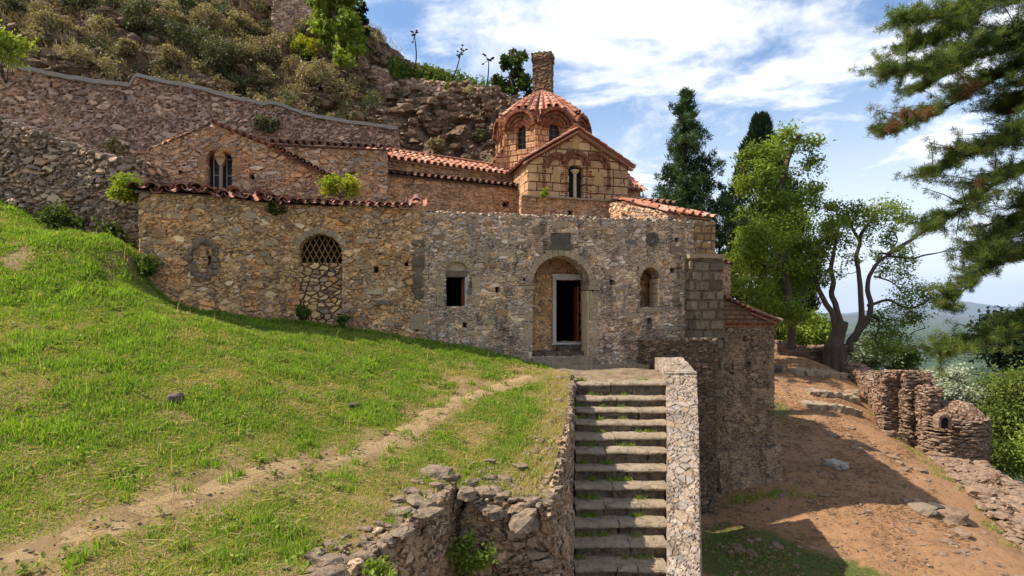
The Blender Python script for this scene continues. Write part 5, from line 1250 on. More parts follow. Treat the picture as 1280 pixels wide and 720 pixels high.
# ------------------------------------------------------------------ parapet right of the stairs
par_o = empty('parapet_wall', (3.2, 11.2, -6.2), 'sunlit sloping parapet capped with pale flat stones along the right of the steps', 'wall')
def zstep(D):
    ks = np.arange(len(rows)); Ds = 14 - .4 * ks; zs = [-(y - HY) / F * d for y, d in zip(rows, Ds)]
    return float(np.interp(D, Ds[::-1], np.array(zs)[::-1]))
def pin(D): return float(np.interp(D, [7.5, 9, 14.0, 16.6], [2.06, 2.46, 3.83, 4.15]))
def pout(D): return pin(D) + float(np.interp(D, [8, 15], [.46, .78]))
Ds = [14.2, 12.4, 10.6, 8.8, 7.4]
m = MB()
for a, b in zip(Ds[:-1], Ds[1:]):
    za, zb_ = zstep(a) + .22, zstep(b) + .22
    if a > 14: za = -1.62
    h = hexblock([(pin(b), b, -7), (pout(b) + .1, b, -7), (pout(a) + .1, a, -7), (pin(a), a, -7), (pin(b), b, zb_), (pout(b), b, zb_), (pout(a), a, za), (pin(a), a, za)], .03, maxn=240); m.add_mb(h)
m.build('sloping_wall', MAT['parapet'], par_o)
m = hexblock([(pin(14.2), 14.2, -3), (pout(14.2) + .02, 14.2, -3), (pout(16.4), 16.4, -3), (pin(16.4), 16.4, -3), (pin(14.2), 14.2, -1.56), (pout(14.2) + .02, 14.2, -1.56), (pout(16.4), 16.4, -1.36), (pin(16.4), 16.4, -1.36)], .035)
jitter(m, .03, 3).build('end_block', MAT['parapet'], par_o)
# terrace wall in the shade behind it
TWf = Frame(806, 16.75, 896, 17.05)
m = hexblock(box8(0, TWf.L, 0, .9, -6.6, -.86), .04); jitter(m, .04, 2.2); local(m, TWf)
tw_o = m.build('terrace_wall', MAT['terrace']); tag(tw_o, 'tall dark rubble wall in shade between the parapet and the apse', 'wall')
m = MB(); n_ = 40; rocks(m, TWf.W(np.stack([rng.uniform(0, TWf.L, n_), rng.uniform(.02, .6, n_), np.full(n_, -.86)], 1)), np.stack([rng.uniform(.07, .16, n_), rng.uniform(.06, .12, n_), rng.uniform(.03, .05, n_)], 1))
m.build('coping', MAT['stone'], tw_o)

# ------------------------------------------------------------------ retaining walls left of the stairs
ret = empty('retaining_wall', (.3, 9.5, -6.0), 'ragged rubble retaining wall with stony top between the meadow and the steps', 'wall')
m = MB()
tl = lambda x, y: float(lefth(np.array([x]), np.array([y]))[0])
segs = [(14.35, 1.52), (12.4, 1.30), (10.6, 1.02), (9.2, .78), (8.0, .56)]
for (Da, xa), (Db, xb) in zip(segs[:-1], segs[1:]):
    za, zb_ = tl(xa - .3, Da) + .04, tl(xb - .3, Db) + .04
    za -= .05; zb_ -= .05; m.add_mb(hexblock([(xb - .5, Db, -6.5), (sxl(Db) + .06, Db, -6.5), (sxl(Da) + .06, Da, -6.5), (xa - .5, Da, -6.5), (xb - .5, Db, zb_), (xb, Db, zb_), (xa, Da, za), (xa - .5, Da, za)], .04))
m.v = [v for v in m.v]; jitter(m, .07, 1.6); jitter(m, .03, 6); m.build('stair_side_wall', MAT['retain'], ret)
m = hexblock([(-.72, 7.98, -5.5), (.62, 7.9, -5.5), (.62, 8.5, -5.5), (-.72, 8.5, -5.5), (-.68, 8.02, -2.62), (.54, 7.94, -2.84), (.54, 8.5, -2.84), (-.68, 8.5, -2.64)], .035); jitter(m, .07, 1.6); jitter(m, .03, 6); m.build('front_wall', MAT['retain'], ret)
m = MB(); ls = [(-.70, 8.5), (-1.15, 6.9), (-1.62, 5.6), (-2.2, 4.3), (-2.7, 3.2)]
for (xa, Da), (xb, Db) in zip(ls[:-1], ls[1:]):
    za, zb_ = tl(xa - .3, Da) + .03, tl(xb - .3, Db) + .03; za -= .06; zb_ -= .06
    m.add_mb(hexblock([(xb - .42, Db, -5.5), (xb + .04, Db, -5.5), (xa + .04, Da, -5.5), (xa - .42, Da, -5.5), (xb - .42, Db, zb_), (xb, Db, zb_), (xa, Da, za), (xa - .42, Da, za)], .03))
jitter(m, .05, 1.8); jitter(m, .025, 7); m.build('alcove_wall', MAT['retain'], ret)
# embedded top stones
m = MB(); pts = []; 
for (Da, xa), (Db, xb) in zip(segs[:-1], segs[1:]):
    for t in rng.uniform(0, 1, 90):
        D = Da + (Db - Da) * t; x = xa + (xb - xa) * t - abs(rng.normal(0, .30)) * (1.0 if D < 10.5 else .6) - .02; pts.append((x, D, tl(x, D) - .02))
for t in rng.uniform(0, 1, 120): x = -.65 + 1.15 * t; D = 8.03 + abs(rng.normal(0, .35)); pts.append((x, D, tl(x, D) + .01))
for (xa, Da), (xb, Db) in zip(ls[:-1], ls[1:]):
    for t in rng.uniform(0, 1, 70): D = Da + (Db - Da) * t; x = xa + (xb - xa) * t - abs(rng.normal(0, .26)) - .02; pts.append((x, D, tl(x, D) + .01))
pts = np.array(pts); n_ = len(pts); s_ = rng.gamma(1.8, .017, n_) + .008
rocks(m, pts, np.stack([s_ * 1.4, s_, s_ * .6], 1), rough=.42); m.build('top_stone', MAT['stone'], ret)
# bigger blocks of the front corner
m = MB(); rocks(m, [(.22, 8.02, -2.90), (-.25, 8.0, -2.82), (.40, 8.3, -2.80), (-1.0, 7.0, -2.5), (-1.25, 6.5, -2.52)], [(.34, .2, .12), (.18, .14, .08), (.14, .16, .08), (.18, .1, .04), (.14, .09, .04)], ic=ICO3, rough=.45); m.build('corner_block', MAT['stone'], ret)

# stones lying on the meadow
def loose(name, x, y, s, label, cat='rock', mat='stone_dark', h=lefth, group=None):
    z = float(h(np.array([x]), np.array([y]))[0]); m = MB(); rocks(m, [(x, y, z + s[2] * .45)], [s], ic=ICO3, rough=.35)
    return tag(m.build(name, MAT[mat]), label, cat, group)
loose('fieldstone', -5.15, 8.7, (.12, .09, .07), 'small brown stone alone in the meadow above the trail')
loose('fieldstone', -2.9, 10.4, (.16, .10, .05), 'flat grey stone beside the upper part of the trail')
loose('limestone_rock', 11.0, 19.4, (.36, .22, .16), 'pale grey rock lying in the shaded part of the dirt path', mat='pale', h=righth)
loose('dark_rock', 12.2, 16.9, (.42, .26, .14), 'broad dark boulder at the tip of the shadow on the path', h=righth)
loose('dark_rock', 12.75, 17.1, (.30, .2, .10), 'smaller dark boulder just right of the broad one at the shadow tip', h=righth)
loose('dark_rock', 14.2, 31.0, (.5, .35, .22), 'rounded boulder at the foot of the far low wall', h=righth)
loose('dark_rock', 16.9, 28.2, (.42, .3, .18), 'boulder at the end of the path wall near the old tree', h=righth, mat='ruin_stone')
# pebbles
m = MB(); n_ = 5200; x = rng.uniform(5, 17, n_); y = rng.uniform(13.5, 33, n_); k = x < 9 + .4 * (y - 10); x, y = x[k], y[k]; s_ = rng.gamma(1.6, .011, len(x)) + .006
rocks(m, np.stack([x, y, righth(x, y) + s_ * .2], 1), np.stack([s_ * 1.3, s_, s_ * .7], 1), ic=ICO1)
x = trail_c[rng.integers(0, 170, 260), 0] + rng.normal(0, .2, 260); i_ = rng.integers(0, 170, 260); x = trail_c[i_, 0] + rng.normal(0, .2, 260); y = trail_c[i_, 1] + rng.normal(0, .1, 260); s_ = rng.gamma(2, .004, 260) + .003
rocks(m, np.stack([x, y, lefth(x, y) + .01], 1), np.stack([s_ * 1.3, s_, s_ * .7], 1), ic=ICO1)
tag(m.build('gravel', MAT['ruin_stone']), kind='stuff')

m = MB(); n_ = 420; x = rng.uniform(6, 16.5, n_); y = rng.uniform(14, 33, n_); k = (x < 8.6 + .42 * (y - 10)) & (fb2(x, y, .5, 3) > -.12); x, y = x[k], y[k]; s_ = rng.gamma(1.8, .025, len(x)) + .02
rocks(m, np.stack([x, y, righth(x, y) - s_ * .12], 1), np.stack([s_ * 1.5, s_, s_ * .4], 1), rough=.4)
for (qx, qy) in ((12.4, 17.0), (13.6, 20.0), (12.2, 22.5), (11.6, 15.2)):
    x = qx + rng.normal(0, .5, 26); y = qy + rng.normal(0, .7, 26); s_ = rng.gamma(1.8, .033, 26) + .02; rocks(m, np.stack([x, y, righth(x, y)], 1), np.stack([s_ * 1.5, s_, s_ * .5], 1), rough=.4)
tag(m.build('half_buried_stones', MAT['scree']), kind='stuff')
# three shallow steps on the path
path_steps = empty('path_steps', (14.3, 27.5, -4.3), 'three shallow rough stone steps across the dirt path', 'steps')
for (pa, pb, py, D) in ((1012, 1080, 516, 25.2), (1012, 1076, 501, 27.2), (996, 1060, 484, 30.0)):
    a, b = fr(D, pa), fr(D, pb); m = MB(); n_ = 6
    for k in range(n_):
        xa = a + (b - a) * k / n_; xb = a + (b - a) * (k + 1) / n_; z = float(righth(np.array([(xa + xb) / 2]), np.array([D + .3]))[0])
        m.add_mb(jitter(hexblock(box8(xa, xb, D + rng.uniform(-.06, .06), D + 1.0, z - .3, z + .21), .07), .14, 2.2, k + D))
    m.build('step', MAT['stair'], path_steps)

# ------------------------------------------------------------------ ruined walls along the right of the path
def rz(x, y): return float(righth(np.array([x]), np.array([y]))[0])
def seg_wall(m, pts, thick, cell=.06, jag=.14, seed=0):
    """pts: (x, y, top z) along the near-left face; thickness to the right"""
    for (a, b) in zip(pts[:-1], pts[1:]):
        d = unit(np.array([b[0] - a[0], b[1] - a[1]])); n = np.array([d[1], -d[0]]) * thick
        za, zb_ = rz(a[0], a[1]) - .9, rz(b[0], b[1]) - .9
        h = hexblock([(a[0], a[1], za), (a[0] + n[0], a[1] + n[1], za), (b[0] + n[0], b[1] + n[1], zb_), (b[0], b[1], zb_),
                      (a[0], a[1], a[2]), (a[0] + n[0], a[1] + n[1], a[2]), (b[0] + n[0], b[1] + n[1], b[2]), (b[0], b[1], b[2])], cell)
        m.add_mb(h)
    jitter(m, jag * 1.5, .9, seed); jitter(m, jag * .7, 3.1, seed); return m
rw = empty('ruined_wall', (16, 25, -4.9), 'crumbling waist high rubble wall along the outer edge of the path near the old tree', 'wall')
m = seg_wall(MB(), [P(1168, 540, 22.4), P(1130, 528, 23.6), P(1106, 504, 25.5), P(1080, 476, 28.5), P(1055, 453, 33)], .8); m.build('rubble_wall', MAT['ruin'], rw)
m = MB(); n_ = 170; t = rng.uniform(0, 1, n_); px = 1060 + 75 * t; DD = 32 - 8.5 * t; py = 456 + 66 * t ** 1.1
rocks(m, np.array([P(a + rng.uniform(-3, 16), b + rng.uniform(-3, 8), d) for a, b, d in zip(px, py, DD)]), np.stack([rng.uniform(.1, .28, n_), rng.uniform(.1, .2, n_), rng.uniform(.05, .13, n_)], 1)); m.build('loose_stone', MAT['ruin_stone'], rw)
def pillar(m, pa, pb, pt, pbz, D, depth, lean=0, seed=0, jag=.10):
    x0, x1 = fr(D, pa), fr(D, pb); z1 = (HY - pt) / F * D; z0 = (HY - pbz) / F * D
    h = hexblock([(x0, D, z0), (x1, D, z0), (x1 + .1, D + depth, z0), (x0 + .1, D + depth, z0), (x0 + lean, D, z1), (x1 + lean, D, z1), (x1 + lean + .1, D + depth, z1), (x0 + lean + .1, D + depth, z1)], .05)
    jitter(h, jag, 1.3, seed); jitter(h, jag * .6, 4.5, seed + 3); return m.add_mb(h)
pr_o = empty('ruined_gateway', (16.6, 23.5, -5.2), 'pair of broken reddish stone piers with a small niche standing beside the path', 'ruin')
pillar(MB(), 1105, 1124, 465, 550, 23.8, .7, 0, 1).build('pier', MAT['ruin'], pr_o)
m = pillar(MB(), 1133, 1167, 466, 575, 23.2, .9, -.05, 5); m.build('pier', MAT['ruin'], pr_o)
m = pillar(MB(), 1120, 1140, 466, 474, 23.6, .7, 0, 8, .05); m.build('lintel', MAT['ruin'], pr_o); pillar(MB(), 1122, 1136, 520, 560, 23.9, .6, 0, 12).build('threshold', MAT['ruin'], pr_o)
pillar(MB(), 1120, 1137, 478, 560, 24.0, .5, 0, 33).build('recessed_wall', MAT['ruin'], pr_o)
m = MB()
for (pa, pb, pt, pb2, Dq, cnt) in ((1105, 1124, 466, 548, 23.75, 110), (1133, 1167, 468, 570, 23.15, 210), (1157, 1176, 488, 574, 22.35, 90), (1108, 1170, 538, 566, 23.0, 90)):
    qx = rng.uniform(pa, pb, cnt); qy = rng.uniform(pt, pb2, cnt); rocks(m, np.array([P(a_, b_, Dq + rng.uniform(-.02, .08)) for a_, b_ in zip(qx, qy)]), np.stack([rng.uniform(.05, .20, cnt), rng.uniform(.04, .10, cnt), rng.uniform(.018, .07, cnt)], 1), rot=rng.normal(0, .3, cnt), rough=.4)
tag(m.build('facing_stone', MAT['ruin_stone'], pr_o), kind='stuff')
m = pillar(MB(), 1155, 1176, 486, 578, 22.4, .7, .05, 15); m.build('broken_wall', MAT['ruin'], pr_o)
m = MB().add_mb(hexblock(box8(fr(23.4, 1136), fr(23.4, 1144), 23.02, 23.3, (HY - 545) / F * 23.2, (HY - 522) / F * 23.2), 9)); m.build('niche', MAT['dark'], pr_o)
ov_o = empty('oven_ruin', (17.0, 21.8, -6.0), 'squat rounded reddish stone ruin with a small arched niche near the wide wall', 'ruin')
m = MB(); NA = 70; NZ = 36
cx_, cy_ = fr(22, 1201), 22.4; R0 = 1.12
a = np.linspace(0, 2 * math.pi, NA, endpoint=False); V = []
zt0 = (HY - 508) / F * 21.6; zb0 = (HY - 590) / F * 21.6
for k in range(NZ + 1):
    t = k / NZ; r = R0 * (1.0 if t < .45 else .93) * (1 if t < .75 else math.sqrt(max(.02, 1 - ((t - .75) / .26) ** 2)) * .9 + .1 * (1 - t))
    V.append(np.stack([cx_ + r * 1.02 * np.cos(a), cy_ + r * .9 * np.sin(a), np.full(NA, zb0 + (zt0 - zb0) * t)], 1))
V = np.array(V).reshape(-1, 3); i, j = np.meshgrid(np.arange(NZ), np.arange(NA), indexing='ij'); i = i.ravel(); j = j.ravel(); j2 = (j + 1) % NA
m.add(V, [np.stack([i * NA + j, i * NA + j2, (i + 1) * NA + j2, (i + 1) * NA + j], 1), (NZ * NA + np.arange(NA))[None]]); jitter(m, .18, .9, 4); jitter(m, .09, 3, 5)
m.build('rubble_drum', MAT['ruin'], ov_o)
m = MB(); cnt = 330; aa = rng.uniform(math.pi, 2 * math.pi, cnt); tt_ = rng.uniform(0, .8, cnt); rocks(m, np.stack([cx_ + R0 * 1.0 * np.cos(aa), cy_ + R0 * .88 * np.sin(aa), zb0 + (zt0 - zb0) * tt_], 1), np.stack([rng.uniform(.08, .22, cnt), rng.uniform(.06, .12, cnt), rng.uniform(.022, .05, cnt)], 1), rot=aa + math.pi / 2, rough=.3); tag(m.build('facing_stone', MAT['ruin_stone'], ov_o), kind='stuff')
nf = Frame(1176, 21.15, 1190, 21.15); q_ = nf.sz; c0 = q_(1184, 527); 
m = arch_ring(MB(), c0[0], c0[1], .15, .25, .10, .4, 7, gap=.15); m.add_mb(jitter(hexblock(box8(c0[0] - .25, c0[0] - .15, .1, .4, c0[1] - .28, c0[1]), .1), .02, 3)); m.add_mb(jitter(hexblock(box8(c0[0] + .15, c0[0] + .25, .1, .4, c0[1] - .28, c0[1]), .1), .02, 3)); no = local(m, nf).build('niche_arch', MAT['ruin_stone'], ov_o)
m = MB().add_mb(hexblock(box8(c0[0] - .14, c0[0] + .14, .16, .3, c0[1] - .28, c0[1] + .06), 9)); local(m, nf).build('niche', MAT['dark'], no)
# wide low wall towards the camera
wide = empty('wide_low_wall', (15.2, 18.5, -6.4), 'wide tumbled low wall of flat stones edging the lower part of the path', 'wall')
pw = [(15.3, 14.6, -6.35), (14.6, 16.0, -6.25), (14.9, 17.5, -6.05), (15.2, 19.0, -5.85), (15.6, 20.6, -5.75), (16.1, 22.0, -5.6)]
m = MB()
for a, b in zip(pw[:-1], pw[1:]):
    d = unit(np.array([b[0] - a[0], b[1] - a[1]])); n = np.array([d[1], -d[0]])
    m.add_mb(hexblock([(a[0] - .35, a[1], a[2] - 1.3), (a[0] + 1.9, a[1], a[2] - 2.6), (b[0] + 1.9, b[1], b[2] - 2.6), (b[0] - .35, b[1], b[2] - 1.3), (a[0], a[1], a[2]), (a[0] + 1.7, a[1], a[2] + .02), (b[0] + 1.7, b[1], b[2] + .02), (b[0], b[1], b[2])], .06))
jitter(m, .22, .8, 6); jitter(m, .09, 2.8, 7); m.build('rubble_wall', MAT['ruin'], wide)
m = MB(); n_ = 900; t = rng.uniform(0, 1, n_); q_ = np.array(pw); xx = np.interp(t, np.linspace(0, 1, 6), q_[:, 0]); yy_ = np.interp(t, np.linspace(0, 1, 6), q_[:, 1]); zz_ = np.interp(t, np.linspace(0, 1, 6), q_[:, 2])
o_ = rng.uniform(-.75, 1.7, n_); zz_ = zz_ + np.minimum(0, o_) * .85; s_ = rng.gamma(2.2, .032, n_) + .03
rocks(m, np.stack([xx + o_, yy_ + rng.uniform(-.1, .1, n_), zz_ + .02], 1), np.stack([s_ * 1.4, s_, s_ * .5], 1), rough=.45); m.build('loose_stone', MAT['ruin_stone'], wide)
# low wall at the far end of the path
m = seg_wall(MB(), [P(1046, 434, 37.5), P(1010, 432, 37), P(985, 428, 36.5), P(960, 425, 36)], -.8, .08, .16, 21)
fw = m.build('far_low_wall', MAT['ruin']); tag(fw, 'low rubble wall closing the far end of the path left of the old tree', 'wall')

# ------------------------------------------------------------------ enclosure walls on the left
WU = Frame(-60, 18.6, 500, 24.2); U = WU.sz
top = [(-60, 66), (5, 81), (60, 95), (120, 104), (163, 108), (168, 99), (172, 96), (230, 108), (300, 126), (332, 131), (337, 129), (380, 143), (440, 154), (498, 163)]
tp = [U(*p) for p in top]
dense = []
for a, b in zip(tp[:-1], tp[1:]): dense += jag_line(a, b, 6, .02, a[0])[:-1]
dense.append(tp[-1])
m = wall_grid([(0, 2.0), (WU.L, 2.0)] + dense[::-1], [], .6, .055, (200, 0, 0))
m.v = [v + np.stack([0 * v[:, 0], -.35 * np.clip((6.5 - v[:, 2]) / 4, 0, 1) , 0 * v[:, 0]], 1) for v in m.v]
local(m, WU); jitter(m, .09, .8)
uw = m.build('enclosure_wall', MAT['upper']); tag(uw, 'long tall mauve rubble wall with pale wavy coping below the rocky hillside', 'wall')
up_ = [(a[0], a[1] + .10) for a in dense]; dn_ = [(a[0], a[1] - .03) for a in dense]
m = wall_grid(dn_ + up_[::-1], [], .8, .03); m.v = [v + np.array([0, -.13, 0]) for v in m.v]; local(m, WU)
jitter(m, .09, .8); jitter(m, .04, 2.6); m.build('coping', MAT['cap'], uw)
# lower boulder wall
WD = Frame(-80, 14.9, 182, 14.75); V_ = WD.sz
top = [(-80, 120), (0, 150), (28, 160), (60, 172), (100, 188), (140, 198), (182, 204)]
tp = [V_(*p) for p in top]; dense = []
for a, b in zip(tp[:-1], tp[1:]): dense += jag_line(a, b, 8, .06, a[0] + 5)[:-1]
dense.append(tp[-1])
m = wall_grid([(0, -.5), (WD.L, -.5)] + dense[::-1], [], 1.0, .04, (230, 0, 0)); local(m, WD); jitter(m, .12, 1.1)
bw_ = m.build('boulder_wall', MAT['boulder']); tag(bw_, 'dark lower wall of big rounded boulders at the left edge above the meadow', 'wall')
m = MB(); n_ = 110; t = rng.uniform(0, WD.L, n_); z_ = np.interp(t, [p[0] for p in tp], [p[1] for p in tp])
rocks(m, WD.W(np.stack([t, rng.uniform(0, .9, n_), z_], 1)), np.stack([rng.uniform(.08, .22, n_), rng.uniform(.08, .18, n_), rng.uniform(.05, .12, n_)], 1)); m.build('coping', MAT['stone'], bw_)
# rubble ridge and ruin on the hill
WH = Frame(448, 31.0, 645, 29.5); q_ = WH.sz
top = [(448, 66), (462, 84), (485, 88), (510, 99), (545, 106), (580, 112), (615, 122), (640, 140)]; tp = [q_(*p) for p in top]; dense = []
for a, b in zip(tp[:-1], tp[1:]): dense += jag_line(a, b, 6, .12, a[0])[:-1]
dense.append(tp[-1])
m = wall_grid([q_(445, 190), q_(480, 180), q_(520, 150), q_(560, 150), q_(600, 150), q_(640, 160)] + dense[::-1], [], 1.2, .07, (260, 0, 0)); m.v = [v + np.stack([0 * v[:, 0], -(v[:, 2].max() - v[:, 2]) * -.35 * -1, 0 * v[:, 0]], 1) for v in m.v]
local(m, WH); jitter(m, .35, .5)
tag(m.build('ridge_wall', MAT['upper']), 'crumbled rubble wall crowning the rocky ridge left of the dome', 'wall')
Dj = min(float(np.min(cliff_pts[np.hypot(cliff_pts[:, 0] / cliff_pts[:, 1] * F + 640 - 365, HY - cliff_pts[:, 2] / cliff_pts[:, 1] * F - 25) < 14, 1], initial=41.)), 41.) - .3
WJ = Frame(328, Dj, 396, Dj + .4); q_ = WJ.sz
m = wall_grid([q_(338, 45), q_(392, 38), q_(394, 10), q_(390, -40), q_(350, -50)], [], 1.6, .09, (280, 0, 0)); local(m, WJ); jitter(m, .25, .7)
tag(m.build('hilltop_ruin', MAT['upper']), 'piece of reddish ruined masonry at the top edge beside the bright green tree', 'ruin')
# ------------------------------------------------------------------ vegetation
def clump_leaves(m, c, R_, n, size, tint0, sub=7, flat=.8, spread=.30, up=.4):
    c = np.asarray(c, float); s = unit(rng.normal(size=(sub, 3))) * (rng.uniform(.35, 1, (sub, 1)) ** .6) * np.array([1, 1, flat]) * R_
    idx = rng.integers(0, sub, n); tt = rng.uniform(-.18, .18, sub)
    p = c + s[idx] + rng.normal(0, 1, (n, 3)) * R_ * spread * np.array([1, 1, .75])
    leaves(m, p, size, np.clip(tint0 + tt[idx] + rng.normal(0, .10, n), 0, 1), up=up)
    return c + s
def limb(m, a, b, r0, r1, bend=.12, n=10, sides=7):
    a = np.array(a, float); b = np.array(b, float); mid = (a + b) / 2 + rng.normal(0, 1, 3) * np.linalg.norm(b - a) * bend
    pts = smooth_line([a, mid, b], n, .03 * np.linalg.norm(b - a), rng.uniform(0, 99)); tube(m, pts, np.linspace(r0, r1, n), sides); return pts
def build_tree(name, base, label, cat, trunk_mb, crown_mb, bark, leaf, group=None, extra=None):
    t = empty(name, base, label, cat, group)
    trunk_mb.build('trunk', MAT[bark], t, smooth=True)
    crown_mb.build('crown', MAT[leaf], t)
    if extra:
        for nm, mb_, mt in extra: mb_.build(nm, MAT[mt], t)
    return t
def gnz(x, y): return rz(x, y)

# pine behind the church (open crown of upswept branches)
def conifer(name, px, D, ptop, pbase, halfw, label, leaf, seed, levels=20, openn=1.0, tufts=4, zbase=None, npl=6, droop=.25, needle=.16):
    global rng
    rng = np.random.default_rng(seed)
    x = fr(D, px); zt_ = (HY - ptop) / F * D; zb_ = (HY - pbase) / F * D; z0 = zbase if zbase is not None else gnz(x, D) - .2
    T_, Cn = MB(), MB(); H_ = zt_ - z0
    tp = smooth_line([(x, D, z0), (x + .05, D, z0 + H_ * .4), (x - .05, D, z0 + H_ * .8), (x, D, zt_ - .1)], 16); tube(T_, tp, np.linspace(.02 * H_ + .05, .015, 16), 8)
    tips = []
    for l in range(levels):
        f = (l + rng.uniform(-.3, .3)) / levels; z = zb_ + (zt_ - zb_) * max(0, f); hw = halfw / F * D * (1 - max(f, 0)) ** .95 + .06
        for k in range(npl):
            a = rng.uniform(0, 6.28); L = hw * rng.uniform(.55, 1.12)
            e = np.array([x + math.cos(a) * L, D + math.sin(a) * L, z + L * (droop + rng.uniform(-.15, .25))]); s = np.array([x, D, z])
            pts = smooth_line([s, (s + e) / 2 + np.array([0, 0, -.1 * L]), e], 7, .05 * L, rng.uniform(0, 50)); tube(T_, pts, np.linspace(.03 + L * .012, .006, 7), 4)
            for q in np.linspace(.35, 1, max(3, int(L * tufts))):
                p = s + (e - s) * q + rng.normal(0, .07 + .06 * L, 3) + np.array([0, 0, .05]); tips.append(p)
    tips = np.array(tips); nper = int(34 * openn); n = len(tips) * nper; c = np.repeat(tips, nper, 0) + rng.normal(0, .09, (n, 3)); d = unit(rng.normal(size=(n, 3)) + np.array([0, 0, .5])); tt = np.repeat(np.clip(rng.normal(.5, .25, len(tips)), 0, 1), nper)
    blades(Cn, c, rng.uniform(.7, 1.2, n) * needle, .012 * D / 14 * .8, 0, np.clip(tt + rng.normal(0, .08, n), 0, 1), d)
    return build_tree(name, (x, D, z0), label, 'tree', T_, Cn, 'bark_dark', leaf)
conifer('pine_tree', 856, 32, 110, 330, 72, 'slender open crowned conifer rising just behind the right end of the church', 'leaf_fir', 3, levels=19, tufts=4.6, npl=6, needle=.24, openn=1.5, droop=.42)
conifer('pine_tree', 900, 40, 285, 400, 34, 'low dark conifer in the gap between the church corner and the cypress', 'leaf_dark', 5, levels=10, tufts=3, needle=.28)

# cypress: tall dense column
rng = np.random.default_rng(11)
def cypress(px, D, ptop, hw, label, zb=None, n=26000):
    x = fr(D, px); zt_ = (HY - ptop) / F * D; z0 = gnz(x, D) - .3 if zb is None else zb; T_, Cn = MB(), MB(); tube(T_, [(x, D, z0), (x, D, zt_ - 1)], [.35, .04], 8)
    f = rng.uniform(0, 1, n) ** .9; w = hw / F * D * np.minimum(1, (1 - f) * 2.4 + .06) ** .8 * (1 + .22 * vnoise(np.stack([f * 14, 0 * f, 0 * f], 1))); a = rng.uniform(0, 6.28, n); r = w * rng.uniform(.45, 1, n) ** .5
    r = r * (1 + .25 * vnoise(np.stack([np.cos(a) * 2.2, np.sin(a) * 2.2, f * 22], 1)))
    p = np.stack([x + r * np.cos(a), D + r * np.sin(a), z0 + .5 + (zt_ - z0 - .5) * f], 1); d = unit(np.stack([np.cos(a) * .5, np.sin(a) * .5, np.full(n, 1.2)], 1) + rng.normal(0, .25, (n, 3)))
    blades(Cn, p, rng.uniform(.2, .5, n), .045, 0, np.clip(.35 + .5 * vnoise(p * .9) + rng.normal(0, .1, n), 0, 1), d)
    return build_tree('cypress_tree', (x, D, z0), label, 'tree', T_, Cn, 'bark_dark', 'leaf_dark')
cypress(951, 44, 146, 46, 'tall dark pointed cypress behind the bright green deciduous tree')
cypress(990, 46, 300, 26, 'shorter dark cypress low behind the foot of the bright tree', n=14000)

# bright deciduous tree, mid distance
rng = np.random.default_rng(21)
def broadleaf(name, D, limbs, clumps, label, leaf, bark='bark', size=.10, dens=260, dz=1.2, twig=3, base=None, spread=.30, tint=.5):
    """limbs: list of (r0, r1, [(px,py[,dd])...]); clumps: (px,py,radius px)"""
    T_, Cn = MB(), MB(); allp = []
    for r0, r1, pl in limbs:
        pts = np.array([P(p[0], p[1], D + (p[2] if len(p) > 2 else 0)) for p in pl]); sm = smooth_line(pts, max(10, 5 * len(pl)), .12, rng.uniform(0, 50)); tube(T_, sm, np.linspace(r0, r1, len(sm)), 9); allp.append(sm)
    allp = np.concatenate(allp)
    for c in clumps:
        px, py, pr_ = c[:3]; dd = c[3] if len(c) > 3 else rng.uniform(-dz, dz); k = c[4] if len(c) > 4 else 1.0
        cen = P(px, py, D + dd); R_ = pr_ / F * D; n = int(dens * (R_ / .6) ** 1.8 * k)
        subs = clump_leaves(Cn, cen, R_, n, size, tint + rng.uniform(-.12, .12), sub=8, spread=spread)
        for s in list(subs[:twig]) + [cen]:
            j = np.argmin(np.linalg.norm(allp - s, axis=1) + rng.uniform(0, .3, len(allp))); limb(T_, allp[j], s, .035, .008, .12, 7, 4)
    b = P(*limbs[0][2][0][:2], D) if base is None else base
    return build_tree(name, b, label, 'tree', T_, Cn, bark, leaf)
limbs = [(.26, .12, [(990, 436), (988, 400), (982, 350), (978, 300), (972, 250), (985, 200), (1000, 170)]), (.10, .03, [(978, 300), (955, 270), (940, 240), (925, 215)]), (.10, .03, [(975, 260), (960, 215), (955, 190)]),
         (.09, .03, [(985, 340), (950, 330), (930, 320)]), (.09, .03, [(980, 300), (1005, 270), (1020, 240)]), (.08, .02, [(995, 385), (1020, 340), (1040, 300)]), (.06, .02, [(984, 215), (990, 190), (1015, 190)])]
cl_ = [(930, 200, 14, 0, .7), (925, 235, 16), (950, 230, 18), (965, 190, 16), (990, 175, 18), (1008, 182, 15, 0, .7), (1018, 205, 14, 0, .7), (985, 215, 16, 0, .8), (975, 250, 22), (1010, 245, 18), (1022, 232, 11, 0, .6), (945, 265, 20), (995, 280, 22), (965, 290, 26),
       (935, 300, 20), (930, 330, 20), (955, 325, 26), (985, 320, 26), (1015, 305, 20), (1035, 290, 14, 0, .7), (940, 355, 20), (970, 360, 26), (1000, 350, 24), (1020, 335, 16), (955, 385, 18), (985, 390, 20), (1050, 275, 12, 0, .6), (935, 285, 14), (955, 210, 12), (940, 185, 9, 0, .5), (1030, 260, 12, 0, .6)]
broadleaf('plane_tree', 34, limbs, cl_, 'bright green broad tree with open leafy crown in front of the cypress', 'leaf_fresh', size=.095, dens=560, spread=.34, tint=.62)
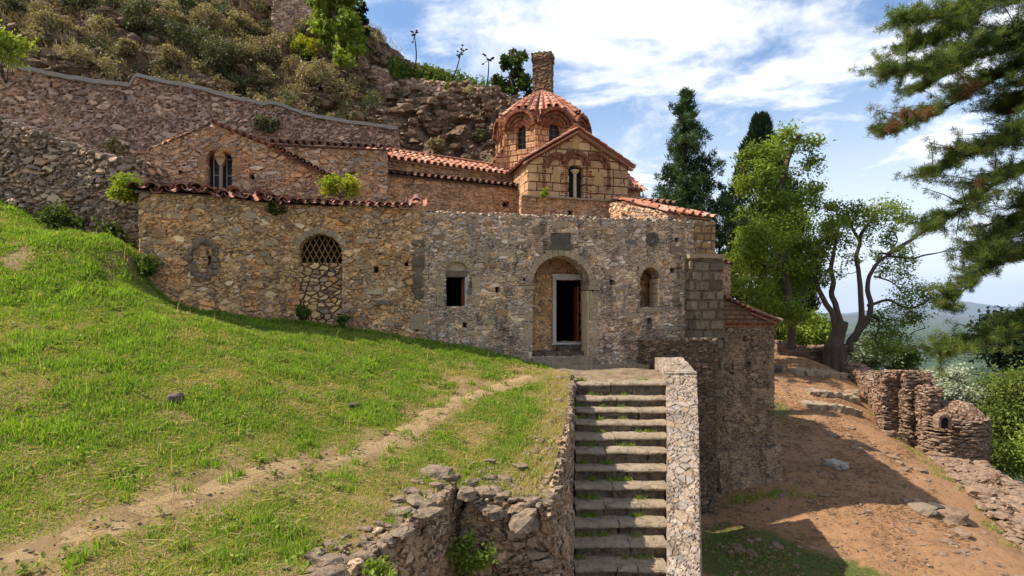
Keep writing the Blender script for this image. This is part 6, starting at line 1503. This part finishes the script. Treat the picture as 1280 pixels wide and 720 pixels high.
# the gnarled old tree at the end of the path
rng = np.random.default_rng(31)
limbs = [(.56, .36, [(1042, 462), (1044, 440), (1046, 420), (1052, 402)]), (.20, .10, [(1046, 412), (1035, 385), (1024, 360), (1018, 340)]), (.20, .07, [(1050, 405), (1042, 375), (1040, 340), (1042, 310), (1050, 290)]),
         (.22, .10, [(1062, 440), (1070, 415), (1076, 395), (1075, 360), (1071, 330), (1074, 300)]), (.12, .05, [(1074, 300), (1084, 283), (1100, 262)]), (.10, .04, [(1074, 300), (1062, 280), (1060, 262)]),
         (.19, .08, [(1066, 425), (1085, 395), (1086, 360), (1092, 335), (1110, 318)]), (.14, .05, [(1110, 318), (1130, 306), (1150, 293), (1158, 290)]), (.09, .02, [(1112, 320), (1140, 322), (1165, 318), (1186, 311)]), (.10, .03, [(1083, 382), (1110, 375), (1135, 385), (1155, 378), (1166, 368)]),
         (.07, .02, [(1092, 345), (1112, 352), (1135, 368)]), (.08, .02, [(1078, 395), (1100, 400), (1095, 425), (1100, 440)]), (.05, .015, [(1110, 318), (1120, 300), (1118, 285), (1128, 272)]), (.05, .02, [(1040, 330), (1030, 310), (1020, 300)]), (.04, .015, [(1135, 385), (1150, 395), (1158, 410)])]
cl_ = [(1060, 265, 12), (1078, 262, 12), (1098, 262, 13), (1118, 268, 12), (1130, 278, 8), (1045, 280, 12), (1050, 300, 11), (1032, 300, 10), (1085, 285, 10, 0, .6), (1110, 290, 9, 0, .6), (1120, 320, 12), (1105, 335, 9, 0, .7), (1136, 330, 7, 0, .5), (1135, 365, 13, 0, .6), (1155, 362, 12, 0, .6), (1168, 375, 9, 0, .5),
       (1120, 380, 11, 0, .6), (1150, 390, 12, 0, .6), (1140, 405, 10, 0, .5), (1100, 400, 12, 0, .7), (1115, 412, 11, 0, .7), (1095, 425, 14), (1105, 440, 12), (1130, 425, 9, 0, .5), (1030, 325, 11, 0, .7), (1018, 300, 10), (1062, 325, 8, 0, .5), (1008, 320, 12), (1052, 340, 7, 0, .4)]
cl_ = [(c[0], c[1], c[2] * 1.25) + tuple([0, c[4] * 1.5] if len(c) > 4 else []) for c in cl_] + [(1068, 275, 14), (1040, 292, 13), (1090, 272, 12), (1022, 312, 13), (1112, 300, 11), (1078, 300, 9), (1125, 345, 10), (1095, 320, 9), (1015, 345, 12), (1030, 352, 8)]
old = broadleaf('gnarled_tree', 35, limbs, cl_, 'gnarled old tree with thick split trunk and sparse crown at the end of the path', 'leaf_fresh', bark='bark', size=.08, dens=400, spread=.38, tint=.5, dz=.8)
# hollow flared foot
m = MB(); b0 = P(1044, 462, 34.9)
for k in range(9):
    a = k / 9 * 6.28; tube(m, smooth_line([b0 + np.array([math.cos(a) * .85, math.sin(a) * .7, -.25]), b0 + np.array([math.cos(a) * .5, math.sin(a) * .45, .25]), b0 + np.array([math.cos(a) * .40 + .05, math.sin(a) * .4, 1.6])], 10, .08, k), np.linspace(.24, .26, 10), 7)
m.build('root_flare', MAT['bark'], old, smooth=True)

# big pine at the right edge, boughs reaching into the picture
rng = np.random.default_rng(41)
pt_ = empty('large_pine_tree', (16.2, 14.5, -8.0), 'large long needled pine whose boughs hang in from the right edge', 'tree')
T_, Cn, Br = MB(), MB(), MB()
tube(T_, smooth_line([(16.6, 14.6, -8.2), (16.4, 14.4, -3), (16.0, 14.2, 3), (15.6, 14.0, 8), (15.3, 14, 12)], 26), np.linspace(.42, .16, 26), 12)
boughs = [ (14.2, .10, [(1400, 10), (1330, 0), (1270, -6), (1200, 15), (1130, 30)]), (14.0, .13, [(1410, 30), (1330, 60), (1280, 84), (1230, 104), (1175, 140), (1108, 165)]), (13.4, .08, [(1400, 0), (1330, 30), (1260, 45), (1180, 80), (1106, 88)]), (14.6, .08, [(1400, -30), (1300, -20), (1230, 10), (1180, 40), (1140, 60)]),
           (13.8, .09, [(1400, 130), (1330, 150), (1280, 166), (1230, 188), (1165, 222)]), (14.4, .08, [(1400, 180), (1330, 200), (1270, 212), (1220, 250), (1165, 285)]), (14.8, .08, [(1400, 90), (1340, 80), (1290, 60), (1220, 70), (1150, 110)]),
           (14.0, .08, [(1400, 270), (1330, 290), (1280, 318), (1240, 335), (1185, 386)]), (14.2, .07, [(1400, 370), (1330, 390), (1275, 402), (1230, 425), (1180, 442)]), (13.2, .06, [(1400, 250), (1330, 250), (1290, 262), (1260, 290), (1225, 318)]),
           (13.9, .06, [(1380, 120), (1330, 110), (1300, 105), (1275, 128), (1262, 140)])]
tips = []; tt_ = []
for D, r0, pl in boughs:
    pts = smooth_line([P(a, b, D + .9 * math.sin(i * 1.3 + D * 7)) for i, (a, b) in enumerate(pl)], 40, .10, D * 3)
    tube(T_, pts, np.linspace(r0, .012, 40), 6)
    for k in range(8, 40):
        w = (1 - abs(k / 40 - .62) * .9) * (.45 + 1.0 * abs(math.sin(k * .55 + D * 5))) 
        for s in range(4):
            L = rng.uniform(.25, .95) * w; d = unit(rng.normal(size=3) * np.array([.8, 1.0, .26]) + np.array([-.42, 0, .20])); e = pts[k] + d * L; tb = smooth_line([pts[k], (pts[k] + e) / 2 + np.array([0, 0, .06]), e], 5); tube(T_, tb, np.linspace(.016, .005, 5), 4)
            dead = rng.uniform() < .012 or (D == 14.0 and r0 == .13 and k > 22 and rng.uniform() < .3)
            for q in np.linspace(.2, 1.05, 6): tips.append(pts[k] + (e - pts[k]) * q + rng.normal(0, .04, 3)); tt_.append(1.0 if dead else np.clip(rng.normal(.42, .2), 0, .72))
tips = np.array(tips); tt_ = np.array(tt_); nper = 40; n = len(tips) * nper
d = unit(rng.normal(size=(n, 3)) + np.array([-.35, 0, .35])); tb_ = np.repeat(tt_, nper)
blades(Cn, np.repeat(tips, nper, 0) + rng.normal(0, .035, (n, 3)), rng.uniform(.07, .16, n), .0046, 0, np.clip(tb_ + np.where(tb_ < .8, rng.normal(0, .06, n), 0), 0, 1), d)
T_.build('trunk', MAT['bark_dark'], pt_, smooth=True); Cn.build('needles', MAT['leaf_pine'], pt_)

# lower right trees and shrubs beyond the wall
rng = np.random.default_rng(51)
def bush(name, cen, rad, n, size, leaf, label, cat='bush', tint=.5, sub=14, flat=.75, zb=None, group=None, spread=.28):
    Cn, T_ = MB(), MB(); cen = np.array(cen, float); zb = cen[2] - rad * .8 if zb is None else zb
    subs = clump_leaves(Cn, cen, rad, n, size, tint, sub=sub, flat=flat, spread=spread)
    for s in subs: limb(T_, (cen[0] + rng.normal(0, .04) * rad, cen[1], zb), s, .02 * max(rad, .5), .005, .1, 6, 4)
    t = empty(name, (cen[0], cen[1], zb), label, cat, group); T_.build('stem', MAT['bark_dark'], t); Cn.build('foliage', MAT[leaf], t); return t
bush('olive_tree', P(1192, 488, 27), 1.25, 12000, .075, 'leaf_olive', 'silvery grey olive tree beyond the broken piers', 'tree', sub=26, spread=.20, tint=.8)
bush('pine_sapling', P(1270, 505, 25), 1.6, 20000, .07, 'leaf_pine', 'soft yellow green shrubby pine at the right edge behind the rounded ruin', 'tree', tint=.55, sub=18)
bush('pine_sapling', P(1318, 570, 21), 1.3, 16000, .06, 'leaf_fresh', 'bright low green shrub beyond the wide wall at the right edge', 'bush', tint=.55, sub=16)
bush('pine_sapling', P(1262, 560, 25), 1.2, 9000, .075, 'leaf_pine', 'green shrub half hidden behind the rounded ruin', 'bush', tint=.5, sub=16)
bush('dark_juniper', P(1274, 430, 30), 1.6, 9000, .13, 'leaf_dark', 'dark spreading conifer at the right edge under the lowest pine bough', 'tree', sub=14)
bush('green_shrub', P(1010, 416, 41), 1.5, 9000, .12, 'leaf_fresh', 'bright green bush behind the far low wall', tint=.7, sub=16)
bush('green_shrub', P(985, 418, 42), 1.1, 5000, .12, 'leaf_fresh', 'darker green bush at the left end of the far low wall', tint=.45, sub=12)
bush('olive_shrub', P(1085, 440, 40), 1.3, 5000, .11, 'leaf_olive', 'grey green bush to the right of the old trunk', tint=.2, sub=12)
bush('olive_shrub', P(1120, 452, 44), 1.4, 3600, .13, 'leaf_fresh', 'mid green bush beyond the wall right of the old tree', tint=.2, sub=12)
# tree behind the dome, bright tree at the top, edge branch
conifer_like = [(655, 70, 7), (632, 80, 8), (645, 88, 10), (622, 100, 7), (632, 105, 10), (650, 102, 12), (660, 112, 8), (640, 116, 9), (622, 112, 6)]
broadleaf('hill_tree', 31, [(.14, .04, [(641, 150), (641, 120), (640, 95), (640, 66)])], [(640, 64, 5), (633, 74, 7), (648, 74, 7)] + [(c[0] - 2, c[1], c[2], None or 0, 1.3) for c in conifer_like], 'dark green pointed tree on the ridge just left of the chimney', 'leaf_fresh', size=.13, dens=420, tint=.15, spread=.3)
rng = np.random.default_rng(61)
def cliffD(px, py, r=9):
    u = cliff_pts[:, 0] / cliff_pts[:, 1] * F + 640; v = HY - cliff_pts[:, 2] / cliff_pts[:, 1] * F
    j = np.where(np.hypot(u - px, v - py) < r)[0]
    return cliff_pts[j, 1].min() if len(j) else 33.0
Dh = min(cliffD(420, 60), cliffD(440, 80), cliffD(410, 30)) - .8
broadleaf('hillside_tree', Dh, [(.25, .05, [(425, 84), (422, 40), (415, -10)])], [(405, 10, 16), (425, 15, 18), (408, 35, 16), (432, 35, 16), (418, 55, 16), (440, 55, 14), (448, 60, 9), (400, -8, 16), (425, -12, 18), (430, 72, 10)], 'bright green leafy tree at the top of the rocky slope', 'leaf_fresh', size=.15, dens=420, tint=.7)
broadleaf('dark_hill_tree', Dh + 1.6, [(.2, .05, [(436, 60), (438, 20), (430, -30)])], [(446, 10, 9), (450, 28, 8), (440, -8, 12), (455, 40, 5), (436, 30, 12)], 'dark tree behind the bright one at the top of the slope', 'leaf_dark', size=.15, dens=400, tint=.4)
bush('edge_shrub', P(8, 55, 17.5), .62, 1900, .075, 'leaf_fresh', 'bright green shrub hanging over the wall at the top left corner', tint=.85, sub=12, zb=7.0)
bush('ivy_bush', P(157, 236, 13.9), .38, 1700, .055, 'leaf_yellow', 'yellow green shrub growing from the boulder wall beside the chapel', tint=.3, sub=10)
bush('roof_shrub', P(427, 233, 16.6), .42, 1500, .055, 'leaf_yellow', 'shrub with yellow flowers growing on the chapel roof', tint=.45, sub=11)
bush('roof_weed', P(678, 240, 19.2), .20, 300, .05, 'leaf_yellow', 'small weed on the ledge left of the front gable', tint=.4, sub=6)
bush('roof_weed', P(345, 262, 15.2), .22, 420, .045, 'leaf_fresh', 'little fern at the joint of the two tiled eaves', tint=.15, sub=6)
bush('wall_weed', P(590, 690, 7.8), .28, 800, .04, 'leaf_fresh', 'green weed growing in the corner of the alcove', tint=.6, sub=9)
bush('wall_weed', P(480, 712, 5.7), .16, 380, .03, 'leaf_fresh', 'small green weed at the bottom edge beside the alcove wall', tint=.7, sub=7)
bush('wall_weed', P(376, 392, 15.1), .22, 380, .05, 'leaf_fresh', 'small green weed at the left foot of the blocked arch', tint=.2, sub=6)
bush('wall_weed', P(430, 402, 15.4), .18, 260, .05, 'leaf_fresh', 'small green weed at the right foot of the blocked arch', tint=.2, sub=6)
bush('wall_shrub', P(75, 272, 14.3), .40, 700, .06, 'leaf_fresh', 'green weeds at the foot of the boulder wall', tint=.2, sub=9)
bush('wall_shrub', P(135, 296, 14.0), .42, 600, .06, 'leaf_fresh', 'dark weeds under the boulder wall next to the chapel corner', tint=.05, sub=9)
bush('wall_shrub', P(190, 330, 13.5), .35, 500, .05, 'leaf_fresh', 'weeds climbing the left corner of the chapel wall', tint=.15, sub=8)

# hillside scrub
rng = np.random.default_rng(71)
scr = [(240, 55, 30, 'dry bush of pale olive tone in the middle of the slope', 'scrub_green'), (285, 82, 36, 'largest dark bush on the slope above the pale coping', 'scrub_green'), (325, 70, 24, 'dry bush right of the largest bush on the slope', 'scrub'), (310, 108, 20, 'round grey bush just above the coping', 'scrub_green'),
       (262, 28, 22, 'pale dry bush high on the slope', 'scrub'), (185, 25, 26, 'wide dry bush on the upper slope', 'scrub_green'), (130, 35, 16, 'small grey bush left on the slope', 'scrub'), (395, 95, 24, 'dry yellow bush on the slope below the bright tree', 'scrub'), (385, 62, 20, 'yellow green bush below the hilltop ruin', 'leaf_yellow'),
       (350, 30, 14, 'slim dark bush beside the hilltop ruin', 'scrub_green'), (60, 30, 18, 'low bush near the top left of the slope', 'scrub'), (100, 5, 22, 'dry bush at the top edge of the slope', 'scrub_green'), (335, 155, 13, 'grey plant hanging on the enclosure wall', 'scrub_green'), (145, 183, 11, 'dry tuft at the foot of the enclosure wall', 'scrub'),
       (420, 108, 12, 'dry tuft at the edge of the rubble ridge', 'scrub'), (215, 70, 14, 'small round bush left of the dark bush', 'scrub'), (15, 10, 18, 'bush in the very corner of the slope', 'scrub_green'), (160, 60, 12, 'grey tuft on bare earth of the slope', 'scrub'), (230, 10, 18, 'dark bush by the top edge of the slope', 'scrub_green'), (300, 30, 16, 'dry bush left of the hilltop ruin', 'scrub'),
       (590, 120, 13, 'orange dry tuft on the ridge wall', 'scrub'), (545, 180, 9, 'tuft on the earth bank left of the dome', 'scrub'), (600, 170, 9, 'small bush beside the drum of the dome', 'scrub_green')]
Cp = cliff_pts; cu_ = Cp[:, 0] / Cp[:, 1] * F + 640; cv_ = HY - Cp[:, 2] / Cp[:, 1] * F
for (px, py, pr_, lab, mt) in scr:
    dd = np.hypot(cu_ - px, cv_ - py); j = np.where(dd < 8)[0]
    if len(j) == 0 or lab.find('enclosure') >= 0: D = WU.sz(px, py)[0]; D = WU.pt(WU.sz(px, py)[0], 0, 0)[1] - .25
    else: D = Cp[j, 1].min() - .1
    Rr = pr_ / F * D
    if 'ridge wall' in lab: D = 29.0
    bush('hillside_bush', P(px, py, D), Rr, int(2600 * Rr ** 1.6) + 400, .07, mt, lab, tint=.5, sub=30, spread=.17)
# dense low scrub covering the slope
vis = (Cp[:, 2] > 7.2) & (Cp[:, 0] < -7); idx = np.where(vis)[0]; idx = idx[(fbm(Cp[idx] * .5 + 9, 3) > -.02)]
pick = rng.choice(idx, 5200); c = Cp[pick] + rng.normal(0, .12, (5200, 3)) + np.array([0, 0, .05]); npl = 9
cc = np.repeat(c, npl, 0) + rng.normal(0, .10, (5200 * npl, 3)); n = len(cc); m = MB()
blades(m, cc, rng.uniform(.12, .4, n), .012, 0, np.repeat(np.clip(.45 + .6 * fbm(c * .6, 2) + rng.normal(0, .15, 5200), 0, 1), npl), unit(rng.normal(0, .6, (n, 3)) + np.array([0, -.3, 1])))
tag(m.build('slope_scrub', MAT['scrub']), kind='stuff')
for nm, mt, seed_, cnt, thr in (('hillside_scrub', 'scrub_green', 5, 260, .03), ('dry_hillside_scrub', 'scrub', 8, 330, -.04)):
    rng = np.random.default_rng(seed_); m = MB()
    idx = np.where((cu_ > -60) & (cu_ < 470) & (cv_ > -60) & (cv_ < 190) & (Cp[:, 2] > 8) & (fbm(Cp * .22 + seed_, 3) > thr))[0]
    for j in rng.choice(idx, cnt):
        Rr = rng.uniform(.18, .62); clump_leaves(m, Cp[j] + np.array([0, -.1, Rr * .35]), Rr, int(700 * Rr ** 1.5) + 50, .065, rng.uniform(.2, .75), sub=9, spread=.24)
    tag(m.build(nm, MAT[mt]), kind='stuff')
rng = np.random.default_rng(72)
m = MB(); idx = np.where((cu_ > 385) & (cu_ < 650) & (cv_ > 70) & (cv_ < 215))[0]; j = rng.choice(idx, 5200); s_ = rng.gamma(1.6, .040, 5200) + .03
rocks(m, Cp[j] + rng.normal(0, .05, (5200, 3)), np.stack([s_ * 1.3, s_, s_ * .65], 1), ic=ICO1, rough=.5)
idx = np.where((cu_ > -60) & (cu_ < 400) & (cv_ > -60) & (cv_ < 160))[0]; j = rng.choice(idx, 2600); s_ = rng.gamma(1.6, .04, 2600) + .03
rocks(m, Cp[j], np.stack([s_ * 1.3, s_, s_ * .65], 1), ic=ICO1, rough=.5); tag(m.build('hillside_scree', MAT['scree']), kind='stuff')
# green herbs along the ridge against the sky
m = MB(); n = 340; px = rng.uniform(486, 612, n); D = 30.5 + rng.normal(0, .5, n); py = np.interp(px, [486, 510, 545, 580, 612], [90, 99, 106, 112, 124])
c = np.array([P(a, b + 4, d) for a, b, d in zip(px, py, D)]); hgt = rng.uniform(.3, 1.25, n)
npl = 26; cc = np.repeat(c, npl, 0); t = rng.uniform(0, 1, n * npl); cc = cc + np.stack([rng.normal(0, .08, n * npl), rng.normal(0, .08, n * npl), t * np.repeat(hgt, npl)], 1)
leaves(m, cc, .085, np.clip(.35 + rng.normal(0, .15, n * npl), 0, 1)); tag(m.build('ridge_herbs', MAT['leaf_fresh']), kind='stuff')
for (a, b, c0_, lab) in (((517, 76), (518, 44), 30, 'tall straight dried flower stalk on the ridge'), ((558, 92), (576, 66), 30, 'leaning dried flower stalk in the middle of the ridge'), ((602, 108), (611, 74), 29.5, 'dried flower stalk on the ridge nearest the dark tree')):
    m = MB(); p0, p1 = P(a[0], a[1] + 20, c0_), P(b[0], b[1], c0_); pts = smooth_line([p0, (p0 + p1) / 2 + np.array([.12, 0, 0]), p1], 12); tube(m, pts, np.linspace(.05, .022, 12), 5)
    hd = MB(); 
    for k in range(9):
        q = p1 + rng.normal(0, .14, 3) + np.array([0, 0, .02]); tube(hd, [p1 - np.array([0, 0, .05]), q], .014, 4); rocks(hd, [q], [(.07, .07, .03)], ic=ICO1)
    t = empty('dried_stalk', p0, lab, 'plant', 'dried stalks on the ridge'); m.build('stem', MAT['bark_dark'], t); hd.build('flower_head', MAT['bark_dark'], t)

# ------------------------------------------------------------------ grass
rng = np.random.default_rng(81)
m = MB()
N = 620000; x = rng.uniform(-13.5, 1.4, N); y = 3.2 + 13.5 * rng.uniform(0, 1, N) ** 1.15
k = inpoly(x, y, meadow_poly) & (np.abs(x / y) < 1.0); x, y = x[k], y[k]
td = np.full(len(x), 9.)
for a in range(0, len(x), 50000): td[a:a + 50000] = trail_dist(x[a:a + 50000], y[a:a + 50000])
dry = fb2(x, y, .8, 4) * .9 + fb2(x, y, 3.5, 3) * .5
edge = np.minimum(np.interp(y, [3, 5.6, 7, 8, 8.05, 9.2, 10.6, 12.4, 14.4, 17], [-2.9, -1.75, -1.3, -.85, .45, .62, .85, 1.12, 1.32, 1.5]) - x, 9)
nearfront = np.clip(1 - (y - 8) / 1.3, 0, 1) * ((x > -1.0) & (y > 7.9))
bare = np.clip(1.25 - td / (.42 + .22 * fb2(x, y, 1.2, 3)), 0, 1) + 1.1 * np.clip(1 - edge / .7, 0, 1) + .5 * nearfront + .62 * np.clip(1.0 - np.abs(td - .7) / .9, 0, 1) * np.clip(fb2(x, y, 1.6, 4) * 3 + .2, 0, 1) + .5 * np.clip(fb2(x + 31, y, .9, 4) * 3.0 - .75, 0, 1)
hole_ = .9 * np.clip(fb2(x + 77, y - 13, 1.5, 4) * 5 - 1.25, 0, 1) + .5 * np.clip(1 - np.abs(td - .6) / 1.1, 0, 1) * np.clip(fb2(x - 31, y + 3, .8, 4) * 4, 0, 1)
keep = rng.uniform(0, 1, len(x)) > np.clip(hole_ + bare + np.clip(dry - .25, 0, .6), 0, .97)
x, y, dry, edge, td, bare = [q[keep] for q in (x, y, dry, edge, td, bare)]
cl_n = fb2(x, y, 2.2, 3)
h = (.045 + .10 * np.clip(cl_n + .25, 0, 1.2)) * rng.uniform(.6, 1.3, len(x)) * np.clip(1.1 - bare * .7, .35, 1) * np.clip(.75 + (y - 4) / 14, .75, 1.25)
tall = np.clip(1 - td / 1.2, 0, 1); h *= (1 - .35 * tall)
n = len(x); strawy = np.clip(fb2(x + 50, y + 20, .75, 4) * 3.4 - .15, 0, 1); h *= 1 - .35 * strawy
tint = np.clip(.68 + .45 * cl_n - .36 * strawy * rng.uniform(0, 1.3, n) - .5 * np.clip(dry, 0, 1) - .45 * np.clip(bare, 0, 1) + rng.normal(0, .13, n), 0, 1); tint[rng.uniform(0, 1, n) < .07] = .03
blades(m, np.stack([x, y, lefth(x, y) - .01], 1), h, .0040 + .00055 * y, .55, tint)
N = 420000; x = rng.uniform(-10, 1.4, N); y = 3.2 + 9 * rng.uniform(0, 1, N); k = inpoly(x, y, meadow_poly) & (np.abs(x / y) < 1.0); x, y = x[k], y[k]; td = trail_dist(x, y)
e2 = np.interp(y, [3, 5.6, 7, 8, 8.05, 9.2, 10.6, 12.4, 14.4, 17], [-2.9, -1.75, -1.3, -.85, .45, .62, .85, 1.12, 1.32, 1.5]) - x
k = rng.uniform(0, 1, len(x)) < np.clip(e2 / .6, .12, 1) * np.clip((td - .16) / .5, .02, 1) * np.clip(.75 + 1.2 * fb2(x, y, 1.9, 3), .15, 1); x, y = x[k], y[k]; n = len(x)
blades(m, np.stack([x, y, lefth(x, y) - .005], 1), rng.uniform(.018, .05, n), .0055, .9, np.clip(.60 + .5 * fb2(x, y, 1.4, 3) - .25 * np.clip(fb2(x + 50, y + 20, .75, 4) * 3.4 - .15, 0, 1) + rng.normal(0, .25, n), 0, 1))
# straw lying flat
n = 15000; x2 = rng.uniform(-12, 1.3, n); y2 = 3.5 + 12 * rng.uniform(0, 1, n); k = inpoly(x2, y2, meadow_poly) & (fb2(x2, y2, 1.1, 3) > -.05); x2, y2 = x2[k], y2[k]; a = rng.uniform(0, 6.28, len(x2))
blades(m, np.stack([x2, y2, lefth(x2, y2) + .03], 1), rng.uniform(.08, .25, len(x2)), .004, 0, rng.uniform(0, .12, len(x2)), np.stack([np.cos(a), np.sin(a), rng.uniform(-.05, .2, len(x2))], 1))
tag(m.build('meadow_grass', MAT['grass']), kind='stuff')
# taller tufts along the wall foots and in the meadow
m = MB(); n = 1500; x = rng.uniform(-12.5, 1, n); y = rng.uniform(4, 16, n); k = inpoly(x, y, meadow_poly) & (fb2(x, y, 1.3, 3) > .12); x, y = x[k], y[k]
for f, o in ((WA, -.08), (WB, -.08), (WC, -.1)):
    s = rng.uniform(0, f.L if f is not WC else 2.6, 130); p = f.W(np.stack([s, np.full(130, o) + rng.uniform(-.12, .02, 130), 0 * s], 1)); x = np.r_[x, p[:, 0]]; y = np.r_[y, p[:, 1]]
npl = 22; xx = np.repeat(x, npl) + rng.normal(0, .05, len(x) * npl); yy_ = np.repeat(y, npl) + rng.normal(0, .05, len(x) * npl)
k = inpoly(xx, yy_, meadow_poly); xx, yy_ = xx[k], yy_[k]
blades(m, np.stack([xx, yy_, lefth(xx, yy_) - .01], 1), rng.uniform(.06, .17, len(xx)), .0085, .5, np.clip(rng.normal(.72, .15, len(xx)), 0, 1))
tag(m.build('grass_tufts', MAT['grass']), kind='stuff')
# weeds along the foot of the ruined wall and the apse
m = MB(); q_ = np.array([(13.6, 15.0), (14.4, 17.0), (14.8, 19.5), (15.4, 21.5), (15.6, 23.2), (16.5, 25.5), (18.3, 29)]); t = rng.uniform(0, 6, 70); x = np.interp(t, range(7), q_[:, 0]) + rng.normal(0, .28, 70); y = np.interp(t, range(7), q_[:, 1]) + rng.normal(0, .2, 70)
x = np.r_[x, rng.uniform(6.6, 9.3, 34)]; y = np.r_[y, rng.uniform(17.5, 18.0, 34)]; npl = 26; xx = np.repeat(x, npl) + rng.normal(0, .09, len(x) * npl); yy_ = np.repeat(y, npl) + rng.normal(0, .09, len(x) * npl)
blades(m, np.stack([xx, yy_, righth(xx, yy_)], 1), rng.uniform(.04, .17, len(xx)), .010, .6, np.clip(rng.normal(.38, .28, len(xx)), 0, 1)); tag(m.build('wall_foot_weeds', MAT['grass']), kind='stuff')
# needles, twigs and dead weeds littering the path
m = MB(); n = 60000; x = rng.uniform(5, 17.5, n); y = rng.uniform(13, 34, n); k = (x < 9 + .45 * (y - 8)) & (rng.uniform(0, 1, n) < np.clip(.35 + 1.6 * fb2(x, y, .9, 4), .04, 1)); x, y = x[k], y[k]; a = rng.uniform(0, 6.28, len(x))
blades(m, np.stack([x, y, righth(x, y) + .03], 1), rng.uniform(.05, .16, len(x)), .009, 0, rng.uniform(0, 1, len(x)), np.stack([np.cos(a), np.sin(a), rng.uniform(-.08, .25, len(x))], 1))
tag(m.build('path_litter', M_leaf('dry_litter', [lin(70, 48, 34), lin(120, 84, 58), lin(160, 122, 86), lin(104, 92, 54)], .1)), kind='stuff')
# low broad leaved weeds and dead stalks in the meadow
m = MB(); n = 520; x = rng.uniform(-12, 1, n); y = rng.uniform(4, 15.5, n); k = inpoly(x, y, meadow_poly); x, y = x[k], y[k]; npl = 14; r = np.abs(rng.normal(0, .09, len(x) * npl)); a = rng.uniform(0, 6.28, len(x) * npl)
c = np.stack([np.repeat(x, npl) + r * np.cos(a), np.repeat(y, npl) + r * np.sin(a)], 1); z = lefth(c[:, 0], c[:, 1]) + rng.uniform(.01, .09, len(c)); leaves(m, np.column_stack([c, z]), .028 + .0008 * c[:, 1], np.clip(rng.normal(.6, .2, len(c)), 0, 1), up=1.2)
tag(m.build('meadow_weeds', MAT['leaf_fresh']), kind='stuff')
m = MB(); n = 900; x = rng.uniform(-12.5, .8, n); y = rng.uniform(3.6, 16, n); k = inpoly(x, y, meadow_poly) & (fb2(x + 7, y, 1.0, 3) > -.02); x, y = x[k], y[k]
blades(m, np.stack([x, y, lefth(x, y)], 1), rng.uniform(.15, .38, len(x)), .0035 + .0003 * y, .5, rng.uniform(0, .15, len(x))); tag(m.build('dry_stalks', MAT['grass']), kind='stuff')
# thin grass on the shaded lower court and path sides
m = MB(); n = 42000; x = rng.uniform(3.5, 13, n); y = rng.uniform(11, 31, n)
g_ = np.clip(1 - np.hypot((x - 6.3) / 2.6, (y - 14.2) / 3.4), 0, 1) * 1.6 + np.clip(1 - np.hypot((x - 11.4) / 1.6, (y - 26) / 4.5), 0, 1) * 1.2 + np.clip(1 - np.hypot((x - 8.6) / 2.0, (y - 13.4) / 1.5), 0, 1)
k = rng.uniform(0, 1, n) < g_ * (.5 + .9 * fb2(x, y, 1.3, 3)); x, y = x[k], y[k]
blades(m, np.stack([x, y, righth(x, y) - .01], 1), rng.uniform(.04, .10, len(x)), .012, .6, np.clip(rng.normal(.6, .2, len(x)), 0, 1))
tag(m.build('court_grass', MAT['grass']), kind='stuff')
# dry grass on the stony strip and the wall tops, green tufts at the steps
m = MB(); n = 5200; t = rng.uniform(0, 1, n); D = 14.3 - 6.2 * t; e_ = np.interp(D, [8, 9.2, 10.6, 12.4, 14.35], [.52, .72, .98, 1.26, 1.5]); x = e_ - np.abs(rng.normal(0, .32, n)) - .03
blades(m, np.stack([x, D, lefth(x, D) + .02], 1), rng.uniform(.04, .12, n), .006, .9, rng.uniform(0, .25, n))
for k_, yy in enumerate(rows[:13]):
    D = 14 - .4 * k_; z = -(yy - HY) / F * D; nn2 = 160; cl2 = rng.integers(0, 5, nn2); c_x = rng.uniform(0, 1, 5) ** 2.2; x = sxl(D) + (sxr(D) - sxl(D)) * c_x[cl2] + rng.normal(0, .05, nn2); x = np.clip(x, sxl(D) + .02, sxr(D) - .03)
    blades(m, np.stack([x, D + .36 + rng.normal(0, .02, nn2), np.full(nn2, z - .01)], 1), rng.uniform(.04, .13, nn2), .007, .8, np.clip(rng.normal(.6, .2, nn2), 0, 1))
tag(m.build('wall_top_grass', MAT['grass']), kind='stuff')

for o in list(bpy.data.objects):
    if o.type == 'MESH' and not o.data.materials: o.data.materials.append(MAT['stone'])

# the air between the church and the far plain
hz_m = bpy.data.materials.new('haze'); hz_m.use_nodes = True; nt = hz_m.node_tree; nt.nodes.clear()
o_ = nt.nodes.new('ShaderNodeOutputMaterial'); v_ = nt.nodes.new('ShaderNodeVolumePrincipled'); v_.inputs['Density'].default_value = 3.2e-5; v_.inputs['Color'].default_value = (.58, .74, 1.0, 1)
nt.links.new(v_.outputs[0], o_.inputs['Volume'])
m = MB().add_mb(hexblock(box8(-41000, 41000, -41000, 41000, -260, 1600), 1e9)); hz_ = m.build('haze', hz_m); tag(hz_, kind='stuff')
